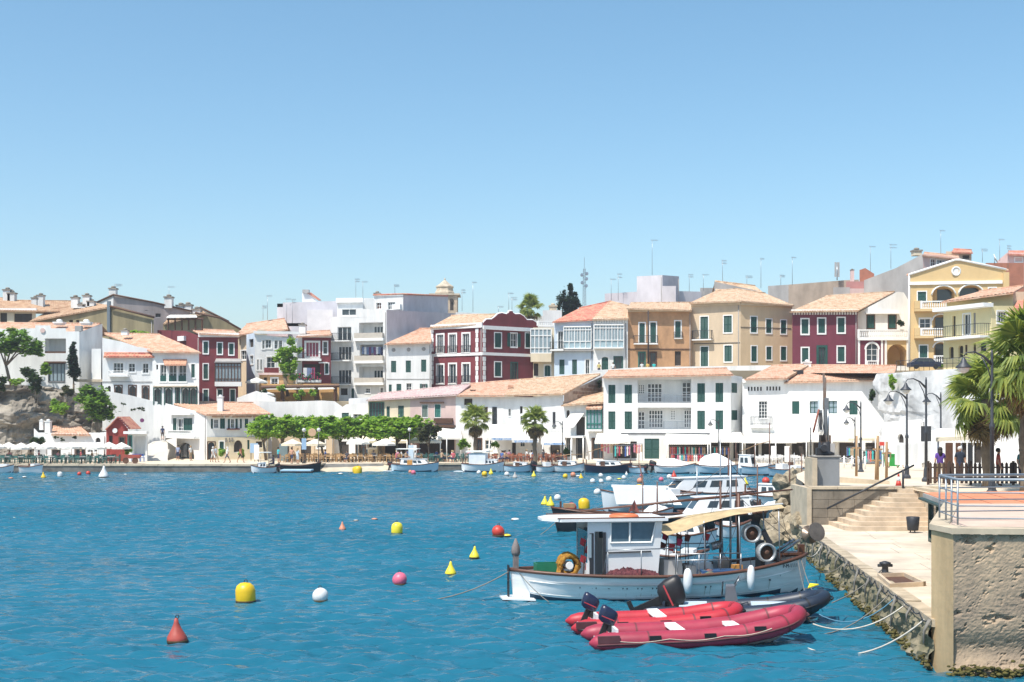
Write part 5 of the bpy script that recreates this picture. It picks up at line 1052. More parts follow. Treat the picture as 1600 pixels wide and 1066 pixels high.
for x in (919, 925, 930.5, 935, 941.5): f.bx(o_, f.t(x) - .06, f.t(x) + .06, f.z(930, 671), f.z(930, 638.5), .48, .58)
for y in (671, 663, 645, 640): f.bx(o_, f.t(918.6), f.t(942), f.z(930, y), f.z(930, y - 1.6), .48, .6)
o_.build('bay_frame', TEALG, bay); roof(h.o, f.pt(f.t(918), f.z(918, 638), .8), f.pt(f.t(943), f.z(943, 638), .8), f.pt(f.t(943), f.z(943, 632), 0), f.pt(f.t(918), f.z(918, 632.5), 0), TILE, back=False, over=.05, name='bay_roof')
bl = thing('blind', 'tilted white roller blind over the balcony of the small white house', 'awning', P(900, 645, 148)); m = MB().prism([f.pt(f.t(882), f.z(882, 668), 1.5), f.pt(f.t(902), f.z(902, 668), 1.5), f.pt(f.t(914), f.z(914, 645), .1), f.pt(f.t(893), f.z(893, 645), .1)], (0, 0, .04)); m.build('fabric', CANVAS, bl, True); MB().tube([f.pt(f.t(882), f.z(882, 668), 1.5), f.pt(f.t(902), f.z(902, 668), 1.5)], .05, 6).build('bar', TRIM, bl)
m = MB(); f.bx(m, f.t(882), f.t(915), f.z(898, 684), f.z(898, 681), -.02, 1.1); m.build('balcony', TRIM, h.o)
for x in (897, 915): m = MB(); m.tube([f.pt(f.t(x), QZ, 1), f.pt(f.t(x), f.z(x, 684), 1)], .09, 8); m.build('column', TRIM, h.o)
# --- hotel
h = House('hotel', 'three storey white hotel with green shutters and central loggias', 1045, 147, QZ, 'building')
S0 = {'sur': 0}
f = h.face(943, 147.5, 1142, 146, [(943, 589), (1142, 585)], WHITE, [('shut', 950.5, 601.5, 961.5, 630, S0), ('shut', 976, 601.5, 987.5, 630, S0), ('shut', 950.5, 643, 961.5, 671, S0), ('shut', 976, 643, 987.5, 671, S0), ('none', 996.5, 593, 1080, 629.5, {'depth': 1.5}), ('none', 996.5, 637, 1080, 671, {'depth': 1.5}),
   ('shut', 1089.5, 599, 1101.5, 628.5, S0), ('shut', 1118, 598.5, 1130, 628.5, S0), ('shut', 1089.5, 642, 1101.5, 671, S0), ('shut', 1118, 641.5, 1130, 671, S0), ('dark', 958, 690, 995, 717, S0), ('shut', 1007, 685.5, 1030, 717, S0), ('dark', 1045, 690, 1140, 717, S0)])
g = h.face(1142, 146, 1160, 149, [(1142, 586), (1160, 589)], WHITE, [('shut', 1143, 598.5, 1152, 614, S0), ('shut', 1143, 641, 1152.5, 656.5, S0), ('dark', 1146, 690, 1158, 717, S0)])
h.shell(943, 147.5, 1160, 149, Zz(589, 147.5), WHITE, 9)
roof(h.o, P(941, 589, 147), P(1146, 585, 145.4), P(1136, 576, 154), P(950, 580, 155), TILE)
for y0, y1, ops in ((593, 629.5, ((998, 601.5, 1007, 615, 3), (1012, 600, 1034, 628, 4), (1066, 598, 1079, 628, 2))), (637, 671, ((997.5, 644, 1007, 670, 2), (1014, 641.5, 1035.5, 668, 5), (1048, 641.5, 1055, 656, 3), (1069, 641.5, 1080, 668, 3)))):
    bw = Fac(996, 148.6, 1081, 148.05); m = MB(); bw.bx(m, bw.t(995), bw.t(1081), bw.z(1040, y1), bw.z(1040, y0), -.1, 0); m.build('loggia_wall', WHITE, h.o)
    for a, b, c, e, nx in ops:
        w = MB(); r = bw.rect(a, b, c, e); bw.bx(w, r[0], r[1], r[2], r[3], .01, .05)
        ww = w.build('loggia_door' if e - b > 20 else 'loggia_window', GLASS, h.o); w = MB(); nz = 4
        for i in range(nx + 1): t = r[0] + (r[1] - r[0]) * i / nx; bw.bx(w, t - .05, t + .05, r[2], r[3], .05, .09)
        for i in range(nz + 1): z = r[2] + (r[3] - r[2]) * i / nz; bw.bx(w, r[0], r[1], z - .04, z + .04, .05, .085)
        w.build('glazing_bars', TRIM, ww)
    m = MB(); t0, t1 = f.t(996.5), f.t(1080); zb, zt = f.z(1040, y1), f.z(1040, y1 - 13)
    for z in (zt, zb + .1): m.bar(f.pt(t0, z, -.06), f.pt(t1, z, -.06), .035)
    for i in range(58): t = t0 + (t1 - t0) * i / 57; m.bar(f.pt(t, zb, -.06), f.pt(t, zt, -.06), .02 if i % 14 else .05)
    m.build('railing', RAIL, h.o)
h.band(f, 970, 1110, 677, 678.2, .08, IRON, 'cable')
# --- white house with vents and balcony; right white house
h = House('vented_white_house', 'white house with rows of small vent slots and a tiny balcony', 1190, 147, QZ)
V = [('dark', 1168.5 + i * 4.8, 604.5, 1171 + i * 4.8, 611.5, S0) for i in range(5)] + [('dark', 1197.5 + i * 4.8, 604, 1200 + i * 4.8, 611, S0) for i in range(5)]
f = h.face(1160, 147, 1232, 146, [(1160, 593), (1232, 592)], WHITE, V + [('glass', 1185.5, 627, 1199, 654, {'nx': 3, 'nz': 5, 'sur': .05}), ('dark', 1165, 690, 1185, 717, S0), ('dark', 1190, 690, 1228, 717, S0)])
balcony(f, h.o, 1173, 1206, 651.5, 664, .8, .3); m = MB(); f.bx(m, f.t(1188), f.t(1201), f.z(1195, 664), f.z(1195, 656), .2, .6); m.build('air_conditioner', TRIM, h.o)
h.band(f, 1160, 1224, 592, 598, .35, TRIM, 'cornice'); h.shell(1160, 147, 1232, 146, Zz(593, 146.5), WHITE, 8); roof(h.o, P(1164, 592, 146.4), P(1230, 590.5, 145.5), P(1262, 570, 155), P(1205, 572, 156), TILE)
h = House('large_white_house', 'large white house with curtained windows and wide orange tile roof', 1300, 142, QZ)
f = h.face(1230, 146, 1392, 137, [(1230, 598), (1392, 592)], WHITE, [('shut', 1237.5, 627, 1249, 647, S0), ('curt', 1265, 627, 1278, 646, {'fr': GREEN, 'sur': 0}), ('curt', 1294, 626.5, 1308, 646, {'fr': GREEN, 'sur': 0}), ('shut', 1327, 626, 1340, 648, S0), ('dark', 1236, 692, 1262, 718, S0), ('dark', 1270, 692, 1300, 718, S0), ('dark', 1310, 692, 1345, 718, S0), ('dark', 1352, 692, 1375, 718, S0)])
h.shell(1230, 146, 1392, 137, Zz(598, 141), WHITE, 10); roof(h.o, P(1226, 597, 146), P(1394, 592.5, 136.5), P(1402, 572, 148), P(1262, 571, 156), TILE)
m = MB().prism([P(1226, 592, 146), P(1262, 571, 156), P(1268, 571, 156), P(1232, 592, 146)], (0, 0, .25)); m.build('verge_tiles', TILE2, h.o, True); m = MB().box(P(1247, 582, 150), (1.1, .8, .5)); m.build('skylight', IRON, h.o)
m = MB().prism([P(1232, 597, 145.6), P(1394, 592, 136.6), P(1394, 590.5, 136.6), P(1232, 595.5, 145.6)], (0, .3, 0)); m.build('eave_tiles', TILE2, h.o, True); chimney(h.o, 1261, 562, 575, 155, .8, WHITE, False)
m = MB(); m.poly([P(1392, 720, 137), P(1412, 700, 150), P(1412, 580, 150), P(1392, 592, 137)]); m.build('side_wall', WHITE, h.o)
# --- awnings along the shops
def awning(label, x0, x1, yt, yb, d, out, m=CANVAS, val=3, posts=()):
    o = thing('awning', label, 'awning', P((x0 + x1) / 2, yb, d - out), 'shop awnings along the waterfront'); dn = d - out
    a, b = P(x0, yb, dn), P(x1, yb, dn); c, e = P(x1 + (-4), yt, d), P(x0 + 4, yt, d)
    MB().prism([a, b, c, e], (0, 0, .05)).build('fabric', m, o, True); v = MB(); n = max(4, int((x1 - x0) / 3))
    for i in range(n):
        p, q = a.lerp(b, i / n), a.lerp(b, (i + 1) / n); dz = Vector((0, 0, val * dn / 2000)); v.poly([p, q, q - dz * .85, (p + q) / 2 - dz, p - dz * .85])
    v.build('valance', m, o)
    for x in posts: MB().tube([P(x, yb, dn), (X(x, dn), dn, prom_z(dn))], .055, 6).build('post', TRIM, o)
    return o
BLUEST = mat('blue_striped_canvas', (.12, .30, .60), .85, .3, 4, col2=(.7, .75, .8))
awning('small cream awning over the clothes shop at the hotel corner', 929, 985, 678, 691, 147.5, 2.5)
awning('wide white awning over the hotel clothes stall', 1037, 1110, 677, 692, 147, 3.5, posts=(1042, 1106))
awning('white flat awning right of the hotel stall', 1106, 1162, 676, 689, 146.5, 4, posts=(1110, 1160)); awning('long white awning below the tiny balcony', 1160, 1245, 677, 690, 146.5, 4.5, posts=(1180, 1212))
awning('long white awning below the curtained windows', 1243, 1332, 672, 688, 144, 4.5, posts=(1260, 1300)); awning('cream awning over the rightmost souvenir shop', 1325, 1372, 672, 686, 138, 3.5, CANVAS2, posts=(1340, 1368))
awning('white awning with blue edge left of the second palm', 760, 815, 664, 684, 151, 3.2, val=4, posts=(765,)); awning('white awning with blue edge behind the second palm', 800, 842, 665, 688, 151, 3.6, val=4, posts=(838,)); awning('white sloping awning with blue border at the cafe right of the palms', 845, 884, 677, 692, 150, 3.5, val=3, posts=(848, 882))
awning('white cafe awning left of the first palm', 684, 722, 668, 684, 153, 3, posts=(698, 720)); awning('low white awning behind the small dark tree', 640, 690, 676, 690, 153, 3, posts=(645, 688)); awning('cream awning above the plane tree terrace', 555, 640, 678, 690, 156, 3, CANVAS2, posts=(560, 636))
for a, b, y, d in ((768, 800, 685, 147.7), (803, 840, 688.6, 147.3), (850, 882, 692.4, 146.4)):
    m = MB().prism([P(a, y + 3, d), P(b, y + 3, d), P(b, y - .5, d), P(a, y - .5, d)], (0, -.03, 0)); solo(m, 'awning_border', BLUEST, 'blue printed valance strip on the awning %s' % {768: 'left of the second palm', 803: 'behind the second palm', 850: 'right of the palms'}[a], 'valance', fix=True)
# ================================================================ plants
def leafset(name, cols):
    r = []
    for k, c in zip(('light', 'mid', 'dark'), cols):
        m = mat(name + '_' + k, c, .6, .25, 3); n = m.node_tree.nodes; l = m.node_tree.links; b = n['Principled BSDF']
        t = n.new('ShaderNodeBsdfTranslucent'); t.inputs[0].default_value = (c[0] * 1.3, c[1] * 1.2, c[2] * .8, 1); x = n.new('ShaderNodeMixShader'); x.inputs[0].default_value = .5
        l.new(b.outputs[0], x.inputs[1]); l.new(t.outputs[0], x.inputs[2]); l.new(x.outputs[0], n['Material Output'].inputs[0]); r.append(m)
    return r
LPLANE = leafset('plane_leaf', [(.36, .55, .08), (.25, .44, .06), (.15, .30, .04)])
LDARK = leafset('evergreen_leaf', [(.05, .10, .025), (.03, .07, .018), (.018, .045, .014)])
LCYP = leafset('cypress_leaf', [(.02, .055, .03), (.013, .038, .02), (.008, .025, .014)])
LOLIVE = leafset('olive_leaf', [(.13, .15, .08), (.08, .10, .05), (.05, .06, .03)])
BARK = mat('bark', (.17, .13, .09), .95, .4, 3, .5)
def leaves(mb, c, r, n, size, rng, flat=.35):
    """clumps of leaf blades spread through an ellipsoid c, r"""
    nc = max(6, int(n / 60)); cl = []
    while len(cl) < nc:
        v = Vector([rng.uniform(-1, 1) for _ in range(3)])
        if .25 < v.length < 1: cl.append(v)
    for i in range(n):
        k = cl[rng.randrange(nc)]; v = k + Vector([rng.gauss(0, .17) for _ in range(3)])
        p = Vector((c[0] + v.x * r[0], c[1] + v.y * r[1], c[2] + v.z * r[2])); s = size * rng.uniform(.6, 1.3)
        a = Vector([rng.gauss(0, 1), rng.gauss(0, 1), rng.gauss(0, flat)]).normalized(); b = a.cross(Vector([rng.gauss(0, .5), rng.gauss(0, .5), 1])).normalized()
        mb.add([p - a * s, p + b * s * .55, p + a * s, p - b * s * .55], [(0, 1, 2, 3)], rng.choice((0, 1, 1, 2)))
def tree(name, label, px, d, zb, crown, n, size, mats=LPLANE, trunk=.16, cat='tree', limbs=5, seed=1, group=None, lean=0):
    """crown: list of (px, py, rx, rz) ellipsoids in frame pixels at distance d"""
    rng = random.Random(seed); k = d / FPX; b = Vector((X(px, d), d, zb)); o = thing(name, label, cat, b, group)
    ml = MB(); tot = sum(c[2] * c[3] for c in crown)
    for cx, cy, rx, rz in crown: leaves(ml, P(cx, cy, d), (rx * k, max(rx, rz) * k * .9, rz * k), max(80, int(n * rx * rz / tot)), size, rng)
    ml.build('crown', mats, o)
    if trunk:
        mt = MB(); c0 = P(crown[0][0], crown[0][1], d); top = b.lerp(c0, .55) + Vector((lean, 0, 0)); mt.tube([b, b.lerp(top, .5) + Vector((lean * .3, 0, 0)), top], [trunk * 1.2, trunk, trunk * .8], 7)
        for i in range(limbs):
            cx, cy, rx, rz = crown[i % len(crown)]; e = P(cx + rng.uniform(-.7, .7) * rx, cy + rng.uniform(-.6, .5) * rz, d) + Vector((0, rng.uniform(-.6, .6) * rx * k, 0))
            mt.tube([top - Vector((0, 0, .1)), top.lerp(e, .5) + Vector((0, 0, .2)), e], [trunk * .6, trunk * .4, trunk * .12], 5)
        mt.build('trunk', BARK, o)
    return o
order = ['first', 'second', 'third', 'fourth', 'fifth', 'sixth', 'seventh', 'eighth', 'ninth']
for i, x in enumerate((416, 446, 476, 506, 535, 566, 596, 624, 643)):
    tree('plane_tree', '%s plane tree from the left in the clipped row before the restaurant' % order[i], x, 147 + (i % 3), QZ, [(x - 8, 668 + (i % 2) * 2, 20, 14), (x + 12, 667 - (i % 3), 21, 14), (x + 2, 676, 25, 9), (x - 2, 656 + (i * 5) % 4, 12, 7), (x + 9, 654 + (i * 7) % 5, 7, 6)], 4300, .23, LPLANE, .15, seed=20 + i, group='clipped plane trees on the quay')
tree('street_tree', 'bright green street tree beside the narrow maroon house', 450, 172, 8.5, [(440, 558, 15, 14), (455, 546, 12, 15), (455, 570, 11, 15), (447, 578, 9, 10), (460, 585, 5, 10)], 2600, .33, LPLANE, .3, seed=3)
tree('carob_tree', 'wide dark green tree with forked trunk above the cliff at left', 22, 156, 8.9, [(8, 538, 22, 15), (40, 540, 22, 15), (22, 525, 22, 12), (55, 548, 13, 10), (-15, 535, 20, 16)], 3800, .30, LPLANE[1:] + LDARK[:1], .2, seed=4, lean=-.4)
tree('bush_tree', 'dense rounded green shrub hanging over the cliff beside the ramp', 155, 152, 3.2, [(145, 630, 20, 24), (160, 640, 20, 20), (138, 612, 14, 12), (170, 648, 11, 12)], 4200, .26, LPLANE[1:] + LDARK[:1], .2, seed=5)
tree('cypress', 'slender dark cypress in front of the white villa', 115, 157, 8.3, [(115, 580, 8.5, 15), (115, 563, 7.5, 15), (115, 549, 4.5, 12), (115, 539, 2, 6)], 3200, .2, LCYP, .12, seed=6, limbs=2)
tree('conifer', 'dark irregular conifer on the skyline beside the red tiled roof', 888, 200, 11, [(880, 475, 9, 18), (893, 470, 9, 14), (889, 452, 6, 8), (900, 478, 9, 9), (884, 490, 12, 8), (898, 462, 6, 6)], 3600, .27, LCYP, .25, seed=7)
tree('small_tree', 'small dusty dark tree on the quay left of the first palm', 671, 143, QZ, [(668, 678, 13, 14), (679, 670, 9, 10), (660, 684, 8, 8)], 1700, .24, LOLIVE, .09, seed=8, limbs=6)
BS = [(45, 585, 12, 10, 153, 'dark shrub at the top of the cliff under the villa', LDARK), (55, 598, 9, 13, 152, 'shrub spilling over the upper cliff ledge', LDARK), (92, 638, 13, 9, 150.5, 'green shrub growing on the middle cliff ledge', LPLANE), (86, 630, 7, 6, 150.8, 'small yellow green shrub on the cliff ledge', LPLANE), (105, 612, 10, 8, 152.5, 'dry shrub below the white ramp wall', LOLIVE), (28, 596, 9, 5, 151, 'yellow green tuft on the cliff edge at left', LPLANE), (2, 598, 7, 12, 150, 'dark bush at the left edge of the cliff', LDARK), (70, 578, 9, 8, 156, 'green hedge beside the villa gate', LPLANE), (60, 690, 12, 6, 147.5, 'dark climbing shrub behind the white parasols', LDARK),
      (215, 520, 16, 4, 170, 'bright yellow green foliage behind the tile roof at left', LPLANE), (440, 608, 6, 6, 168, 'potted plant at the left of the brown pergola', LPLANE), (468, 616, 7, 8, 168, 'hanging plant in the middle of the brown pergola', LPLANE), (490, 614, 6, 7, 168, 'hanging plant at the right of the brown pergola', LPLANE), (411, 614, 6, 6, 166.5, 'low round bush beside the white wall cap', LDARK), (725, 694, 8, 8, 143, 'light green bush at the foot of the first palm', LPLANE), (772, 697, 6, 6, 144, 'small leafy planter between the palms', LPLANE), (346, 705, 4, 8, 147.3, 'tall potted plant beside the quay house arch', LPLANE), (377, 708, 4, 8, 148, 'second potted plant on the quay house front', LPLANE), (886, 707, 6, 6, 143, 'round potted bush in front of the small white house', LDARK), (1407, 505, 6, 6, 172, 'potted bush behind the balustrade', LDARK), (1464, 571, 8, 4, 160, 'hedge at the foot of the ochre building', LPLANE), (200, 705, 5, 5, 141, 'bush beside the white porch', LPLANE), (1395, 597, 5, 9, 128, 'green creeper on the white rock face', LPLANE), (1362, 620, 4, 10, 134, 'dark creeper where the rock meets the white house', LDARK), (937, 600, 3, 6, 160, 'small creeper beside the stone gable', LDARK)]
for i, (x, y, rx, rz, d, lb, mm) in enumerate(BS): tree('shrub', lb, x, d, Zz(y + rz, d), [(x, y, rx, rz)], int(18 * rx * rz / 2 + 150), .2, mm, .04, 'shrub', 3, 40 + i)
# climbing plants on the white walls
for i, (x, y, d) in enumerate(((87, 684, 145.9), (97, 687, 145.9), (118, 683, 145.6), (193, 632, 155.6), (208, 640, 155.7), (217, 639, 155.7), (224, 640, 155.8))):
    tree('wall_plant', 'small dark plant clinging to the %s' % ['low restaurant wall, leftmost of three', 'low restaurant wall, middle of three', 'low restaurant wall, right of three', 'tall ramp wall, highest one', 'tall ramp wall, first of the lower three', 'tall ramp wall, middle of the lower three', 'tall ramp wall, right of the lower three'][i], x, d, Zz(y + 3, d), [(x, y, 3.5, 2.6)], 70, .14, LDARK, .02, 'plant', 2, 80 + i)
# --- fan palms
FR = leafset('palm_leaf', [(.38, .44, .11), (.25, .33, .08), (.14, .21, .05)]); DEAD = leafset('dead_palm_leaf', [(.26, .20, .10), (.17, .125, .06), (.10, .075, .04)])
def frond_mesh(seed, dead=False):
    rng = random.Random(seed); m = MB(); L = 1.0; m.tube([(0, 0, 0), (.5, 0, .06), (L, 0, 0)], [.03, .022, .015], 4, 1); n = 22
    for i in range(n):
        a = R(-105 + 210 * i / (n - 1)); ln = .95 * (1 - .25 * abs(a) / 1.8) * rng.uniform(.85, 1.1); dv = Vector((math.cos(a), math.sin(a), 0)); sd = Vector((-dv.y, dv.x, 0)); q = Vector((L, 0, 0)); w = .055
        p1 = q + dv * ln * .6 + Vector((0, 0, .05 * math.cos(a))); p2 = q + dv * ln + Vector((0, 0, -.22 - rng.random() * .22))
        m.add([q - sd * .012, q + sd * .012, p1 + sd * w + Vector((0, 0, -.03)), p1 + Vector((0, 0, .03)), p1 - sd * w + Vector((0, 0, -.03)), p2], [(0, 1, 2, 3), (0, 3, 4), (3, 2, 5), (4, 3, 5)], rng.choice((0, 0, 1, 1, 2)))
    return m.mesh('frond', DEAD if dead else FR)
FM = [frond_mesh(i) for i in range(4)]; DM = [frond_mesh(9 + i, True) for i in range(2)]
def palm(label, px, d, zb, cy, size, n=34, nd=16, tr=.2, seed=1, elmin=-35):
    rng = random.Random(seed); b = Vector((X(px, d), d, zb)); o = thing('fan_palm', label, 'palm', b, 'fan palms'); zc = Zz(cy, d) - zb
    m = MB(); K = 12; m.tube([b + Vector((.05 * math.sin(i), 0, zc * i / K)) for i in range(K + 1)], [tr * (1.25 if i == 0 else 1 + .12 * (i % 2)) for i in range(K + 1)], 9); m.build('trunk', BARK, o)
    for i in range(n + nd):
        dead = i >= n; az = rng.random() * 6.283; el = R(rng.uniform(elmin, 85)) if not dead else R(rng.uniform(-88, -45)); s = size * rng.uniform(.8, 1.1) * (.8 if dead else 1)
        place('frond', (DM if dead else FM)[i % (2 if dead else 4)], o, (0, 0, zc + rng.uniform(-.15, .15) * size - (.25 * size if dead else 0)), (rng.uniform(-.4, .4), -el, az), (s, s, s))
    return o
palm('bushy fan palm in front of the long white house, nearer the pink house', 743, 143, QZ, 657, 1.08, 34, 30, .2, 1)
palm('fan palm with blue base in front of the long white house', 836, 139, QZ, 660, 1.05, 36, 26, .22, 2)
palm('green fan palm on the skyline behind the curved maroon parapet', 828, 200, 11, 482, 1.25, 34, 8, .2, 3)
palm('large fan palm at the right edge behind the slatted fence', 1543, 58, 2.6, 624, 1.15, 66, 24, .24, 4, -60)
palm('tallest fan palm cut by the right edge of the view', 1604, 53, 2.6, 566, 1.25, 60, 26, .26, 5, -60)
# ================================================================ boats
HW = mat('white_boat_paint', (.72, .74, .75), .35, .06, 2, streak=3); HB = mat('pale_blue_boat_paint', (.45, .58, .66), .35, .08, 2); HN = mat('navy_boat_paint', (.012, .02, .05), .3, .2, 2); HK = mat('black_hull', (.012, .014, .02), .35, .2, 2)
AF = mat('antifoul_blue', (.01, .05, .09), .7, .3, 3); DK = mat('grey_deck', (.55, .56, .55), .7, .12, 3); RUB = mat('varnished_rail', (.12, .05, .03), .45, .25, 4); TARP = mat('white_boat_cover', (.74, .75, .76), .8, .1, 2, .2); ORN = mat('orange_door', (.55, .26, .06), .5, .2, 4); CAB = mat('boat_cabin_white', (.76, .77, .77), .4, .05, 3)
def sec(s, L, B, F, sh, dbl, dr):
    t = 2 * s - 1; b = B / 2 * ((1 - abs(t) ** 2.5) ** .75 if dbl or t > 0 else (1 - .14 * abs(t) ** 2)); g = F * (1 + sh * t * t * (1.25 if t > 0 else .42)); k = -dr * (1 - abs(t) ** 8)
    if t > .985: b = .02
    return b, g, k
def hull(par, L, B, F, sh=.45, dbl=True, mats=None, dr=.35, N=26, stripe=.12, rail=RUB, lip=.05, rake=.12, deckz=.12, deck=DK):
    m = MB(); M = 7; rows = []
    for i in range(N + 1):
        s = i / N; b, g, k = sec(s, L, B, F, sh, dbl, dr); x = (s - .5) * L; row = []
        for side in (1, -1):
            for j in range(M):
                t = j / (M - 1); tt = t if side == -1 else 1 - t
                z = k + (g - k) * tt ** 1.25; y = side * max(.012, b * (tt ** .5)); xo = rake * L * .5 * (2 * s - 1) ** 5 * (z / max(F, .1)) * .3
                row.append((x + xo, -y, z))
        rows.append(row)
    W2 = 2 * M
    for r in rows: m.v += r
    for i in range(N):
        for j in range(W2 - 1):
            q = i * W2 + j; f = [q, q + 1, q + 1 + W2, q + W2]; zc = sum(m.v[a][2] for a in f) / 4; m.f.append(f); m.m.append(1 if zc < stripe else 0); m.sm.append(True)
    m.f.append(list(range(W2))); m.m.append(0); m.sm.append(False)
    h = m.build('hull', mats or [HW, AF], par, True)
    d = MB(); up = []; dn = []
    for i in range(N + 1):
        s = i / N; b, g, k = sec(s, L, B, F, sh, dbl, dr); x = (s - .5) * L; up.append((x, max(.01, b - .05), g - deckz)); dn.append((x, -max(.01, b - .05), g - deckz))
    for i in range(N): d.add([up[i], dn[i], dn[i + 1], up[i + 1]], [(0, 1, 2, 3)])
    d.build('deck', deck, par)
    r = MB()
    for sd in (1, -1): r.tube([(rows[i][0][0], sd * abs(rows[i][0][1]), rows[i][0][2]) for i in range(N + 1)], lip, 6)
    r.build('gunwale', rail, par); return rows
def boat(name, label, pa, da, pb, db, B, F, feats=(), cat='boat', mats=None, sh=.35, dbl=True, group=None, **kw):
    a, b = Vector((X(pa, da), da)), Vector((X(pb, db), db)); L = (b - a).length; c = (a + b) / 2
    o = thing(name, label, cat, (0, 0, 0), group); hull(o, L, B, F, sh, dbl, mats, **kw)
    for ft in feats:
        k = ft[0]
        if k == 'cabin':
            _, x0, x1, w, z0, z1, n = ft[:7]; cm = ft[7] if len(ft) > 7 else CAB; x0 *= L; x1 *= L; m = MB(); w2 = w * .8; ch = (x1 - x0) * .12
            vs = [(x0, -w / 2, z0), (x1, -w / 2 * .8, z0), (x1, w / 2 * .8, z0), (x0, w / 2, z0), (x0 + ch * .3, -w2 / 2, z1), (x1 - ch * 1.6, -w2 / 2 * .8, z1 - .06), (x1 - ch * 1.6, w2 / 2 * .8, z1 - .06), (x0 + ch * .3, w2 / 2, z1)]
            m.add(vs, [(0, 1, 5, 4), (1, 2, 6, 5), (2, 3, 7, 6), (3, 0, 4, 7), (4, 5, 6, 7)]); cb = m.build('cabin', cm, o)
            m = MB(); m.add([(x0 - .05, -w2 / 2 - .06, z1 + .003), (x1 - ch, -w2 / 2 * .85, z1 - .055), (x1 - ch, w2 / 2 * .85, z1 - .055), (x0 - .05, w2 / 2 + .06, z1 + .003)], [(0, 1, 2, 3)]); m.prism(m.v[:4], (0, 0, .05)); m.build('cabin_roof', CAB, cb, True)
            V = [Vector(v) for v in vs]
            for sd in ((0, 1, 5, 4), (3, 2, 6, 7)):
                A_, B_, C_, D_ = [V[i] for i in sd]; off = Vector((0, -.012 if sd[0] == 0 else .012, 0))
                for i in range(n):
                    u0, u1 = .12 + .72 * i / n, .12 + .72 * (i + .72) / n; q = lambda u, v: A_.lerp(B_, u).lerp(D_.lerp(C_, u), v) + off
                    MB().poly([q(u0, .42), q(u1, .42), q(u1, .82), q(u0, .82)]).build('window', GLASS, cb)
            if n:
                A_, B_, C_, D_ = [V[i] for i in (1, 2, 6, 5)]; q = lambda u, v: A_.lerp(B_, u).lerp(D_.lerp(C_, u), v) + Vector((.012, 0, 0)); MB().poly([q(.1, .35), q(.9, .35), q(.9, .85), q(.1, .85)]).build('windscreen', GLASS, cb)
        elif k == 'mast':
            _, x, h, r = ft[:4]; mm = ft[4] if len(ft) > 4 else RUB; tilt = ft[5] if len(ft) > 5 else 0; MB().tube([(x * L, 0, 0), (x * L + tilt, 0, h)], [r, r * .7], 7).build('mast', mm, o)
        elif k == 'yard': _, x0, z0, x1, z1 = ft; MB().tube([(x0 * L, .05, z0), ((x0 + x1) / 2 * L, .05, (z0 + z1) / 2 + .1), (x1 * L, .05, z1)], [.03, .05, .02], 6).build('yard', WOOD, o)
        elif k == 'posts':
            for x in (-.485, .485): z = F * (1 + sh); MB().box((x * L, 0, z + .12), (.09, .12, .55)).build('stem_post', RUB, o)
        elif k == 'outboard': outboard(o, -L / 2 - .12, 0, F * .75, ft[1], BLACK)
        elif k == 'tarp':
            _, x0, x1, z1 = ft; m = MB(); n = 8
            for i in range(n + 1):
                s = (x0 + (x1 - x0) * i / n) + .5; bb, g, kk = sec(s, L, B, F, sh, dbl, .3); x = (s - .5) * L; pk = g + (z1 - F) * math.sin(math.pi * min(1, .15 + i / n * .85)) + .04 * math.sin(i * 2.1)
                for y, z in ((-bb - .03, g - .1), (-bb * .6, (g + pk) / 2), (0, pk), (bb * .6, (g + pk) / 2), (bb + .03, g - .1)): m.v.append((x, y, z))
            for i in range(n):
                for j in range(4): q = i * 5 + j; m.f.append([q, q + 1, q + 6, q + 5]); m.m.append(0); m.sm.append(False)
            m.build('cover', TARP, o)
        elif k == 'bimini':
            _, x0, x1, w, z = ft; MB().prism([(x0 * L, -w / 2, z), (x1 * L, -w / 2, z), (x1 * L, w / 2, z), (x0 * L, w / 2, z)], (0, 0, .07)).build('canopy', CANVAS, o, True)
            for x in (x0 + .02, x1 - .02):
                for y in (-w / 2 + .05, w / 2 - .05): MB().tube([(x * L, y, F * .8), (x * L, y, z)], .02, 5).build('pole', STEEL, o)
        elif k == 'box': _, x, y, z, sx, sy, sz, mm, nm = ft; MB().box((x * L, y, z), (sx, sy, sz)).build(nm, mm, o)
        elif k == 'platform': MB().box((ft[1] * L, 0, .06), (1.0, B * .7, .06)).build('stern_platform', HW, o)
    o.location = (c.x, c.y, 0); o.rotation_euler = (0, 0, math.atan2((b - a).y, (b - a).x)); return o, L
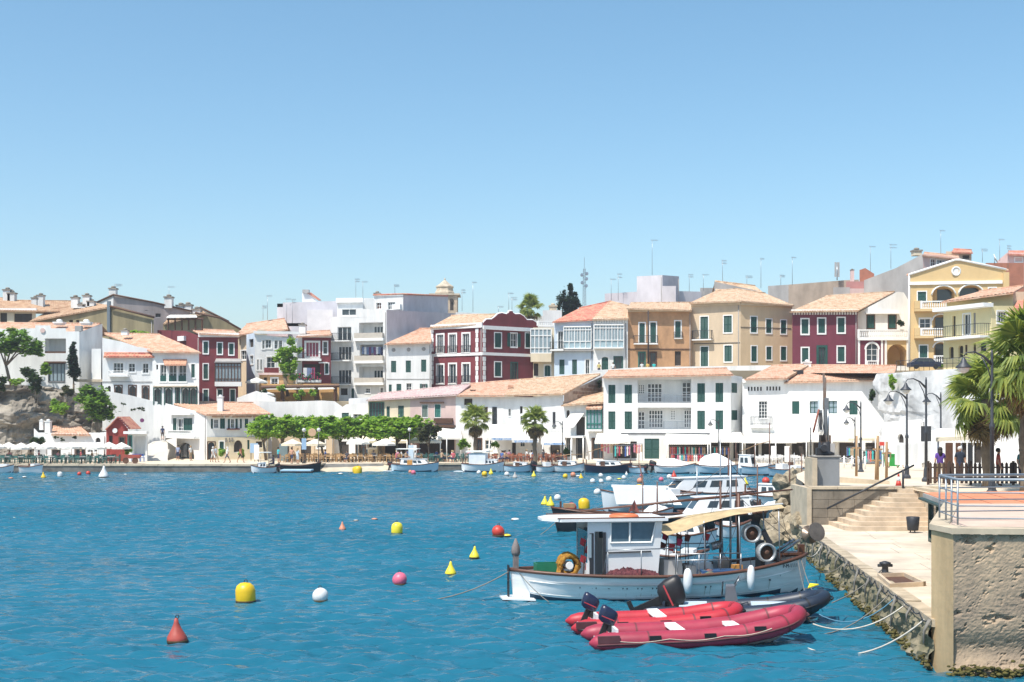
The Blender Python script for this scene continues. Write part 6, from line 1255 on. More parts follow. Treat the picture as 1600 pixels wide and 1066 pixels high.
def outboard(par, x, y, z, s, col=None, tilt=.25, cowl=None):
    M_ = Matrix.Translation((x, y, z)) @ Matrix.Rotation(tilt, 4, 'Y') @ Matrix.Scale(s, 4)
    m = MB(); NS = 12; rings = [(.06, .20, .15, .02), (.12, .30, .19, .0), (.30, .34, .20, -.02), (.5, .34, .19, -.03), (.6, .30, .165, -.05), (.64, .2, .1, -.06)]
    for z_, a_, b_, o_ in rings:
        for j in range(NS):
            th = 2 * math.pi * (j + .5) / NS; cx, sy = math.cos(th), math.sin(th); m.v.append(tuple(M_ @ Vector((o_ - .08 + a_ * math.copysign(abs(cx) ** .6, cx), b_ * math.copysign(abs(sy) ** .6, sy), z_ - .05 * cx * z_))))
    for i in range(len(rings) - 1):
        for j in range(NS): m.f.append([i * NS + j, i * NS + (j + 1) % NS, (i + 1) * NS + (j + 1) % NS, (i + 1) * NS + j]); m.m.append(0); m.sm.append(True)
    m.f.append([(len(rings) - 1) * NS + j for j in range(NS)]); m.m.append(0); m.sm.append(True); e = m.build('outboard_engine', cowl or BLACK, par)
    m = MB(); m.box((-.05, 0, -.25), (.2, .13, .75), M=M_); m.box((-.12, 0, -.62), (.42, .1, .1), M=M_); m.box((.12, 0, .0), (.16, .3, .34), M=M_); m.build('engine_leg', BLACK, e)
    m = MB()
    for sd in (-1, 1): m.box((-.1, sd * .197, .27), (.5, .012, .035), M=M_)
    m.build('engine_stripe', mat('engine_red_stripe', (.45, .05, .06), .4, 0), e); return e

FG = 'boats moored along the far quay'
boat('moored_boat', 'white open boat with dark outboard at the left quay edge', 30, 132.5, 66, 131.5, 1.5, .62, [('box', .05, 0, .8, .5, .5, .35, BROWN, 'seat_box'), ('box', .2, 0, .8, .5, .9, .3, CAB, 'console')], mats=[HW, HW], group=FG)
boat('moored_boat', 'small boat with black engine cut by the left edge', -14, 132, 21, 132, 1.5, .6, [('outboard', .9), ('box', .1, 0, .75, .8, .8, .3, CAB, 'locker')], group=FG)
boat('moored_boat', 'small white cabin boat with pale canopy near the quay house', 432, 131.5, 393, 130.5, 1.5, .6, [('bimini', -.25, .2, 1.3, 2.1), ('cabin', -.05, .3, 1.0, .5, 1.1, 2), ('outboard', .8)], group=FG)
boat('llaut_boat', 'white traditional boat with orange cabin door left of the palms', 611, 135.5, 684, 134.6, 1.9, .72, [('cabin', -.28, .36, 1.25, .62, 1.35, 4), ('box', -.07, -.53, .92, .55, .12, .62, ORN, 'cabin_door'), ('posts',), ('outboard', .8), ('platform', -.54), ('bimini', -.36, .1, 1.5, 2.35), ('mast', -.3, 2.3, .05)], mats=[HB, AF], group=FG)
boat('llaut_boat', 'white boat with sheeted wheelhouse and row of dark windows', 722, 134.2, 786, 133.4, 1.9, .8, [('cabin', .05, .42, 1.2, .7, 1.35, 3), ('box', -.1, 0, 1.35, 1.75, 1.35, 1.25, TARP, 'sheeted_wheelhouse'), ('box', -.12, 0, 2.15, 2.2, 1.6, .16, CANVAS, 'roof'), ('posts',), ('platform', -.56), ('mast', -.42, 1.9, .05), ('yard', -.45, 1.85, .1, 1.95)], group=FG)
boat('llaut_boat', 'small white boat with brown hatch between the two palms', 787, 133.5, 832, 133, 1.5, .66, [('cabin', -.15, .4, 1.0, .55, 1.05, 1), ('box', 0, -.42, .8, .4, .1, .4, BROWN, 'hatch_door'), ('outboard', .7), ('posts',)], mats=[HB, AF], group=FG)
boat('moored_boat', 'white boat with big black outboard below the second palm', 836, 132.6, 866, 133.5, 1.5, .6, [('outboard', 1.1), ('box', .1, 0, .8, .6, .8, .5, CAB, 'console'), ('mast', .0, 1.5, .04, STEEL, -.5)], group=FG)
boat('llaut_boat', 'white boat with brown cabin door and folded mast', 862, 133.6, 912, 132.4, 1.7, .7, [('cabin', -.25, .35, 1.2, .6, 1.2, 2), ('box', -.05, -.55, .9, .45, .1, .5, BROWN, 'cabin_door'), ('posts',), ('mast', .1, 3.4, .05, CAB), ('yard', -.4, 1.6, .45, 1.9)], group=FG)
boat('llaut_boat', 'navy hulled boat with white cabin in front of the clothes shop', 915, 132.2, 986, 131, 1.8, .74, [('cabin', -.25, .35, 1.25, .65, 1.25, 3), ('box', -.1, -.56, .95, .45, .1, .5, BROWN, 'cabin_door'), ('posts',), ('mast', .2, 3.0, .06), ('yard', -.48, 2.1, .46, 3.2)], mats=[HN, AF], group=FG)
boat('moored_boat', 'small pale blue boat moored bow on below the hotel door', 1008, 129.5, 984, 131.5, 1.5, .62, [('outboard', .8), ('mast', -.1, 2.6, .04)], mats=[HB, AF], group=FG)
boat('moored_boat', 'white covered boat below the hotel clothes stall', 1022, 131, 1086, 129.5, 2.0, .75, [('tarp', -.42, .4, 1.55), ('outboard', 1.1)], group=FG)
boat('moored_boat', 'white boat with peaked cover and blue hull right of the hotel stall', 1086, 129.5, 1166, 127.5, 2.2, .85, [('tarp', -.4, .3, 2.1), ('mast', .3, 3.2, .05)], mats=[HB, AF], group=FG)
boat('fishing_boat', 'pale blue fishing boat with small white wheelhouse near the long awning', 1155, 127.5, 1216, 125, 2.0, .85, [('cabin', -.45, -.1, 1.3, .7, 2.0, 2), ('box', .15, 0, 1.0, 1.2, .9, .35, CAB, 'hold'), ('posts',), ('mast', .28, 5.2, .07), ('mast', -.1, 3.2, .06), ('yard', -.5, 2.3, .45, 3.6)], mats=[HB, AF], group=FG)
boat('moored_boat', 'pale boat crowded with white lockers left of the crane', 1202, 123.5, 1268, 119, 2.0, .8, [('box', -.2, .1, 1.0, .9, .9, .6, CAB, 'locker'), ('box', .15, -.1, .95, 1.1, .8, .5, CAB, 'bench_box'), ('box', .02, 0, 1.1, .35, .35, .8, BROWN, 'engine_cover'), ('mast', .1, 2.4, .05, STEEL)], mats=[HB, AF], group=FG)
boat('moored_boat', 'white cabin cruiser partly hidden behind the crane pedestal', 1290, 100, 1345, 97, 1.8, .8, [('cabin', -.25, .3, 1.4, .75, 1.5, 3)], group=FG)
raft = thing('raft', 'flat pale blue bathing raft moored at the slipway', 'raft', P(463, 738, 131.5)); MB().box((X(463, 131.5), 132, .28), (3.1, 2.0, .14)).build('deck', mat('pale_blue_deck', (.42, .60, .72), .7, .1, 2), raft); MB().box((X(463, 131.5), 132, .1), (3.0, 1.9, .2)).build('float', HK, raft)
boat('barge', 'dark wooden barge behind the pale blue raft', 427, 134.6, 500, 134, 1.8, .7, [('posts',)], mats=[HK, HK], group=FG)
# --- middle distance, behind the fishing boat
MG = 'boats moored behind the fishing boat'
boat('llaut_boat', 'black hulled boat whose bow shows behind the wheelhouse roof', 1192, 66, 871, 64.5, 2.9, .78, [('cabin', -.42, -.12, 1.7, .85, 1.75, 3), ('posts',), ('mast', -.34, 3.6, .07), ('mast', .02, 2.5, .05), ('box', .445, 0, 1.35, .5, .5, .2, WOOD, 'bow_hatch')], mats=[HK, HK], sh=.5, group=MG, stripe=.0)
boat('motor_boat', 'white motor boat with slanted panel raised over its stern', 1095, 80, 943, 78, 2.4, .95, [('box', .0, 0, 1.2, 3.0, 1.5, .35, CAB, 'engine_box'), ('mast', .05, 2.9, .06, RUB, .55)], group=MG)
wp = thing('sunshade', 'white slanted hatch panel standing over the motor boat', 'panel', P(1000, 790, 77.6))
MB().prism([P(957, 761, 77.2), P(1040, 763, 77.2), P(1052, 788, 77.0), P(963, 788, 77.0)], (0, .1, .06)).build('panel', CAB, wp, True); MB().prism([P(1038, 762.5, 77.7), P(1045, 762, 77.7), P(1066, 789, 76.3), P(1053, 789, 76.3)], (0, .5, 0)).build('side', CAB, wp, True)
MB().prism([P(956, 758, 77.5), P(1043, 760, 77.5), P(1043, 763.5, 77.5), P(956, 761.5, 77.5)], (0, .5, 0)).build('rim', TRIM, wp, True)
boat('cabin_cruiser', 'long white cabin cruiser with dark side windows', 1192, 84, 1030, 81, 2.4, .95, [('cabin', -.28, .44, 1.7, .9, 1.95, 3), ('mast', -.08, 4.4, .05, STEEL), ('mast', -.16, 3.6, .06), ('yard', -.5, 2.0, .5, 1.4)], group=MG)
boat('llaut_boat', 'white traditional boat with brown rail left of the crane pedestal', 1163, 81.5, 1262, 80, 2.2, .85, [('cabin', -.26, .26, 1.5, .8, 1.55, 3), ('posts',), ('mast', .22, 3.9, .05)], group=MG)
boat('moored_boat', 'small white runabout with windscreen behind the net drums', 1030, 57.5, 1118, 56.5, 1.8, .62, [('cabin', -.1, .3, 1.3, .55, 1.1, 2), ('box', -.28, 0, .75, .7, 1.1, .3, CAB, 'bench')], group=MG)
boat('moored_boat', 'low white dinghy with grey deck behind the fishing boat stern', 1010, 50, 1105, 49.3, 1.6, .5, [('box', -.2, 0, .62, .5, .9, .22, CAB, 'thwart'), ('box', .2, 0, .62, .5, .9, .22, CAB, 'thwart')], group=MG)
boat('moored_boat', 'white hull with dark trim between the black boat and the rocks', 1120, 71, 1205, 70, 1.9, .7, [('cabin', -.3, .2, 1.3, .7, 1.3, 2), ('mast', .25, 3.2, .05)], mats=[HB, AF], group=MG)

for i, (a, da, b_, db, lb) in enumerate(((1118, 62, 1172, 61.5, 'tiny white tender between the masts behind the fishing boat'), (1060, 70, 1125, 69.5, 'white open boat with low cuddy behind the tan awning'), (1185, 74, 1238, 73, 'small white boat nosing toward the rocks'), (985, 71, 1050, 70, 'white boat with covered bow behind the wheelhouse'), (1110, 90, 1170, 89, 'white open boat far behind the cruiser roof'), (1215, 98, 1262, 97, 'white boat half hidden left of the crane pedestal'))):
    boat('moored_boat', lb, a, da, b_, db, 1.6, .6, [[('box', -.2, 0, .65, .5, .9, .2, CAB, 'thwart'), ('mast', .1, 2.9, .04)], [('cabin', .0, .35, 1.1, .5, .95, 1), ('mast', -.05, 3.1, .045, STEEL)], [('tarp', -.3, .4, 1.0), ('outboard', .8)], [('tarp', -.1, .42, 1.0), ('mast', -.2, 2.6, .04)], [('cabin', -.1, .3, 1.1, .5, 1.2, 2), ('mast', .2, 3.3, .04)], [('cabin', -.3, .2, 1.2, .5, 1.3, 2), ('mast', .3, 3.0, .05)]][i], group=MG)
# ================================================================ the fishing boat
FBW = mat('fishing_hull_paint', (.86, .86, .84), .5, .16, 1.2, .05, streak=.15)
fa, fb = Vector((X(802, 41.0), 41.0)), Vector((X(1254, 42.6), 42.6)); FL = (fb - fa).length
fo = thing('fishing_boat', 'white wooden fishing boat with wheelhouse and tan awning', 'boat', (0, 0, 0))
rows = hull(fo, FL, 2.9, .80, .48, True, [FBW, AF], dr=.5, N=40, stripe=.1, lip=.06, deckz=.28, rake=.06)
Kx = lambda px: (px - 802) / (1254 - 802) * FL - FL / 2          # frame column to boat axis, side facing the camera
Hz = lambda py, d=41.0: Zz(py, d)
m = MB()   # planking seams and rubbing strake on the camera side and far side
for sd in (0, -1):
    for fr_, r_ in ((.80, .018), (.55, .008), (.3, .008)):
        pts = []
        for r0 in rows[2:-2]:
            a, b = (Vector(r0[0]), Vector(r0[6])) if sd == 0 else (Vector(r0[13]), Vector(r0[7])); q = b.lerp(a, fr_); seg = [Vector(r0[i if sd == 0 else 13 - i]) for i in range(7)]; u = (1 - fr_) * 6; i = min(5, int(u)); pts.append(seg[i].lerp(seg[i + 1], u - i) + Vector((0, -.006 if seg[0].y < 0 else .006, 0)))
        m.tube(pts, r_, 5)
m.build('strake', FBW, fo)
ny = min(v[1] for r0 in rows for v in r0); YS = -1.0
m = MB()
for px, w in ((868, .14), (888, .02), (893, .02), (911, .02), (916, .02), (936, .12), (955, .03), (961, .03), (977, .03), (983, .03), (999, .03), (1005, .03), (1020, .03), (1026, .03), (1080, .04), (1088, .03), (1120, .03), (1128, .03), (1185, .05)):
    x = Kx(px); i = int((x / FL + .5) * 40); r0 = rows[i]; p = Vector(r0[0]).lerp(Vector(r0[1]), .9); q = Vector(r0[0]) if r0[0][1] < 0 else Vector(r0[13]); q2 = Vector(r0[2]) if r0[0][1] < 0 else Vector(r0[11]); c = q.lerp(q2, .75); m.box((x, c.y - .005, c.z), (w, .05, .045)); nx_ = Vector(r0[3] if r0[0][1] < 0 else r0[10]); nx_ = q2.lerp(nx_, .6); MB().add([(x - w * .4, c.y - .008, c.z), (x + w * .4, c.y - .008, c.z), (x + w * .2, nx_.y - .008, nx_.z), (x - w * .2, nx_.y - .008, nx_.z)], [(0, 1, 2, 3)]).build('rust_streak', mat('rust_stain', (.46, .38, .27), .8, .3, 9, col2=(.6, .6, .58)), fo)
m.build('scupper', IRON, fo)
m = MB(); m.box((-FL / 2 + .08, 0, 1.15), (.16, .2, .6)); m.lathe([(.12, 0), (.15, .1), (.13, .28), (.02, .55)], 8, (-FL / 2 + .08, 0, 1.4)); m.build('stern_post', mat('grey_weathered_post', (.20, .17, .16), .8, .3, 6), fo); MB().box((FL / 2 - .05, 0, 1.4), (.2, .14, .4)).build('stem_post', RUB, fo)
m = MB()
for z in (.3, .6, .85): m.bar((-FL / 2 - .16, -.1, z), (-FL / 2 - .16, .1, z), .03)
for y in (-.11, .11): m.bar((-FL / 2 - .16, y, .05), (-FL / 2 - .16, y, 1.1), .03)
m.build('rudder_ladder', IRON, fo); m = MB(); m.prism([(-FL / 2 - .4, -.3, .03), (-FL / 2 + .6, -.72, .03), (-FL / 2 + .6, .72, .03), (-FL / 2 - .4, .3, .03)], (0, 0, .05)); m.build('stern_fin', HW, fo, True)
# wheelhouse: cut openings on the side that faces the camera
x0, x1, zd, zr = Kx(906), Kx(1012), .55, 2.52; wy = .82
wh = MB(); xa, xb = Kx(941), Kx(1003); za, zb = Hz(847), Hz(814); xr = Kx(1020)
def side(y, sgn):
    A = (x0, y, zd); q = lambda x, z: (x, y, z)
    dx0, dx1 = Kx(917), Kx(929)
    xt = lambda z: x1 + (xr - x1) * (z - zd) / (zr - zd)
    wh.poly([q(x0, zd), q(dx0, zd), q(dx0, zr), q(x0, zr)]); wh.poly([q(dx0, 2.2), q(dx1, 2.2), q(dx1, zr), q(dx0, zr)]); wh.poly([q(dx1, zd), q(xa, zd), q(xa, zr), q(dx1, zr)]); wh.poly([q(xa, zd), q(xt(zd), zd), q(xt(za), za), q(xa, za)]); wh.poly([q(xa, zb), q(Kx(1012), zb), q(xr, zr), q(xa, zr)]); wh.poly([q(xb, za), q(xt(za), za), q(xt(zb), zb), q(Kx(1010), zb)])
side(-wy, -1); side(wy, 1); wh.poly([(x0, -wy, zd), (x0, wy, zd), (x0, wy, 1.2), (x0, -wy, 1.2)]); wh.poly([(x1, -wy, zd), (x1, wy, zd), (x1 + .06, wy, 1.5), (x1 + .06, -wy, 1.5)]); wh.poly([(xr - .03, -wy, 2.2), (xr - .03, wy, 2.2), (xr, wy, zr), (xr, -wy, zr)])
whs = wh.build('wheelhouse', CAB, fo)
for y in (-wy, wy):
    s = .012 if y < 0 else -.012; MB().poly([(xa, y + s, za), (xb, y + s, za), (Kx(1010), y + s, zb), (xa, y + s, zb)]).build('side_window', mat('wheelhouse_glass', (.10, .16, .20), .08, .2, 3), whs); fr_ = MB()
    pr = [(xa, za), (xb, za), (Kx(1010), zb), (xa, zb), (xa, za)]
    for a, b in zip(pr[:-1], pr[1:]): fr_.bar((a[0], y - s, a[1]), (b[0], y - s, b[1]), .045)
    xm_ = Kx(970); fr_.bar((xm_, y - s, za), (xm_, y - s, zb), .05); fr_.build('window_frame', TRIM, whs)
    MB().bar((Kx(933), y - s * 3, Hz(862)), (Kx(1002), y - s * 3, Hz(861)), .035).build('trim_strip', IRON, whs)
MB().poly([(x0 + .02, -wy + .02, 1.2), (x0 + .02, wy - .02, 1.2), (x0 + .02, wy - .02, 2.2), (x0 + .02, -wy + .02, 2.2)]).build('rear_window', GLASS, whs); MB().box(((x0 + x1) / 2, 0, zd + .02), (x1 - x0 - .1, 1.5, .03)).build('cabin_floor', DK, whs); MB().box((Kx(955), .15, 1.25), (.3, .6, 1.3)).build('cabin_bulkhead', BROWN, whs)
m = MB(); m.box(((Kx(912)) , -wy - .02, 1.35), (.13, .04, 1.6)); m.box((Kx(931), -wy - .04, 1.3), (.09, .05, 1.75)); m.build('door_frame', IRON, whs); MB().box((Kx(909), -wy - .03, 1.75), (.11, .03, .75)).build('door_glass', GLASS2, whs)
m = MB(); zt = zr + .005; P8 = [(Kx(842), -.35), (Kx(865), -1.0), (Kx(1026), -1.02), (Kx(1026), 1.02), (Kx(865), 1.0), (Kx(842), .35)]; m.prism([(x, y, zt) for x, y in P8], (0, 0, .09)); rf = m.build('wheelhouse_roof', CAB, fo, True)
m = MB(); m.tube([(Kx(860), -.96, zt + .11), (Kx(1022), -.97, zt + .11)], .025, 6); m.tube([(Kx(860), .96, zt + .11), (Kx(1022), .97, zt + .11)], .025, 6); m.build('roof_rail', RUB, rf)
# grab rails along the side
m = MB(); yy = -1.25; zt = Hz(863, 39.6)
m.tube([(Kx(923), yy, .75), (Kx(932), yy, zt), (Kx(1040), yy, zt + .02)], .02, 6); 
for px in (932, 982, 1034): m.tube([(Kx(px), yy, .7), (Kx(px), yy, zt)], .016, 5)
m.build('grab_rail', STEEL, fo)
z2 = Hz(866)
for za_, ya in ((z2, -.9), (z2 + .15, .9), (z2 - .2, -.9)): MB().tube([(Kx(1042), ya, za_), (Kx(1140), ya, za_)], .022, 6).build('deck_rail', STEEL, fo)
for px in (1042, 1075, 1108, 1140): MB().tube([(Kx(px), -.9, .6), (Kx(px), -.9, z2)], .02, 5).build('rail_post', STEEL, fo)
# tan awning on poles
TANC = mat('tan_tarpaulin', (.50, .38, .21), .85, .3, 2.5, .2); m = MB(); prof = [(1018, 799, -.95, .95), (1023, 818, -1.15, .7), (1052, 818, -1.05, 1), (1085, 804, -.95, 1), (1130, 795, -.9, 1), (1170, 794, -.85, .95), (1216, 787, -.7, .8)]
n = len(prof); Zc = [(2.55, 2.15), (2.3, 2.1), (2.42, 2.2), (2.62, 2.48), (2.78, 2.7), (2.82, 2.75), (2.92, 2.88)]
for (px, py, ya, yb), (zc, ze) in zip(prof, Zc):
    for j in range(7): v = j / 6; y = ya + (yb - ya) * v; m.v.append((Kx(px), y, ze + (zc - ze) * math.sin(math.pi * v) + .03 * math.sin(j * 2 + px)))
for i in range(n - 1):
    for j in range(6): q = i * 7 + j; m.f.append([q, q + 1, q + 8, q + 7]); m.m.append(0); m.sm.append(True)
m.build('awning', TANC, fo); m = MB(); m.tube([(Kx(1020), 0, 2.5), (Kx(1130), 0, 2.78), (Kx(1222), 0, 2.95)], .035, 6); m.build('awning_pole', TRIM, fo)
for px, y in ((1085, -.9), (1140, -.85), (1140, .85), (1205, -.7), (1205, .7), (1085, .9)): MB().tube([(Kx(px), y, .65), (Kx(px) - .05, y, 2.5 + (px - 1085) * .003)], .022, 6).build('awning_stanchion', STEEL, fo)
for px, h_, r_ in ((1126, 3.7, .05), (1155, 3.3, .075), (1142, 4.4, .04)): MB().tube([(Kx(px), .25, .6), (Kx(px), .25, h_)], [r_, r_ * .7], 7).build('mast', RUB if r_ > .045 else STEEL, fo)
MB().tube([(Kx(910), .6, 2.75), (Kx(1090), .5, 3.1), (Kx(1245), .4, 3.4)], [.03, .05, .03], 6).build('yard', RUB, fo)
# net drums
DR = mat('drum_metal', (.42, .43, .43), .45, .3, 4, metal=.4); RXm = Matrix.Rotation(R(90), 3, 'X')
for px, py, y, r in ((1162, 841, -.55, .30), (1181, 871, -.8, .31)):
    c = Vector((Kx(px), y, Hz(py, 40.1))); m = MB(); m.lathe([(r, -.14), (r, .16), (r * .8, .17), (r * .76, .02)], 18, c, M=RXm); d_ = m.build('net_drum', DR, fo); MB().lathe([(r * .76, .0), (r * .74, .03), (r * .3, .035), (r * .26, .12), (r * .1, .13)], 14, c, M=RXm).build('drum_hub', BROWN, d_)
m = MB(); m.box((Kx(1196), -.55, 1.55), (.16, .12, 1.35), M=Matrix.Translation((Kx(1196), -.55, 1.5)) @ Matrix.Rotation(R(-28), 4, 'Y') @ Matrix.Translation((-Kx(1196), .55, -1.5))); m.box((Kx(1180), -.3, 1.3), (.14, .5, 1.0)); m.build('hauler_arm', IRON, fo); MB().box((Kx(1200), -.1, 1.2), (.5, .7, .22)).build('winch_base', RUB, fo)
c = Vector((Kx(1258), -.35, Hz(840, 41.3))); MB().lathe([(.31, 0), (.31, .04), (.12, .05), (.12, .4), (.31, .41), (.31, .45)], 20, c, M=Matrix.Rotation(R(72), 3, 'X') @ Matrix.Rotation(R(12), 3, 'Y')).build('bow_roller', mat('worn_bronze', (.22, .17, .13), .35, .3, 4, metal=.6), fo)
m = MB(); m.tube([(Kx(1215), -.2, 1.35), (Kx(1245), -.2, 1.75)], .05, 6); m.tube([(Kx(1215), .2, 1.35), (Kx(1245), .2, 1.75)], .05, 6); m.build('roller_arm', STEEL, fo)
MB().box((Kx(1225), 0, 1.32), (1.0, .6, .07)).build('bow_platform', RUB, fo)
# deck gear
MB().box((Kx(1110), -.75, .78), (1.35, .5, .25)).build('blue_bench', mat('blue_cover', (.03, .09, .22), .7, .2, 3), fo); m = MB(); m.lathe([(.3, 0), (.34, .12), (.2, .28), (.03, .33)], 12, (Kx(1090), -.8, .62)); m.build('covered_coil', mat('red_green_cover', (.28, .05, .07), .7, .4, 4, col2=(.03, .14, .08)), fo)
m = MB(); m.lathe([(.14, 0), (.14, .35), (.05, .38)], 10, (Kx(1110), .2, 1.55), M=Matrix.Rotation(R(75), 3, 'Y')); m.build('searchlight', STEEL, fo)
MB().box((Kx(1040), -.2, .95), (.6, .7, .55)).build('engine_box', GREYR, fo)
flo = thing('lifebuoy', 'orange lifebuoy lying on the wheelhouse roof', 'lifebuoy', (0, 0, 0)); m = MB(); m.tube([(.34 * math.cos(a), .34 * math.sin(a), 0) for a in [i * math.pi / 10 for i in range(21)]], .085, 8); m.build('ring', mat('orange_plastic', (.62, .16, .06), .5, .1, 3), flo)
ANG = math.atan2((fb - fa).y, (fb - fa).x); FC = (fa + fb) / 2
fo.location = (FC.x, FC.y, 0); fo.rotation_euler = (0, 0, ANG)
MF = Matrix.Translation((FC.x, FC.y, 0)) @ Matrix.Rotation(ANG, 4, 'Z')
def onboat(x, y, z): return MF @ Vector((x, y, z))
flo.location = onboat(Kx(967), -.3, 2.62); flo.scale = (1.15, 1.15, 1)
def item(name, mb, mats, label, cat, x, y, z, rz=0, group=None):
    o = mb.build(name, mats); o.location = onboat(x, y, z); o.rotation_euler = (0, 0, ANG + rz); return tag(o, label, cat, group)
m = MB()
for a, b in (((-.4, -.28, 0), (.4, -.24, .3)), ((-.4, .24, 0), (.4, .28, .3)), ((-.4, -.24, 0), (-.36, .24, .3)), ((.36, -.24, 0), (.4, .24, .3)), ((-.36, -.23, 0), (.36, .23, .04))): m.span(a, b)
item('fish_crate', m, mat('green_plastic', (.01, .16, .08), .5, .1, 3), 'green plastic fish crate on the stern deck', 'crate', Kx(852), -.15, .86)
m = MB(); NETY = mat('yellow_net', (.50, .27, .03), .9, .5, 9, .8, col2=(.20, .06, .01))
for k in range(5): m.tube([((.27 + .035 * (k % 3)) * math.cos(a) + .03 * math.sin(3 * a + k), -.16 + .08 * k, .38 + (.27 + .035 * ((k + 1) % 3)) * math.sin(a) + .02 * math.cos(5 * a + k)) for a in [i * math.pi / 10 for i in range(21)]], .075, 6)
m.tube([(-.3, -.25, .3), (-.42, -.3, .1), (-.2, -.34, .05), (.1, -.33, .08)], [.12, .13, .12, .08], 7); m.lathe([(.12, -.22), (.14, 0), (.12, .22)], 10, (0, 0, .38), 1, M=RXm); item('net_reel', m, [NETY, TRIM], 'reel of yellow and orange netting on the stern deck', 'net reel', Kx(882), -.35, .72)
m = MB(); rr = random.Random(5)
for j in range(15):
    for i in range(41):
        u, v = i / 20 - 1, j / 7 - 1; e = max(0, 1 - u * u) * max(0, 1 - v * v); m.v.append((u * .85, v * .32, .3 * e ** .6 * (.75 + .5 * mnoise.noise(Vector((u * 3, v * 2, 1)))) + .07 * mnoise.noise(Vector((u * 13, v * 6, 5)))))
for j in range(14):
    for i in range(40): q = j * 41 + i; m.f.append([q, q + 1, q + 42, q + 41]); m.m.append(0); m.sm.append(False)
item('net_heap', m, mat('purple_net', (.17, .045, .05), .95, .5, 9, .8, col2=(.07, .02, .03)), 'heap of dark purple fishing net beside the wheelhouse', 'net', Kx(972), -.95, .80)
m = MB().lathe([(.02, -.42), (.11, -.36), (.15, -.1), (.15, .12), (.1, .32), (.04, .38)], 12); m.tube([(0, 0, .36), (0, .06, .6)], .012, 4, 1); item('fender', m, [HW, IRON], 'white inflatable fender hanging amidships on the fishing boat', 'fender', Kx(1049), -1.50, .68, 0, 'fenders on the fishing boat')
m = MB().lathe([(.02, -.42), (.10, -.36), (.13, -.1), (.13, .12), (.09, .32), (.04, .38)], 12); m.tube([(0, 0, .36), (0, .08, .6)], .012, 4, 1); item('fender', m, [HW, IRON], 'white inflatable fender nearer the bow of the fishing boat', 'fender', Kx(1148), -1.36, .72, 0, 'fenders on the fishing boat')
FLG = [mat('flag_pink', (.62, .05, .16), .8, .2, 4), mat('flag_red', (.42, .03, .04), .8, .2, 4), mat('flag_brown', (.20, .06, .05), .8, .2, 4)]
for i, (px, z0, y, lab, k, n) in enumerate(((902, .7, -.62, 'bundle of red marker flags at the wheelhouse door', 1, 4), (1030, .7, .4, 'marker pole with dark red flag under the awning edge', 2, 2), (1045, .7, .7, 'marker pole with pink flag behind the wheelhouse', 0, 1), (1062, .7, .3, 'marker pole with black weight under the awning', 2, 1))):
    m = MB(); m.tube([(0, 0, 0), (.05, 0, 1.35 + .1 * i)], .016, 5, 1)
    for j in range(n): z = 1.3 - j * .27; x = .02 + (.06 if j % 2 else -.1); m.add([(x, 0, z), (x + .17, -.05, z - .08), (x + .14, .03, z - .3), (x - .03, .04, z - .22)], [(0, 1, 2, 3)])
    item('marker_flag', m, [FLG[k], BROWN], lab, 'flag', Kx(px), y, z0, 0, 'marker flags on the fishing boat')
m = MB(); m.tube([(0, 0, 0), (0, 0, .55)], .012, 4, 1); m.add([(-.2, 0, .2), (.02, 0, .62), (.2, 0, .16), (.02, .04, .28)], [(0, 1, 2, 3)]); item('marker_flag', m, [FLG[2], IRON], 'brown pennant standing on the wheelhouse roof', 'flag', Kx(990), .3, 2.5, 0, 'marker flags on the fishing boat')
# hull number near the bow
def text(body, size, M_, label_mat, name='lettering', par=None):
    cu = bpy.data.curves.new(name, 'FONT'); cu.body = body; cu.size = size; cu.extrude = .004; cu.align_x = 'CENTER'; tmp = bpy.data.objects.new(name, cu); COL.objects.link(tmp)
    me = bpy.data.meshes.new_from_object(tmp.evaluated_get(bpy.context.evaluated_depsgraph_get())); bpy.data.objects.remove(tmp); me.materials.clear(); me.materials.append(label_mat)
    o = bpy.data.objects.new(name, me); COL.objects.link(o); o.parent = par; o.matrix_local = M_; return o
i_ = int((Kx(1229) / FL + .5) * 40); q = Vector(rows[i_][0] if rows[i_][0][1] < 0 else rows[i_][13]); q2 = Vector(rows[i_ - 4][0] if rows[i_][0][1] < 0 else rows[i_ - 4][13]); an = math.atan2(q.y - q2.y, q.x - q2.x)
qq = Vector(rows[i_][1] if rows[i_][0][1] < 0 else rows[i_][12]); tl = math.atan2(abs(qq.y) - abs(q.y), q.z - qq.z)
text('P-M-1111', .17, Matrix.Translation(q.lerp(qq, .55) + Vector((0, -.05, -.06))) @ Matrix.Rotation(an, 4, 'Z') @ Matrix.Rotation(R(90) , 4, 'X') @ Matrix.Rotation(-.12, 4, 'X'), IRON, 'hull_number', fo)

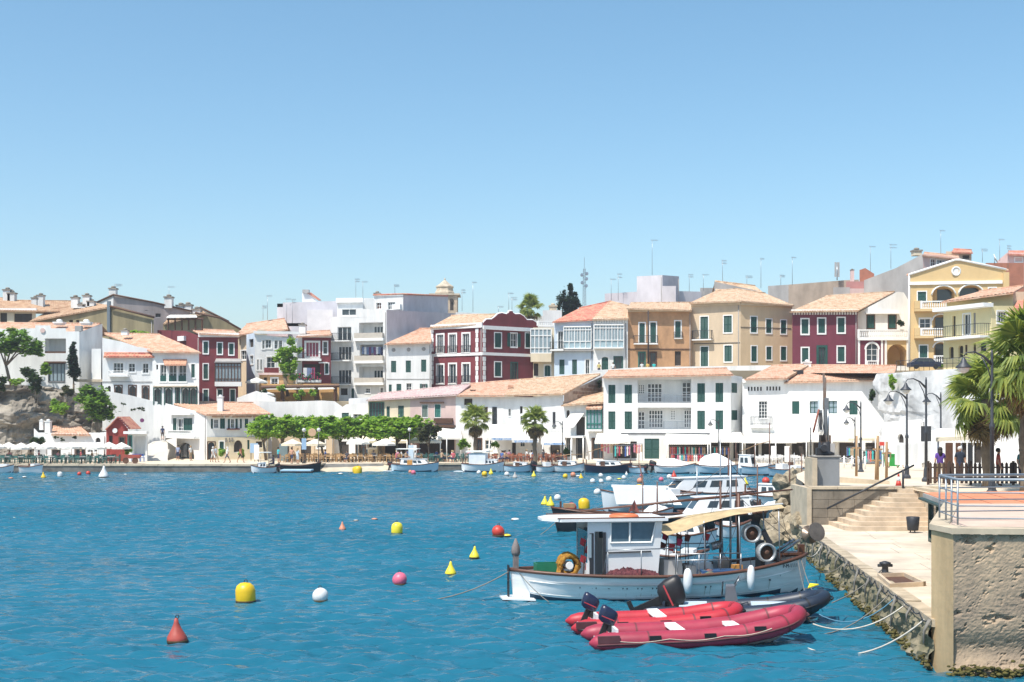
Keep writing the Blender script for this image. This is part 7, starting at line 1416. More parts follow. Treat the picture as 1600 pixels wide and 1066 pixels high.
# ================================================================ inflatable boats
def rib(name, label, pa, da, pb, db, w, tr, col, feats, hullm=None, nose=.38, hy=.3):
    a, b = Vector((X(pa, da), da)), Vector((X(pb, db), db)); L = (b - a).length; c = (a + b) / 2; o = thing(name, label, 'inflatable boat', (0, 0, 0), 'inflatable boats below the fishing boat')
    hw = w / 2 - tr; xs = L / 2 - tr; pts = []; rs = []
    def z(x): t = max(0, (x / L + .5 - .45) / .55); return tr * .82 + nose * t ** 2.2
    st = [(-L / 2, tr * .12), (-L / 2 + .16, tr * .72), (-L / 2 + .4, tr), (-L / 4, tr), (0, tr), (L * .18, tr), (L * .29, tr)]
    for x, r in st: pts.append((x, -hw, z(x))); rs.append(r)
    for k in range(1, 12):
        th = math.pi * k / 12; ex = L * .30 + (xs - L * .30) * math.sin(th) ** .8; pts.append((ex, -hw * math.cos(th), z(ex))); rs.append(tr * (1 - .2 * math.sin(th)))
    for x, r in st[::-1]: pts.append((x, hw, z(x))); rs.append(r)
    MB().tube(pts, rs, 14).build('tube', col, o); SE = mat('tube_seam', (.16, .03, .04), .6, .2, 4) if col is not RIBN else BLACK
    for i in (3, 5, 7, 12, 17, 19, 21):
        p, q_ = Vector(pts[i]), Vector(pts[i + 1]); MB().tube([p, p + (q_ - p).normalized() * .05], tr * 1.008, 14, cap=False).build('seam', SE, o)
    hm = MB(); N = 14; rw = []
    for i in range(N + 1):
        x = -L / 2 + .25 + (L * .93 - .25) * i / N; t = i / N; bw = hw * (1 if t < .6 else max(.02, 1 - ((t - .6) / .4) ** 2.2)); kz = -.2 + (max(0, t - .72) / .28) ** 2.5 * (nose * .6 + .12)
        zz = z(x) - tr * .25; rw.append([(x, -bw, zz), (x, -bw * .6, kz + .08), (x, 0, kz), (x, bw * .6, kz + .08), (x, bw, zz)])
    for r in rw: hm.v += r
    for i in range(N):
        for j in range(4): q = i * 5 + j; hm.f.append([q, q + 1, q + 6, q + 5]); hm.m.append(0); hm.sm.append(True)
    hm.build('hull', hullm or HW, o); fl = MB(); fl.prism([(-L / 2 + .3, -hw, .16), (L * .3, -hw, .2), (L * .42, 0, .28), (L * .3, hw, .2), (-L / 2 + .3, hw, .16)], (0, 0, .03)); fl.build('floor', mat('grey_floor', (.50, .51, .52), .7, .15, 3), o, True); MB().box((-L / 2 + .72, 0, .3), (.07, hw * 2, .45)).build('transom', hullm or HW, o)
    for ft in feats:
        if ft[0] == 'engine': outboard(o, -L / 2 + .58, 0, ft[2], ft[1], tilt=ft[3], cowl=ft[4] if len(ft) > 4 else None)
        elif ft[0] == 'seat': MB().box((ft[1] * L, 0, .4), (.3, hw * 2 + .1, .08)).build('thwart', TRIM, o)
        elif ft[0] == 'console':
            MB().prism([(ft[1] * L - .2, -.28, .2), (ft[1] * L + .25, -.28, .2), (ft[1] * L + .1, -.24, .95), (ft[1] * L - .15, -.24, .95)], (0, .54, 0)).build('console', mat('grey_console', (.12, .13, .15), .5, .15, 3), o, True); m = MB(); m.tube([(ft[1] * L - .25 + .02 * math.sin(a), .2 * math.cos(a), .85 + .2 * math.sin(a)) for a in [i * math.pi / 6 for i in range(13)]], .018, 6); m.build('wheel', BLACK, o)
            m = MB(); m.tube([(ft[1] * L + .1, -.25, .95), (ft[1] * L + .25, -.2, 1.2), (ft[1] * L + .25, .2, 1.2), (ft[1] * L + .1, .25, .95)], .018, 6); m.build('windscreen_rail', STEEL, o)
        elif ft[0] == 'cushion': MB().box((ft[1] * L, 0, .33), (ft[2], hw * 1.6, .14)).build('cushion', mat('pale_cushion', (.46, .56, .62), .7, .15, 3), o)
    for x in (-.22, .02, .24):
        for sd in (-1, 1): MB().box((x * L, sd * (hw + tr * .88), z(x * L) + tr * .45), (.3, .06, .1)).build('grab_handle', BLACK, o)
    MB().box((-.42 * L, -(hw + tr * .8), z(0) + tr * .42), (.55, .12, .18)).build('chafe_patch', mat('dark_red_patch', (.10, .03, .035), .7, .2, 3), o)
    m = MB()
    for sd in (-1, 1): m.tube([(x * L, sd * (hw + tr * 1.0), z(x * L) + tr * .3 - .06 * abs(math.sin((x + .4) * 13))) for x in [-.4 + .03 * i for i in range(24)]], .01, 4)
    m.build('lifeline', mat('rope_pale', (.50, .45, .36), .9, .2, 5), o)
    if hy: m = MB(); m.tube([(p[0], p[1] * 1.0 + (math.copysign(tr, p[1]) if abs(p[1]) > .02 else 0), p[2] - .02) if abs(p[1]) > hw * .5 else (p[0] + tr, p[1] * 1.3, p[2] - .02) for p in pts[1:-1]], .028, 5); m.build('rubbing_strip', hullm if False else BLACK if col is not RIBR else mat('dark_red_patch', (.1, .03, .035)), o)
    o.location = (c.x, c.y, 0); o.rotation_euler = (0, R(-1.2), math.atan2((b - a).y, (b - a).x)); return o
RIBR = mat('crimson_hypalon', (.33, .03, .06), .5, .25, 1.4, .05); RIBS = mat('scarlet_hypalon', (.43, .022, .035), .5, .16, 1.4, .05); RIBN = mat('navy_hypalon', (.015, .025, .045), .45, .2, 1.4)
ENB = mat('navy_cowl', (.012, .018, .05), .3, .15, 3)
rib('inflatable_boat', 'crimson inflatable boat nearest the camera with navy outboard', 914, 32.9, 1262, 33.5, 1.85, .25, RIBR, [('engine', .72, .52, .42, ENB), ('seat', -.1), ('seat', .16)], nose=.55)
rib('inflatable_boat', 'scarlet inflatable boat between the crimson one and the black engine', 888, 35.2, 1163, 35.6, 1.7, .225, RIBS, [('engine', .72, .52, .45, ENB), ('seat', 0)], nose=.34)
rb_ = rib('inflatable_boat', 'navy rigid inflatable boat with console and large black outboard', 1000, 37.6, 1302, 36.8, 2.0, .24, RIBN, [('engine', 1.3, .42, 1.15), ('console', -.02), ('cushion', .2, 1.3), ('cushion', -.22, .8)], hullm=mat('navy_hull', (.015, .03, .05), .3, .1, 2), nose=.5)
for i, (x, y, z, sx, sy, sz, mm, nm) in enumerate(((1052, .5, .85, .5, .4, .5, CAB, 'ice_box'), (1068, -.35, .82, .35, .35, .4, GREYR, 'fish_box'), (1098, .5, .85, .6, .5, .35, CAB, 'locker'), (1128, .3, .95, .4, .5, .5, STEEL, 'winch'), (1140, -.5, .85, .3, .3, .35, ORN, 'float_box'))): MB().box((Kx(x), y, z), (sx, sy, sz)).build(nm, mm, fo)
for a, b in (((1142, .25, 4.3), (1250, 0, 1.5)), ((1142, .25, 4.3), (1018, .5, 2.65)), ((1126, .25, 3.6), (1060, -.95, .9)), ((1155, .25, 3.2), (1215, -.7, 1.2)), ((1142, .25, 3.6), (1100, .9, .9)), ((1085, -.9, 2.45), (1120, -.95, 1.2)), ((1140, -.85, 2.65), (1105, -.95, 1.0)), ((1205, -.7, 2.85), (1232, -.3, 1.4)), ((1155, .25, 3.2), (1245, .2, 1.6))):
    MB().tube([(Kx(a[0]), a[1], a[2]), ((Kx(a[0]) + Kx(b[0])) / 2, (a[1] + b[1]) / 2, (a[2] + b[2]) / 2 - .06), (Kx(b[0]), b[1], b[2])], .009, 4).build('rigging_line', IRON, fo)
for i, (px, y, k) in enumerate(((1036, -.4, 1), (1056, .2, 0), (1075, .6, 2), (1093, -.2, 1))):
    mm_ = MB(); mm_.tube([(0, 0, 0), (.04 * (i - 1), 0, 1.5 + .12 * i)], .014, 5, 1); z = 1.15 + .1 * i; mm_.add([(0, 0, z), (.2, -.04, z - .05), (.14, .03, z - .27), (-.02, .03, z - .24)], [(0, 1, 2, 3)]); item('marker_flag', mm_, [FLG[k], BROWN], 'marker pole on the aft deck, %s of four behind the wheelhouse' % ['first', 'second', 'third', 'last'][i], 'flag', Kx(px), y, .6, 0, 'marker flags on the fishing boat')
m = MB(); m.prism([(2.02, -.62, .93), (2.35, -.38, 1.0), (2.1, -.35, 1.02)], (0, 0, .03)); o_ = m.build('yellow_marking', mat('yellow_vinyl', (.72, .60, .02), .5, 0), rb_, True)
# ================================================================ buoys
BYC = {'y': mat('buoy_yellow', (.72, .47, .01), .4, .12, 3), 'ly': mat('buoy_lemon', (.78, .66, .04), .4, .12, 3), 'w': mat('buoy_white', (.70, .70, .68), .45, .15, 3), 'r': mat('buoy_red', (.55, .05, .03), .45, .15, 3), 'o': mat('buoy_faded_orange', (.62, .25, .15), .5, .2, 3), 'p': mat('buoy_pink', (.68, .14, .22), .45, .15, 3), 'c': mat('buoy_brick', (.42, .07, .05), .55, .25, 3), 'g': mat('buoy_grey', (.42, .40, .38), .6, .2, 3)}
ALG = mat('buoy_algae', (.06, .045, .02), .9, .4, 6)
CNAME = {'y': 'yellow', 'ly': 'lemon yellow', 'w': 'white', 'r': 'red', 'o': 'faded orange', 'p': 'pink', 'c': 'brick red', 'g': 'grey'}
def buoy(px, py, kind, r, c, where, cat='buoy'):
    """py is the waterline row, r the radius in pixels"""
    d = CH * FPX / (py - HZ); k = d / FPX; R_ = r * k; o = thing('buoy', '%s %s buoy %s' % (CNAME[c], {'ball': 'round', 'cone': 'conical', 'can': 'drum shaped', 'flat': 'low floating'}[kind], where), 'buoy', (X(px, d), d, 0), 'mooring buoys on the water'); m = MB()
    if kind == 'ball': pr = [(R_ * math.cos(a), R_ * (.72 + math.sin(a))) for a in [R(-40 + 13 * i) for i in range(10)]] + [(R_ * .1, R_ * 1.73)]
    elif kind == 'flat': pr = [(R_ * .9, -.1 * R_), (R_, .12 * R_), (R_ * .8, .38 * R_), (R_ * .3, .5 * R_), (.02, .52 * R_)]
    elif kind == 'cone': pr = [(R_ * .85, -.2 * R_), (R_, .1 * R_), (R_ * .96, .45 * R_), (R_ * .74, .85 * R_), (R_ * .46, 1.35 * R_), (R_ * .25, 1.85 * R_), (R_ * .2, 2.2 * R_), (R_ * .03, 2.35 * R_)]
    else: pr = [(R_ * .9, -.2 * R_), (R_, .1 * R_), (R_ * 1.0, 1.2 * R_), (R_ * .85, 1.65 * R_), (R_ * .5, 1.92 * R_), (R_ * .04, 2.0 * R_)]
    m.lathe(pr, 16, (0, 0, 0)); tl = random.uniform(-.07, .07)
    m.v = [(v[0] + v[2] * tl, v[1], v[2]) for v in m.v]; me = m.mesh('float', BYC[c]); place('float', me, o)
    m = MB().lathe([(R_ * .95, -.15 * R_), (R_ * 1.015, .06 * R_), (R_ * 1.01, .2 * R_), (R_ * .96, .22 * R_)], 16); place('waterline_growth', m.mesh('waterline_growth', ALG), o)
    if r > 5: m = MB(); h_ = max(z for _, z in pr); m.tube([(R_ * .16 * math.cos(a), 0, h_ + R_ * .1 + R_ * .16 * math.sin(a)) for a in [i * math.pi / 6 for i in range(13)]], R_ * .05, 5); place('lifting_eye', m.mesh('lifting_eye', IRON), o)
    return o
for b in [(384, 941, 'can', 15.5, 'y', 'large in the left foreground'), (500, 940, 'ball', 12.5, 'w', 'beside the large yellow one in the foreground'), (277, 1003, 'cone', 16, 'c', 'nearest in the left foreground'), (624, 914, 'ball', 11.5, 'p', 'in the middle of the near water'), (704, 898, 'cone', 9, 'ly', 'just left of the mooring rope'), (741, 872, 'cone', 8, 'ly', 'above and right of its twin near the rope'), (620, 834, 'can', 9, 'ly', 'mottled and alone in the mid water'), (779, 838, 'ball', 10, 'r', 'left of the wheelhouse roof with yellow tail'), (792, 838, 'flat', 7, 'ly', 'small tail beside the red ball'), (535, 828, 'cone', 5.5, 'o', 'small in the mid water left of the mottled yellow one'), (556, 814, 'flat', 4, 'g', 'tiny beside the faded cone'), (585, 812, 'flat', 5, 'o', 'tiny right of the faded cone'), (805, 813, 'flat', 7, 'w', 'flat left of the wheelhouse roof tip'),
          (851, 789, 'cone', 6, 'ly', 'left of the pair behind the wheelhouse'), (860, 791, 'cone', 6.5, 'ly', 'right of the pair behind the wheelhouse'), (871, 782, 'ball', 5.5, 'w', 'just behind the yellow pair'), (913, 796, 'can', 9, 'y', 'tall behind the wheelhouse roof'), (893, 799, 'ball', 8, 'r', 'bright beside the black boat bow'), (933, 773, 'ball', 5.5, 'w', 'above the tall yellow drum'), (559, 741, 'can', 6.5, 'y', 'big in front of the slipway'), (556, 739, 'can', 5, 'y', 'behind the big one at the slipway'), (646, 741, 'ball', 3.6, 'p', 'beside the orange door boat'), (641, 739.5, 'ball', 3, 'o', 'left of the pink ball at the boat'), (68, 747, 'cone', 4, 'y', 'small near the left quay'), (94, 745, 'can', 4, 'w', 'upright near the left quay'), (162, 746.5, 'cone', 8, 'w', 'wide based near the left quay'), (124, 743, 'ball', 3.3, 'r', 'left of two by the left quay'), (138, 742, 'ball', 3.5, 'r', 'right of two by the left quay'), (38, 746, 'flat', 3.5, 'w', 'by the white open boat at left'), (17, 748, 'flat', 4, 'o', 'at the far left edge'), (196, 742, 'flat', 2.6, 'w', 'tiny right of the wide white cone'), (532, 741, 'flat', 4, 'w', 'low left of the slipway drums'),
          (748, 741, 'ball', 3.5, 'w', 'before the sheeted wheelhouse'), (757, 744, 'ball', 4.5, 'y', 'before the sheeted wheelhouse boat'), (767, 741, 'cone', 3.8, 'ly', 'right of the sheeted wheelhouse'), (792, 744, 'ball', 4, 'w', 'under the brown hatch boat'), (804.5, 747, 'cone', 4, 'g', 'small before the brown hatch boat'), (834, 745, 'cone', 3.8, 'ly', 'under the black outboard boat'), (883, 747, 'ball', 4, 'y', 'left of the group before the brown door boat'), (895.5, 745, 'ball', 4.2, 'o', 'second of the group before the brown door boat'), (903, 744.5, 'flat', 3.8, 'w', 'third of the group before the brown door boat'), (908, 748, 'cone', 3.6, 'y', 'last of the group before the brown door boat'), (926, 755, 'ball', 4.2, 'w', 'left of the white cluster in open water'), (939, 746, 'ball', 3.8, 'w', 'top of the white cluster in open water'), (939.5, 755, 'ball', 3.8, 'w', 'bottom of the white cluster in open water'), (951.5, 752.5, 'ball', 4.8, 'w', 'largest of the white cluster in open water'), (967.5, 749, 'flat', 3.6, 'ly', 'left of two right of the white cluster'), (975, 749, 'ball', 3.6, 'w', 'right of two right of the white cluster'), (1000, 755, 'ball', 5, 'o', 'above the yellow one behind the slanted panel'), (998.5, 759.5, 'flat', 5, 'y', 'below the orange one behind the slanted panel'), (1033, 752, 'ball', 3.8, 'p', 'beside the leaning brown mast'), (1045.5, 748, 'ball', 4, 'w', 'left of the red cone by the covered boat'), (1053, 746, 'cone', 4.6, 'r', 'before the covered boat'), (1051.5, 763, 'cone', 4.2, 'ly', 'left of the pair behind the cruiser'), (1069, 763, 'cone', 4.2, 'ly', 'right of the pair behind the cruiser'), (1085, 756, 'ball', 4.4, 'r', 'behind the cabin cruiser mast'), (1110, 764, 'ball', 5, 'w', 'behind the cruiser roof'), (1130, 758, 'cone', 4.6, 'ly', 'left of three before the blue fishing boat'), (1146, 757.5, 'cone', 5, 'ly', 'middle of three before the blue fishing boat'), (1165, 757.5, 'cone', 4.8, 'ly', 'right of three before the blue fishing boat'), (1158, 754, 'ball', 3.8, 'w', 'among the three yellow cones'), (1197, 756, 'ball', 6, 'r', 'big beside the leaning mast near the crane'), (1002, 744, 'cone', 2.6, 'p', 'tiny before the pale blue boat'), (979, 742, 'cone', 2.4, 'w', 'tiny below the navy hulled boat')]: buoy(*b)

# ================================================================ ropes
ROPE = mat('grey_rope', (.20, .19, .17), .9, .25, 6); ROPEW = mat('pale_rope', (.55, .52, .46), .9, .2, 6)
def rope(a, b, sag, label, r=.02, m=ROPE, n=14):
    a, b = Vector(a), Vector(b); pts = [a.lerp(b, i / n) - Vector((0, 0, sag * 4 * (i / n) * (1 - i / n))) for i in range(n + 1)]; mb = MB().tube([p - a for p in pts], r, 5); o = mb.build('mooring_rope', m); o.location = a; return tag(o, label, 'rope', 'mooring ropes')
rope(onboat(-FL / 2 + .05, 0, 1.0), P(645, 940, 40.4), .25, 'long grey mooring rope from the fishing boat stern into the water')
rope(onboat(-FL / 2 + .1, -.15, .95), P(858, 941, 39.6), .08, 'short dark rope slanting down the fishing boat stern side', .014)
rope(onboat(FL / 2 - .1, 0, 1.3), P(1283, 935, 38), .35, 'dark rope hanging from the fishing boat bow', .015); rope(onboat(FL / 2 - .3, -.3, 1.2), P(1258, 925, 39), .1, 'thin rope against the fishing boat stem', .012)
qe = lambda t: (E0.x + (E1.x - E0.x) * t + .02, E0.y + (E1.y - E0.y) * t, QN - .1)
rope(P(1300, 942, 36.2), P(1383, 893, 39.2) + Vector((0, 0, .15)), .12, 'taut rope from the navy boat bow to the black bollard', .018)
rope(P(1270, 975, 33.4), qe(.12), .35, 'slack pale rope from the scarlet boat to the low quay', .02, ROPEW); rope(P(1262, 1013, 32.4), qe(.03), .45, 'lowest pale rope from the crimson boat to the low quay', .022, ROPEW); rope(P(1230, 985, 34), qe(.2), .5, 'dark sagging rope between the inflatables and quay', .016); rope(P(1280, 960, 35.5), qe(.17), .4, 'blue tinted rope reaching the quay chain', .016, mat('blue_rope', (.10, .25, .36), .9, .2, 5))
rope(onboat(FL / 2, 0, 1.35), qe(.72), .3, 'pale rope from fishing boat stem to the low quay', .016, ROPEW); rope(onboat(FL / 2, .1, 1.3), qe(.5), .5, 'grey rope from fishing boat bow to quay middle', .014)
rope(P(872, 812, 64.5), P(815, 848, 62), .2, 'rope from the black boat bow into the water', .02); rope(P(955, 781, 78), P(925, 795, 80), .1, 'rope from the motor boat stern', .02)
chain = thing('edge_chain', 'sagging dark chain and ropes hung along the low quay edge', 'chain', (E0.x, E0.y, QN)); 
for i in range(26):
    a, b = Vector(qe(i / 26)) + Vector((-.06, 0, .12)), Vector(qe((i + 1) / 26)) + Vector((-.06, 0, .12)); sg = random.uniform(.02, .22); MB().tube([a.lerp(b, k / 6) - Vector((.03, 0, sg * 4 * k / 6 * (1 - k / 6))) for k in range(7)], .016, 5).build('chain_link', IRON, chain)
    if i % 2 == 0:
        L_ = random.uniform(.3, 1.0); MB().tube([a, a + Vector((-.12, .03, -L_ * .5)), a + Vector((-.16, -.04, -L_))], [.05, .035, .02], 5).build('hanging_rope', ROPE, chain)

# ================================================================ lamps
LAMP = mat('lamp_grey', (.055, .06, .07), .5, .15, 4, metal=.3); LGL = mat('lamp_glass', (.62, .63, .62), .15, .1, 3)
def lamp(label, px, d, zb, h, arm=1.0, sd=-1, s=1.0):
    s *= .8
    o = thing('street_lamp', label, 'street lamp', (X(px, d), d, zb), 'hooked street lamps on the promenade'); b = o.location.copy()
    MB().lathe([(.26 * s, 0), (.26 * s, .12), (.17 * s, .22), (.14 * s, .6), (.1 * s, .75)], 8, b, smooth=False).build('base', LAMP, o); m = MB(); m.lathe([(.095 * s, .7), (.09 * s, h * .45), (.12 * s, h * .46), (.12 * s, h * .48), (.07 * s, h * .5), (.06 * s, h * .97), (.03 * s, h)], 10, b); m.build('post', LAMP, o)
    q = lambda x, z: b + Vector((sd * x * arm, 0, z)); m = MB(); m.tube([q(.02, h * .9), q(.3, h * .955), q(.62, h * .985), q(.9, h * .98), q(1.0, h * .955)], [.075 * s, .055 * s, .04 * s, .03 * s, .025 * s], 6); m.tube([q(.02, h * .78), q(.12, h * .86), q(.36, h * .95)], .03 * s, 5); m.build('arm', LAMP, o)
    c = q(1.0, h * .94); m = MB(); m.lathe([(.36 * s, -.42 * s), (.33 * s, -.36 * s), (.16 * s, -.2 * s), (.07 * s, 0), (.03 * s, .05)], 14, c); hd = m.build('lantern', LAMP, o); MB().lathe([(.06 * s, -.66 * s), (.2 * s, -.58 * s), (.29 * s, -.43 * s), (.3 * s, -.41 * s)], 14, c).build('glass_bowl', LGL, hd)
lamp('tall street lamp beside the slatted fence', 1447, 63, 2.63, 5.15); lamp('street lamp above the block wall right of the crane', 1417, 70, 2.45, 4.85); lamp('street lamp beyond the crane with its head over the white house', 1345, 90, 1.9, 5.0); lamp('largest street lamp in front of the palms', 1550, 52, 2.66, 5.9, 1.15, -1, 1.15); lamp('distant street lamp against the white rock wall', 1470, 82, 2.2, 5.2, .9); lamp('distant lamp near the souvenir shop', 1336, 118, 1.2, 4.6, .8); lamp('street lamp before the hotel stall right side', 1123, 137.5, QZ, 4.8, .9, -1); lamp('street lamp right of the fan palms', 879, 139, QZ, 4.6, .9, -1)
for x, d, lb in ((475, 138, 'left globe lamp beside the parasols at the slipway'), (498, 140, 'plain signpost lamp right of the parasols'), (640, 142, 'globe lamp among the plane trees at right')):
    o = thing('globe_lamp', 'grey post with white globe, ' + lb, 'lamp', (X(x, d), d, QZ)); MB().lathe([(.18, 0), (.08, .3), (.05, .6), (.045, 3.4)], 8, o.location).build('post', LAMP, o); MB().ball(o.location + Vector((0, 0, 3.6)), .22, 10).build('globe', LGL, o)
# ================================================================ crane
pd = thing('crane_pedestal', 'square grey concrete pedestal standing on the stair wall', 'pedestal', (X(1289, 57.5), 57.5, 2.66)); xc = X(1289, 57.5)
MB().span((xc - .53, 57.0, 2.66), (xc + .53, 58.1, 4.05)).build('block', mat('dark_concrete', (.24, .25, .26), .9, .2, 1, .2, streak=2), pd); MB().span((xc - .6, 56.95, 4.052), (xc + .58, 58.15, 4.1)).build('cap', CONC, pd); MB().span((xc - .78, 56.6, 2.0), (xc - .56, 58.1, 4.0)).build('guide_rail', KERB, pd)  # the pedestal's shade is put into the block's dark blue grey
cr = thing('dock_crane', 'folded hydraulic dock crane with rusty boom on the pedestal', 'crane', (xc, 57.5, 4.1)); RUST = mat('rusty_steel', (.22, .12, .07), .7, .5, 3, .2, metal=.3, col2=(.25, .24, .23)); GST = mat('crane_grey', (.22, .235, .25), .55, .25, 3, metal=.4)
zp = lambda y: Zz(y, 57.5); xp = lambda x: X(x, 57.5)
MB().lathe([(.42, 4.1), (.42, 4.22), (.3, 4.3), (.28, 4.7)], 12, (xc, 57.5, 0)).build('slew_ring', IRON, cr); MB().span((xp(1281), 57.3, zp(702)), (xp(1297), 57.7, zp(680))).build('slew_housing', RUST, cr); MB().span((xp(1287.5), 57.38, zp(690)), (xp(1294), 57.6, zp(622))).build('column', GST, cr); MB().span((xp(1279.5), 57.4, zp(640)), (xp(1285), 57.7, zp(624))).build('hydraulic_tank', TRIM, cr); MB().span((xp(1281), 57.42, zp(672)), (xp(1284), 57.6, zp(641))).build('boom_section', GST, cr); m = MB(); m.box((xp(1288.5), 57.5, (zp(590) + zp(640)) / 2), (.12, .12, zp(590) - zp(640))); m.box((xp(1287), 57.5, zp(589)), (.08, .1, .35)); m.build('jib', RUST, cr)
MB().tube([(xp(1279), 57.45, zp(640)), (xp(1269), 57.3, zp(676))], .045, 6).build('outrigger_strut', mat('rust_red_bar', (.26, .08, .05), .7, .3, 3), cr); m = MB().tube([(xp(1292), 57.28, zp(688)), (xp(1292), 57.28, zp(640))], .05, 8); m.build('cylinder', STEEL, cr); MB().tube([(xp(1266), 57.4, zp(712)), (xp(1266), 57.4, zp(668))], .03, 6).build('hook_line', IRON, cr)
m = MB()
for i in range(5): a = random.uniform(0, 1); m.tube([(xp(1278 + i), 57.25, zp(645)), (xp(1275 + i * 2), 57.15, zp(665)), (xp(1279 + i * 2), 57.22, zp(690))], .018, 5)
m.build('hose', BLACK, cr); MB().lathe([(.16, 0), (.16, .2)], 10, (xp(1283), 57.1, zp(700)), M=Matrix.Rotation(R(90), 3, 'X')).build('winch', IRON, cr); MB().box((xp(1299), 57.4, zp(700)), (.2, .3, .4)).build('motor', GREYR, cr); MB().box((xp(1278), 57.3, zp(705)), (.25, .3, .3)).build('pump', IRON, cr)
# low walls and timber near the crane
o = solo(MB().prism([P(1312, 766, 62), P(1312, 746, 62), P(1390, 752, 60.5), P(1390, 764, 60.5)], (0, .6, 0)), 'low_wall', KERB, 'low pale concrete wall behind the crane pedestal', 'wall', fix=True)
solo(MB().tube([P(1287, 764, 58.6), P(1372, 763, 58.8)], .11, 7), 'timber_spar', WOOD, 'pale round timber spar lying on the stair wall', 'timber'); 
cn = thing('traffic_cone', 'orange and white traffic cone at the top of the steps', 'cone', (X(1404, 58.5), 58.5, 2.63)); b = cn.location
MB().box(b + Vector((0, 0, .02)), (.36, .36, .04)).build('base', BYC['r'], cn); MB().lathe([(.14, .04), (.09, .27)], 12, b).build('lower_cone', BYC['r'], cn); MB().lathe([(.09, .271), (.06, .46)], 12, b).build('white_band', TRIM, cn); MB().lathe([(.06, .461), (.02, .62)], 12, b).build('tip', BYC['r'], cn)
gb = thing('wheeled_bin', 'green plastic wheeled rubbish bin near the souvenir shop', 'bin', (X(1396, 112), 112, prom_z(112))); b = gb.location; MB().prism([b + Vector((-.55, 0, .1)), b + Vector((.55, 0, .1)), b + Vector((.65, 0, 1.05)), b + Vector((-.65, 0, 1.05))], (0, .7, 0)).build('body', mat('bin_green', (.02, .28, .04), .5, .1, 3), gb, True); MB().box(b + Vector((0, .35, 1.12)), (1.4, .8, .12)).build('lid', mat('bin_green', (.02, .28, .04)), gb)
for s in (-.4, .4): MB().lathe([(.1, -.03), (.1, .03)], 8, b + Vector((s, .05, .1)), M=Matrix.Rotation(R(90), 3, 'X')).build('wheel', BLACK, gb)
# slatted fence
fn = thing('slatted_fence', 'dark timber fence of separate slats on the raised terrace', 'fence', (X(1450, 60), 60, 2.63)); FW = mat('fence_timber', (.07, .042, .03), .8, .3, 5, .2, streak=4)
n = 34
for i in range(n):
    x = X(1452, 60) + i * .21; m = MB(); m.prism([(x, 60, 2.7), (x + .125, 60, 2.7), (x + .125, 60, 3.62), (x + .06, 60, 3.7), (x, 60, 3.62)], (0, .04, 0)); m.build('slat', FW, fn, True)
for z in (2.92, 3.42): MB().span((X(1450, 60), 60.05, z), (X(1452, 60) + n * .21, 60.1, z + .07)).build('rail', FW, fn)
for i in range(0, 8): x = X(1452, 60) + i * 1.0; MB().span((x - .05, 60.11, 2.63), (x + .05, 60.21, 3.75)).build('post', FW, fn)
# terrace cafe at right: awning, wall, screens
o = thing('terrace_canopy', 'cream scalloped canopy over the terrace cafe beside the palms', 'canopy', P(1510, 690, 66)); MB().prism([P(1462, 686, 64), P(1545, 682, 64), P(1535, 670, 69), P(1470, 674, 69)], (0, 0, .06)).build('fabric', CANVAS2, o, True); m = MB()
for i in range(16): a, b = P(1462 + i * 5.2, 686 - i * .25, 63.95), P(1467.2 + i * 5.2, 686 - i * .25, 63.95); m.poly([a, b, b - Vector((0, 0, .1)), (a + b) / 2 - Vector((0, 0, .16)), a - Vector((0, 0, .1))])
m.build('valance', CANVAS2, o)
for x in (1466, 1502, 1540): MB().tube([P(x, 685, 64.1), (X(x, 64.1), 64.1, 2.6)], .05, 6).build('post', STEEL, o)
for a, b, mm in ((1478, 1489, BROWN), (1494, 1503, BROWN), (1513, 1520, IRON)): solo(MB().span((X(a, 70), 70, 2.5), (X(b, 70), 70.1, 4.4)).box((X((a + b) / 2, 70), 69.97, 3.0), (X(b, 70) - X(a, 70) - .1, .05, .5)), 'door_panel', mm, {1478: 'left brown door panel of the terrace cafe', 1494: 'second brown door panel of the terrace cafe', 1513: 'dark door panel of the terrace cafe'}[a], 'door')
h = House('terrace_cafe', 'white cafe wall behind the cream scalloped canopy', 1510, 72, 2.3); f = h.face(1455, 73, 1640, 70.5, 672, WHITE, [('dark', 1502, 692, 1510, 725, {'sur': 0}), ('dark', 1522, 692, 1533, 725, {'sur': 0})]); h.shell(1455, 73, 1640, 70.5, Zz(672, 72), WHITE, 8)
h = House('white_chapel_wall', 'white painted lower wall with small arched niche below the rock', 1400, 118, .8); f = h.face(1378, 122, 1440, 116, [(1378, 660), (1440, 655)], WHITE, [('dark', 1402, 678, 1412, 693, {'arch': 1, 'sur': 0}), ('dark', 1439.0, 660, 1439.9, 690)]); h.shell(1378, 122, 1440, 116, Zz(661, 119), WHITE, 3)
solo(MB().prism([P(1403, 727, 100), P(1458, 722, 92), P(1458, 690, 92), P(1403, 696, 100)], (0, .8, 0)), 'white_garden_wall', WHITE2, 'rough white wall between the lamp posts', 'wall', fix=True)
solo(MB().span((X(1440, 108), 108, Zz(690, 108)), (X(1455, 108), 108.2, Zz(666, 108))), 'notice_board', IRON, 'dark notice board on the white wall behind the tall lamp', 'board')
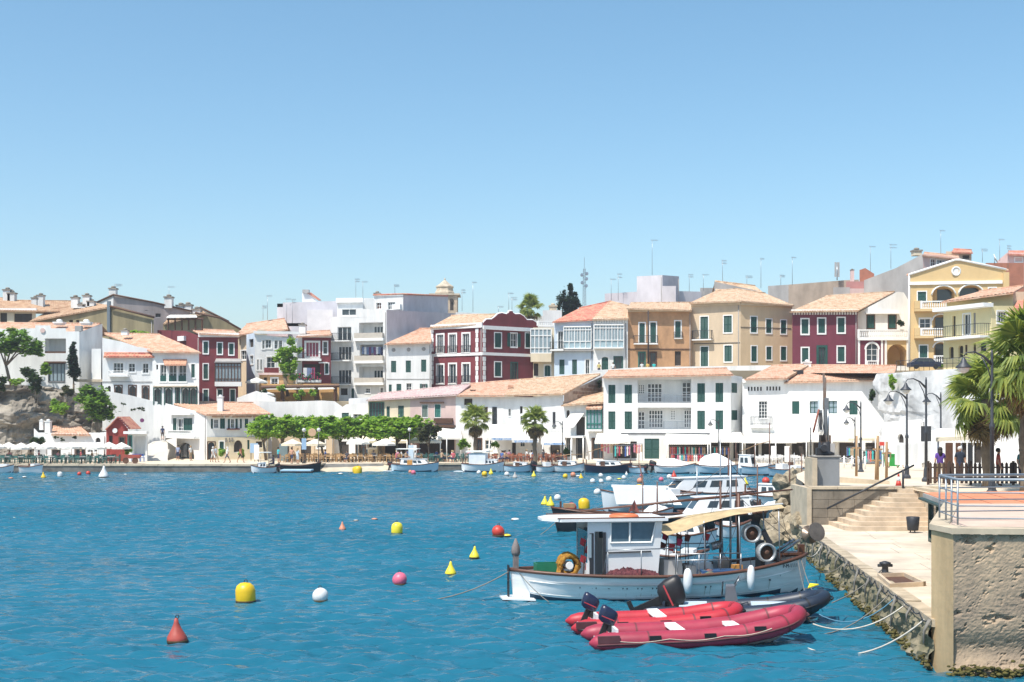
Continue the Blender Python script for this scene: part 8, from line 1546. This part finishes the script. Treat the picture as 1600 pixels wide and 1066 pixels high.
# ================================================================ parasols, chairs, tables
def parasol(label, px, d, ytop, r, m=CANVAS, group='white parasols', grp=True):
    z1 = Zz(ytop, d); o = thing('parasol', label, 'parasol', (X(px, d), d, QZ), group); b = o.location; mb = MB(); n = 8
    ring = [b + Vector((r * math.cos(math.pi / 8 + k * math.pi / 4), r * math.sin(math.pi / 8 + k * math.pi / 4), z1 - QZ - .55)) for k in range(n)]; top = b + Vector((0, 0, z1 - QZ))
    for k in range(n): a, c = ring[k], ring[(k + 1) % n]; mid = (a + c) / 2 + Vector((0, 0, .05)); mb.add([top, a, mid, c], [(0, 1, 2), (0, 2, 3)]); mb.add([a, c, c - Vector((0, 0, .2)), a - Vector((0, 0, .2))], [(0, 1, 2, 3)])
    mb.build('canopy', m, o); MB().tube([b, top], .03, 6).build('pole', WOOD, o); return o
NTH = ['first', 'second', 'third', 'fourth', 'fifth', 'sixth', 'seventh', 'eighth', 'ninth', 'tenth', 'eleventh']
for i in range(11): parasol('white parasol on the left quay, %s from the left edge' % NTH[i], -6 + i * 19.6, 140 + (i % 2) * 1.5, 690.5 + (i % 3) * .6, 1.05 + .1 * (i % 2))
parasol('cream parasol left of two beside the slipway lamps', 457, 141, 686, 1.25, CANVAS2); parasol('cream parasol right of two beside the slipway lamps', 492, 142, 686, 1.25, CANVAS2); parasol('large white parasol on the upper street beside the white house', 401, 170, 590, 1.5); parasol('low white parasol above the white wall', 411, 167, 610, 1.6); parasol('white parasol under the plane trees at centre', 560, 145, 684, 1.4); parasol('white parasol under the plane trees further right', 600, 145, 686, 1.4)
for x, y, d in ((401, 590, 170), (411, 610, 167)): pass
def chair_mesh(m):
    b = MB()
    for x, y in ((-.2, -.2), (.2, -.2), (-.2, .2), (.2, .2)): b.bar((x, y, 0), (x, y, .45 if y < 0 else .88), .045)
    b.box((0, 0, .46), (.46, .44, .05)); b.box((0, .21, .74), (.44, .04, .22)); b.bar((-.2, -.2, .64), (-.2, .2, .66), .04); b.bar((.2, -.2, .64), (.2, .2, .66), .04); return b.mesh('chair', m)
def table_mesh(m, top):
    b = MB(); b.box((0, 0, .73), (.8, .8, .05), 0, 1); b.bar((0, 0, .04), (0, 0, .71), .08); b.box((0, 0, .02), (.45, .45, .04)); return b.mesh('table', [m, top])
CHM = {'teal': chair_mesh(mat('teal_chair', (.03, .12, .11), .6, .15, 4)), 'cane': chair_mesh(mat('cane_chair', (.42, .26, .12), .7, .25, 5)), 'rust': chair_mesh(mat('rust_chair', (.34, .12, .07), .7, .25, 5)), 'white': chair_mesh(mat('white_plastic', (.72, .72, .71), .5, .05, 4)), 'blue': chair_mesh(mat('blue_chair', (.03, .12, .38), .6, .1, 4))}
TBM = {'grey': table_mesh(IRON, GREYR), 'wood': table_mesh(IRON, WOOD), 'white': table_mesh(TRIM, TRIM)}
def seat(kind, x, d, rz, label, group, z=QZ):
    o = place('chair', CHM[kind], None, (x, d, z), (0, 0, rz)); tag(o, label, 'chair', group)
def tab(kind, x, d, label, group, z=QZ): o = place('table', TBM[kind], None, (x, d, z), (0, 0, random.uniform(0, .4))); tag(o, label, 'table', group)
def terrace(pxs, ds, ck, tk, cl, tl, g, skip=.1):
    pxs = list(pxs)
    for ti, px in enumerate(pxs):
        for d in ds:
            wh_ = ', %s %s row table from the left' % (NTH[ti], 'front' if d == ds[0] else 'back')
            x = X(px + random.uniform(-2, 2), d); dd = d + random.uniform(-.3, .3); tab(tk, x, dd, tl + wh_.replace(' table', ' one'), g + ' tables')
            for a in (0, 1, 2, 3):
                if random.random() < skip: continue
                an = a * math.pi / 2 + random.uniform(-.25, .25); seat(ck, x + .66 * math.sin(an), dd + .66 * math.cos(an), -an, cl + ' at' + wh_[1:], g + ' chairs')
terrace(range(8, 200, 24), (137.6, 141), 'teal', 'grey', 'teal chair under the left quay parasols', 'grey table under the left quay parasols', 'left quay')
terrace(range(452, 560, 20), (141.5, 145), 'cane', 'wood', 'cane chair under the left plane trees', 'wooden table under the left plane trees', 'plane tree terrace'); terrace(range(562, 650, 21), (142, 146), 'cane', 'grey', 'cane chair under the right plane trees', 'grey table under the right plane trees', 'right plane tree terrace')
terrace(range(657, 735, 19), (143, 147), 'teal', 'grey', 'teal chair at the pink house cafe', 'grey table at the pink house cafe', 'pink house cafe'); terrace(range(775, 880, 20), (143, 146.5), 'rust', 'wood', 'rust chair on the palm terrace', 'wooden table on the palm terrace', 'palm terrace')
terrace(range(1176, 1250, 22), (136.5, 140), 'white', 'white', 'white plastic chair before the long awnings', 'white plastic table before the long awnings', 'white plastic')
for i, x in enumerate((209, 216, 222)): seat('blue', X(x, 143), 143, .3 * i, 'bright blue chair at the white porch beside the red hut', 'blue porch chairs')
ct = thing('red_cart', 'small red wooden hand cart on the left quay', 'cart', (X(204, 137), 137, QZ)); b = ct.location; MB().prism([b + Vector((-.9, 0, .55)), b + Vector((.8, 0, .55)), b + Vector((1.0, 0, .95)), b + Vector((-1.0, 0, .95))], (0, .8, 0)).build('tray', mat('red_wood', (.30, .06, .04), .7, .3, 3), ct, True)
for s in (-.5, .5): MB().lathe([(.34, -.03), (.34, .03), (.26, .035), (.26, 0)], 12, b + Vector((s, -.05, .34)), M=Matrix.Rotation(R(90), 3, 'X')).build('wheel', BROWN, ct)
# shop displays
GAR = [mat('garment_%s' % n, c, .9, .2, 4) for n, c in (('teal', (.05, .42, .42)), ('coral', (.55, .16, .12)), ('black', (.02, .02, .025)), ('sand', (.50, .38, .25)), ('crimson', (.36, .03, .06)), ('white', (.7, .68, .66)), ('blue', (.06, .12, .35)), ('pink', (.55, .20, .28)))]
def rack(label, x0, x1, d, zt, n, seed, gz=1.05):
    r_ = random.Random(seed); zb = prom_z(d); a, b = X(x0, d), X(x1, d); o = thing('clothes_rack', label, 'clothes rack', ((a + b) / 2, d, zb), 'clothes racks before the shops'); m = MB(); m.bar((a, d, zt), (b, d, zt), .04)
    for x in (a, b): m.bar((x, d, zb), (x, d, zt), .04)
    m.build('frame', STEEL, o); w = (b - a) / n
    for i in range(n):
        x = a + w * (i + .5); h_ = gz * r_.uniform(.75, 1.15); ww = w * .48; m = MB(); z = zt - .03; m.prism([(x - ww * .5, d - .05, z - .05), (x - ww, d - .05, z - .3), (x - ww * .6, d - .05, z - .32), (x - ww * .75, d - .05, z - h_), (x + ww * .75, d - .05, z - h_), (x + ww * .6, d - .05, z - .32), (x + ww, d - .05, z - .3), (x + ww * .5, d - .05, z - .05)], (0, .1, 0)); m.build('garment', r_.choice(GAR), o, True)
rack('rack with a turquoise dress left of the hotel entrance', 938, 958, 145.5, 2.75, 4, 1); rack('rack of mixed clothes below the small hotel awning', 960, 985, 145, 2.5, 8, 2); rack('rack of red clothes left of the hotel green door', 986, 1004, 145.5, 2.7, 5, 3); rack('long clothes rack left half under the wide hotel awning', 1046, 1078, 144.5, 2.45, 11, 4); rack('long clothes rack right half under the wide hotel awning', 1080, 1108, 144.5, 2.4, 10, 5); rack('low rack of dark goods under the wide hotel awning', 1048, 1106, 142.5, 1.6, 18, 6, .7); rack('rack of bags beside the hotel corner', 1112, 1140, 143.5, 2.4, 9, 7); rack('dark clothes rack at the souvenir shop', 1323, 1342, 134, 2.6, 7, 8); rack('patterned clothes rack right of the souvenir shop', 1345, 1372, 130, 2.4, 8, 9); rack('bright scarf rack near the green bin', 1374, 1392, 122, 2.6, 6, 10)
for i, (x, d, lb, mm) in enumerate(((397, 146, 'pale blue menu board beside the quay house', mat('sign_blue', (.30, .45, .62), .5, .1, 3)), (401, 143, 'white menu board by the small canopy boat', TRIM), (443, 143, 'tall grey green kiosk box left of the parasols', mat('kiosk_grey', (.16, .22, .23), .6, .1, 3)), (642, 141, 'pale blue banner sign right of the plane trees', mat('banner_blue', (.50, .62, .72), .6, .1, 3)), (647, 141.4, 'white banner sign right of the plane trees', TRIM), (1209, 137, 'left white menu stand before the awning', TRIM), (1230, 136, 'right white menu stand before the awning', TRIM), (1378, 121, 'left red topped sign near the souvenir shop', BYC['r']), (1394, 121, 'right red topped sign near the souvenir shop', BYC['r']), (475, 137.8, 'blue round sign on the slipway lamp', mat('sign_blue', (.30, .45, .62))))):
    zb = prom_z(d); w, z0, z1 = ((.9, .9, 2.0) if i in (0,) else (.9, .1, 2.0) if i == 2 else (.55, .25, 1.9)); 
    if i in (7, 8): w, z0, z1 = .45, 2.0, 2.35
    if i == 9: w, z0, z1 = .5, 1.5, 2.7
    o = thing('sign_board', lb, 'sign', (X(x, d), d, zb)); b = o.location; MB().box(b + Vector((0, 0, (z0 + z1) / 2)), (w, .08, z1 - z0)).build('board', mm, o)
    for s in (-.4, .4): MB().bar(b + Vector((s * w, .06, 0)), b + Vector((s * w, .06, z0 + .2)), .05).build('leg', IRON, o)
# round signs
for x, y, d, lb in ((488, 676, 143, 'pale oval restaurant sign hanging under the plane trees'), (222, 657, 154.5, 'round purple sign on the tall ramp wall')):
    o = solo(MB().lathe([(.46, -.04), (.46, .04), (.4, .05)] if x == 488 else [(.25, -.04), (.25, .04), (.2, .05)], 16, (0, 0, 0), M=Matrix.Rotation(R(90), 3, 'X')), 'round_sign', mat('sign_tan', (.50, .33, .20), .7) if x == 488 else mat('sign_purple', (.16, .03, .12), .6), lb, 'sign'); o.location = P(x, y, d)
# white post and rope fence beyond the crane
pf = thing('rope_fence', 'white post and rope fence beyond the crane', 'fence', (X(1325, 105), 105, prom_z(105)))
pp = [(1308, 108), (1319, 107), (1331, 106), (1340, 104), (1352, 102)]
for x, d in pp: b = Vector((X(x, d), d, prom_z(d))); MB().tube([b, b + Vector((0, 0, 1.05))], .07, 7).build('post', TRIM, pf)
for (x0, d0), (x1, d1) in zip(pp[:-1], pp[1:]):
    for zz in (.95, .5): a, b = Vector((X(x0, d0), d0, prom_z(d0) + zz)), Vector((X(x1, d1), d1, prom_z(d1) + zz)); MB().tube([a, (a + b) / 2 - Vector((0, 0, .12)), b], .025, 5).build('rope', TRIM, pf)
for x, y0, d, h_ in ((1371, 752, 66, 2.3), (1385, 750, 68, 2.0), (1369, 756, 64, 1.5), (1338, 748, 76, 2.4)): b = P(x, y0, d); b.z = prom_z(d) if d > 63 else 2.6; o = solo(MB().tube([(0, 0, 0), (.02, 0, h_)], [.08, .06], 7).box((.01, 0, h_ * .7), (.5, .06, .08)), 'mooring_post', WOOD, 'weathered timber mooring post %s' % {1371: 'tallest of the pair left of the lamp', 1385: 'right of the pair left of the lamp', 1369: 'short one beside the pair', 1338: 'beside the lamp beyond the crane'}[x], 'post'); o.location = b
cu = thing('parked_car', 'dark car roof showing above the street parapet at right', 'car', P(1447, 572, 158)); b = P(1447, 573, 158); MB().prism([b + Vector(v) for v in ((-1.9, 0, 0), (1.9, 0, 0), (1.9, 0, .55), (1.2, 0, .62), (.7, 0, 1.05), (-.9, 0, 1.08), (-1.5, 0, .6), (-1.9, 0, .5))], (0, 1.6, 0)).build('body', HN, cu, True); MB().prism([b + Vector(v) for v in ((-1.3, -.01, .64), (1.0, -.01, .64), (.62, -.01, .98), (-.85, -.01, 1.0))], (0, .02, 0)).build('side_window', GLASS, cu, True)
for s in (-1.2, 1.2): MB().lathe([(.3, -.1), (.3, .1)], 10, b + Vector((s, .05, .0)), M=Matrix.Rotation(R(90), 3, 'X')).build('wheel', BLACK, cu)
sf = thing('street_railing', 'thin black railing along the street above the white rock', 'railing', P(1440, 575, 133)); pts = [P(1402, 576, 133), P(1445, 574, 126), P(1500, 572, 121), P(1600, 570, 113)]
for zz in (.5, 1.0): MB().tube([p + Vector((0, .3, zz - .2)) for p in pts], .025, 5).build('rail', IRON, sf)
for a, b in zip(pts[:-1], pts[1:]):
    for k in range(6): p = a.lerp(b, k / 6) + Vector((0, .3, 0)); MB().tube([p - Vector((0, 0, .3)), p + Vector((0, 0, .8))], .025, 5).build('post', IRON, sf)
pole = solo(MB().tube([(0, 0, 0), (0, 0, 7.6)], [.12, .1], 8).box((0, 0, 7.3), (.5, .08, .08)), 'utility_pole', mat('dark_pole', (.05, .035, .03), .8, .2, 3), 'dark utility pole in front of the tan house balcony', 'pole'); pole.location = P(1013, 575, 170); 

# ================================================================ people
def person_mesh(pose):
    J = {'pel': (0, 0, .93), 'wa': (0, 0, 1.08), 'ch': (0, -.01, 1.28), 'nb': (0, 0, 1.44), 'nk': (0, -.01, 1.5), 'hd': (0, -.03, 1.6), 'tp': (0, -.02, 1.70)}
    Rr = {'pel': .145, 'wa': .125, 'ch': .15, 'nb': .075, 'nk': .055, 'hd': .095, 'tp': .06}
    E = [('pel', 'wa'), ('wa', 'ch'), ('ch', 'nb'), ('nb', 'nk'), ('nk', 'hd'), ('hd', 'tp')]
    for s, n in ((1, 'l'), (-1, 'r')):
        st = {'stand': 0, 'walk': .26 * s, 'sit': 0}[pose]; sit = pose == 'sit'
        J['hip' + n] = (s * .1, 0, .88); J['kn' + n] = (s * .11, -st * .8 - (.42 if sit else .02), .5 if not sit else .86); J['an' + n] = (s * .11, -st * 1.3 + (.06 * abs(st) * 4) - (.42 if sit else 0), .08 if not sit else .45); J['to' + n] = (s * .12, J['an' + n][1] - .17, J['an' + n][2] - .04)
        J['sh' + n] = (s * .18, 0, 1.40); J['el' + n] = (s * .25, st * .5 + .02 - (.1 if sit else 0), 1.13); J['wr' + n] = (s * .25, st * .6 - .1 - (.25 if sit else 0), .9 if not sit else 1.05); J['ha' + n] = (s * .245, st * .6 - .13 - (.28 if sit else 0), .82 if not sit else 1.04)
        Rr.update({'hip' + n: .1, 'kn' + n: .062, 'an' + n: .042, 'to' + n: .04, 'sh' + n: .068, 'el' + n: .044, 'wr' + n: .03, 'ha' + n: .034})
        E += [('pel', 'hip' + n), ('hip' + n, 'kn' + n), ('kn' + n, 'an' + n), ('an' + n, 'to' + n), ('ch', 'sh' + n), ('sh' + n, 'el' + n), ('el' + n, 'wr' + n), ('wr' + n, 'ha' + n)]
        hx, hy, hz = J['ha' + n]
        for q in range(5):
            fx = 'f%d%s' % (q, n); off = (-.03 + .015 * q) if q < 4 else -.045; J[fx] = (hx + off * .3, hy + off, hz - (.075 - .012 * abs(q - 1.5) if q < 4 else .03)); Rr[fx] = .009; E.append(('ha' + n, fx))
    dz = -.42 if pose == 'sit' else 0; keys = list(J); me = bpy.data.meshes.new('body'); me.from_pydata([(J[k][0], J[k][1], J[k][2] + dz) for k in keys], [(keys.index(a), keys.index(b)) for a, b in E], []); o = bpy.data.objects.new('body', me); COL.objects.link(o); o.modifiers.new('skin', 'SKIN'); sv = me.skin_vertices[0].data
    for i, k in enumerate(keys): sv[i].radius = (Rr[k], Rr[k]); sv[i].use_root = k == 'pel'
    sb = o.modifiers.new('sub', 'SUBSURF'); sb.levels = sb.render_levels = 1; ev = o.evaluated_get(bpy.context.evaluated_depsgraph_get()); m2 = bpy.data.meshes.new_from_object(ev); bpy.data.objects.remove(o)
    for k in range(4): m2.materials.append(None)
    for p in m2.polygons:
        c = p.center; z = c.z - dz; ax = abs(c.x); p.use_smooth = True
        if z > 1.49: k = 0
        elif (ax > .2 and z < 1.22): k = 0
        elif z > .98 or (pose == 'sit' and z > .95 and c.y > -.2): k = 1
        elif pose == 'sit': k = 2 if z > .72 else 0
        elif z > .52 and ax < .2: k = 2
        elif z < .1: k = 3
        else: k = 0
        p.material_index = k
    return m2
PMS = {k: person_mesh(k) for k in ('stand', 'walk', 'sit')}
hm = MB().lathe([(.088, -.06), (.112, .0), (.108, .06), (.07, .115), (.02, .128)], 12, (0, .015, 1.62)); 
SKIN = mat('skin', (.46, .26, .17), .6, .08, 5); HAIR = {'dark': mat('hair_dark', (.02, .014, .01), .7, .2, 9), 'fair': mat('hair_fair', (.36, .25, .13), .7, .2, 9), 'white': mat('hair_white', (.6, .58, .55), .7, .1, 9)}
CL = {}
def cloth(c):
    if c not in CL: CL[c] = mat('cloth_%d' % len(CL), c, .9, .15, 6)
    return CL[c]
HMS = {k: hm.mesh('hair', v) for k, v in HAIR.items()}; PMC = {}
def person(label, px, d, z, rz, top, leg, hair='dark', pose='stand', s=1.0, group=None, long=False):
    key = (pose, top, leg)
    if key not in PMC:
        me = PMS[pose].copy(); idx = [p.material_index for p in me.polygons]; me.materials.clear()
        for m in (SKIN, cloth(top), cloth(leg), BROWN): me.materials.append(m)
        me.polygons.foreach_set('material_index', idx); PMC[key] = me
    o = thing('person', label, 'person', (X(px, d), d, z), group, rz); o.scale = (s, s, s); place('body', PMC[key], o); hh = place('hair', HMS[hair], o, (0, 0, -.42 if pose == 'sit' else 0))
    if long: m = MB().lathe([(.06, 1.3), (.11, 1.45), (.105, 1.6)], 10, (0, .05, 0)); place('long_hair', m.mesh('long_hair', HAIR[hair]), o)
    return o
Wt, Nv, Kh, Bl = (.68, .68, .66), (.03, .04, .09), (.36, .28, .18), (.08, .25, .42)
person('person in white shirt strolling before the quay house arch', 333, 141, QZ, .8, Wt, Wt, 'white', 'walk'); person('person in pale top walking beside the first on the quay', 337, 142, QZ, 1.0, (.55, .6, .66), Kh, 'fair', 'walk'); person('person in white top and dark skirt walking on the quay', 355, 140, QZ, -1.2, Wt, (.04, .06, .12), 'white', 'walk', long=True); person('person in rust brown dress walking on the quay', 376, 140.5, QZ, 1.3, (.42, .14, .08), (.04, .035, .035), 'dark', 'walk', long=True); person('person standing at the quay house arch', 278, 147.6, QZ, 0, (.3, .35, .5), Nv, 'dark'); person('person in white at the right of the arch', 298, 146, QZ, 1, Wt, Kh, 'fair')
person('person in dark clothes climbing the ramp', 254, 155.5, 2.9, 3.14, Nv, (.07, .05, .05), 'dark'); person('person in turquoise shirt beside the kiosk box', 435, 139, QZ, 2.2, (.04, .42, .48), Nv); person('bare shouldered person in navy shorts on the slipway', 456, 136.5, QZ, 2.8, (.50, .28, .19), Nv, 'dark', 'walk', 1.03); person('person in pale blue dress on the slipway', 465, 135.6, QZ, 2.4, (.52, .62, .70), (.52, .62, .70), 'fair', long=True); person('person seated low in the small canopy boat', 427, 131.3, .55, -1.2, (.12, .08, .12), Nv, 'dark', 'sit')
person('person in purple shirt walking behind the slatted fence', 1469, 61.5, 2.63, 3.0, (.11, .05, .28), Kh, 'dark', 'walk', 1.0, None, True); person('white haired person in dark shirt at the terrace cafe', 1500, 63, 2.63, 0, (.02, .03, .05), Nv, 'white'); person('person in white shirt and purple shorts near the white wall', 1407, 108, prom_z(108), .2, Wt, (.16, .10, .2), 'fair', 'walk', .92); person('person with dark top and pale shorts beside the green bin', 1387, 110, prom_z(110), 2.8, Nv, Wt, 'fair', 'walk', .95); person('person with red top near the right palm', 1560, 58.6, 2.66, 1.2, (.40, .08, .06), (.1, .06, .05), 'dark'); person('person in teal leaning at the fence by the right edge', 1596, 58.8, 2.66, .5, (.03, .16, .18), (.03, .03, .05), 'dark')
for i, (x, d) in enumerate(((936, 0), (958, 0))): person(['person in yellow top on the street above the stone gable', 'person in white top on the street in front of the white gallery house'][i], x, 168, 11.7 if False else Zz(578, 168) - .75, 0, [(.55, .45, .15), Wt][i], Nv, 'dark')
for i, (x, c) in enumerate(((1003, (.6, .6, .6)), (1012, (.6, .4, .12)), (1022, (.04, .45, .45)))): person('person in %s looking over the street parapet by the tan house' % ['pale grey', 'mustard', 'turquoise'][i], x, 168.5, Zz(574, 168.5) - 1.05, 0, c, Nv, 'dark')
SC_ = [Wt, (.45, .10, .12), (.06, .12, .32), (.42, .30, .20), (.05, .05, .06), (.55, .28, .36)]
for i in range(30):
    px = [random.uniform(455, 650), random.uniform(660, 740), random.uniform(770, 880), random.uniform(5, 190)][(i * 7) % 10 // 3 if i % 10 < 9 else 3]; d = random.choice((140.8, 142.2, 144.2, 145.8)); 
    zone = 'under the plane trees' if px > 440 and px < 652 else 'at the pink house cafe' if 652 <= px < 745 else 'on the palm terrace' if px >= 745 else 'under the left white parasols'
    c = SC_[i % 6]; nm = ['white', 'red', 'blue', 'tan', 'black', 'pink'][i % 6]; person('seated diner in %s top %s' % (nm, zone), px, d, QZ, random.uniform(0, 6.28), c, Nv, random.choice(('dark', 'fair', 'dark')), 'sit', 1.0, 'diners in %s %s' % (nm, zone))

# ================================================================ thin summer haze over the bay
hz = MB().span((-1700, -450, -3), (1700, 1450, 42)); hm_ = bpy.data.materials.new('haze_air'); hm_.use_nodes = True; hn = hm_.node_tree.nodes; hn.remove(hn['Principled BSDF'])
pv = hn.new('ShaderNodeVolumePrincipled'); pv.inputs['Color'].default_value = (.93, .96, 1, 1); pv.inputs['Density'].default_value = .00035; pv.inputs['Anisotropy'].default_value = .2; hm_.node_tree.links.new(pv.outputs[0], hn['Material Output'].inputs['Volume'])
tag(hz.build('haze', hm_), kind='stuff')
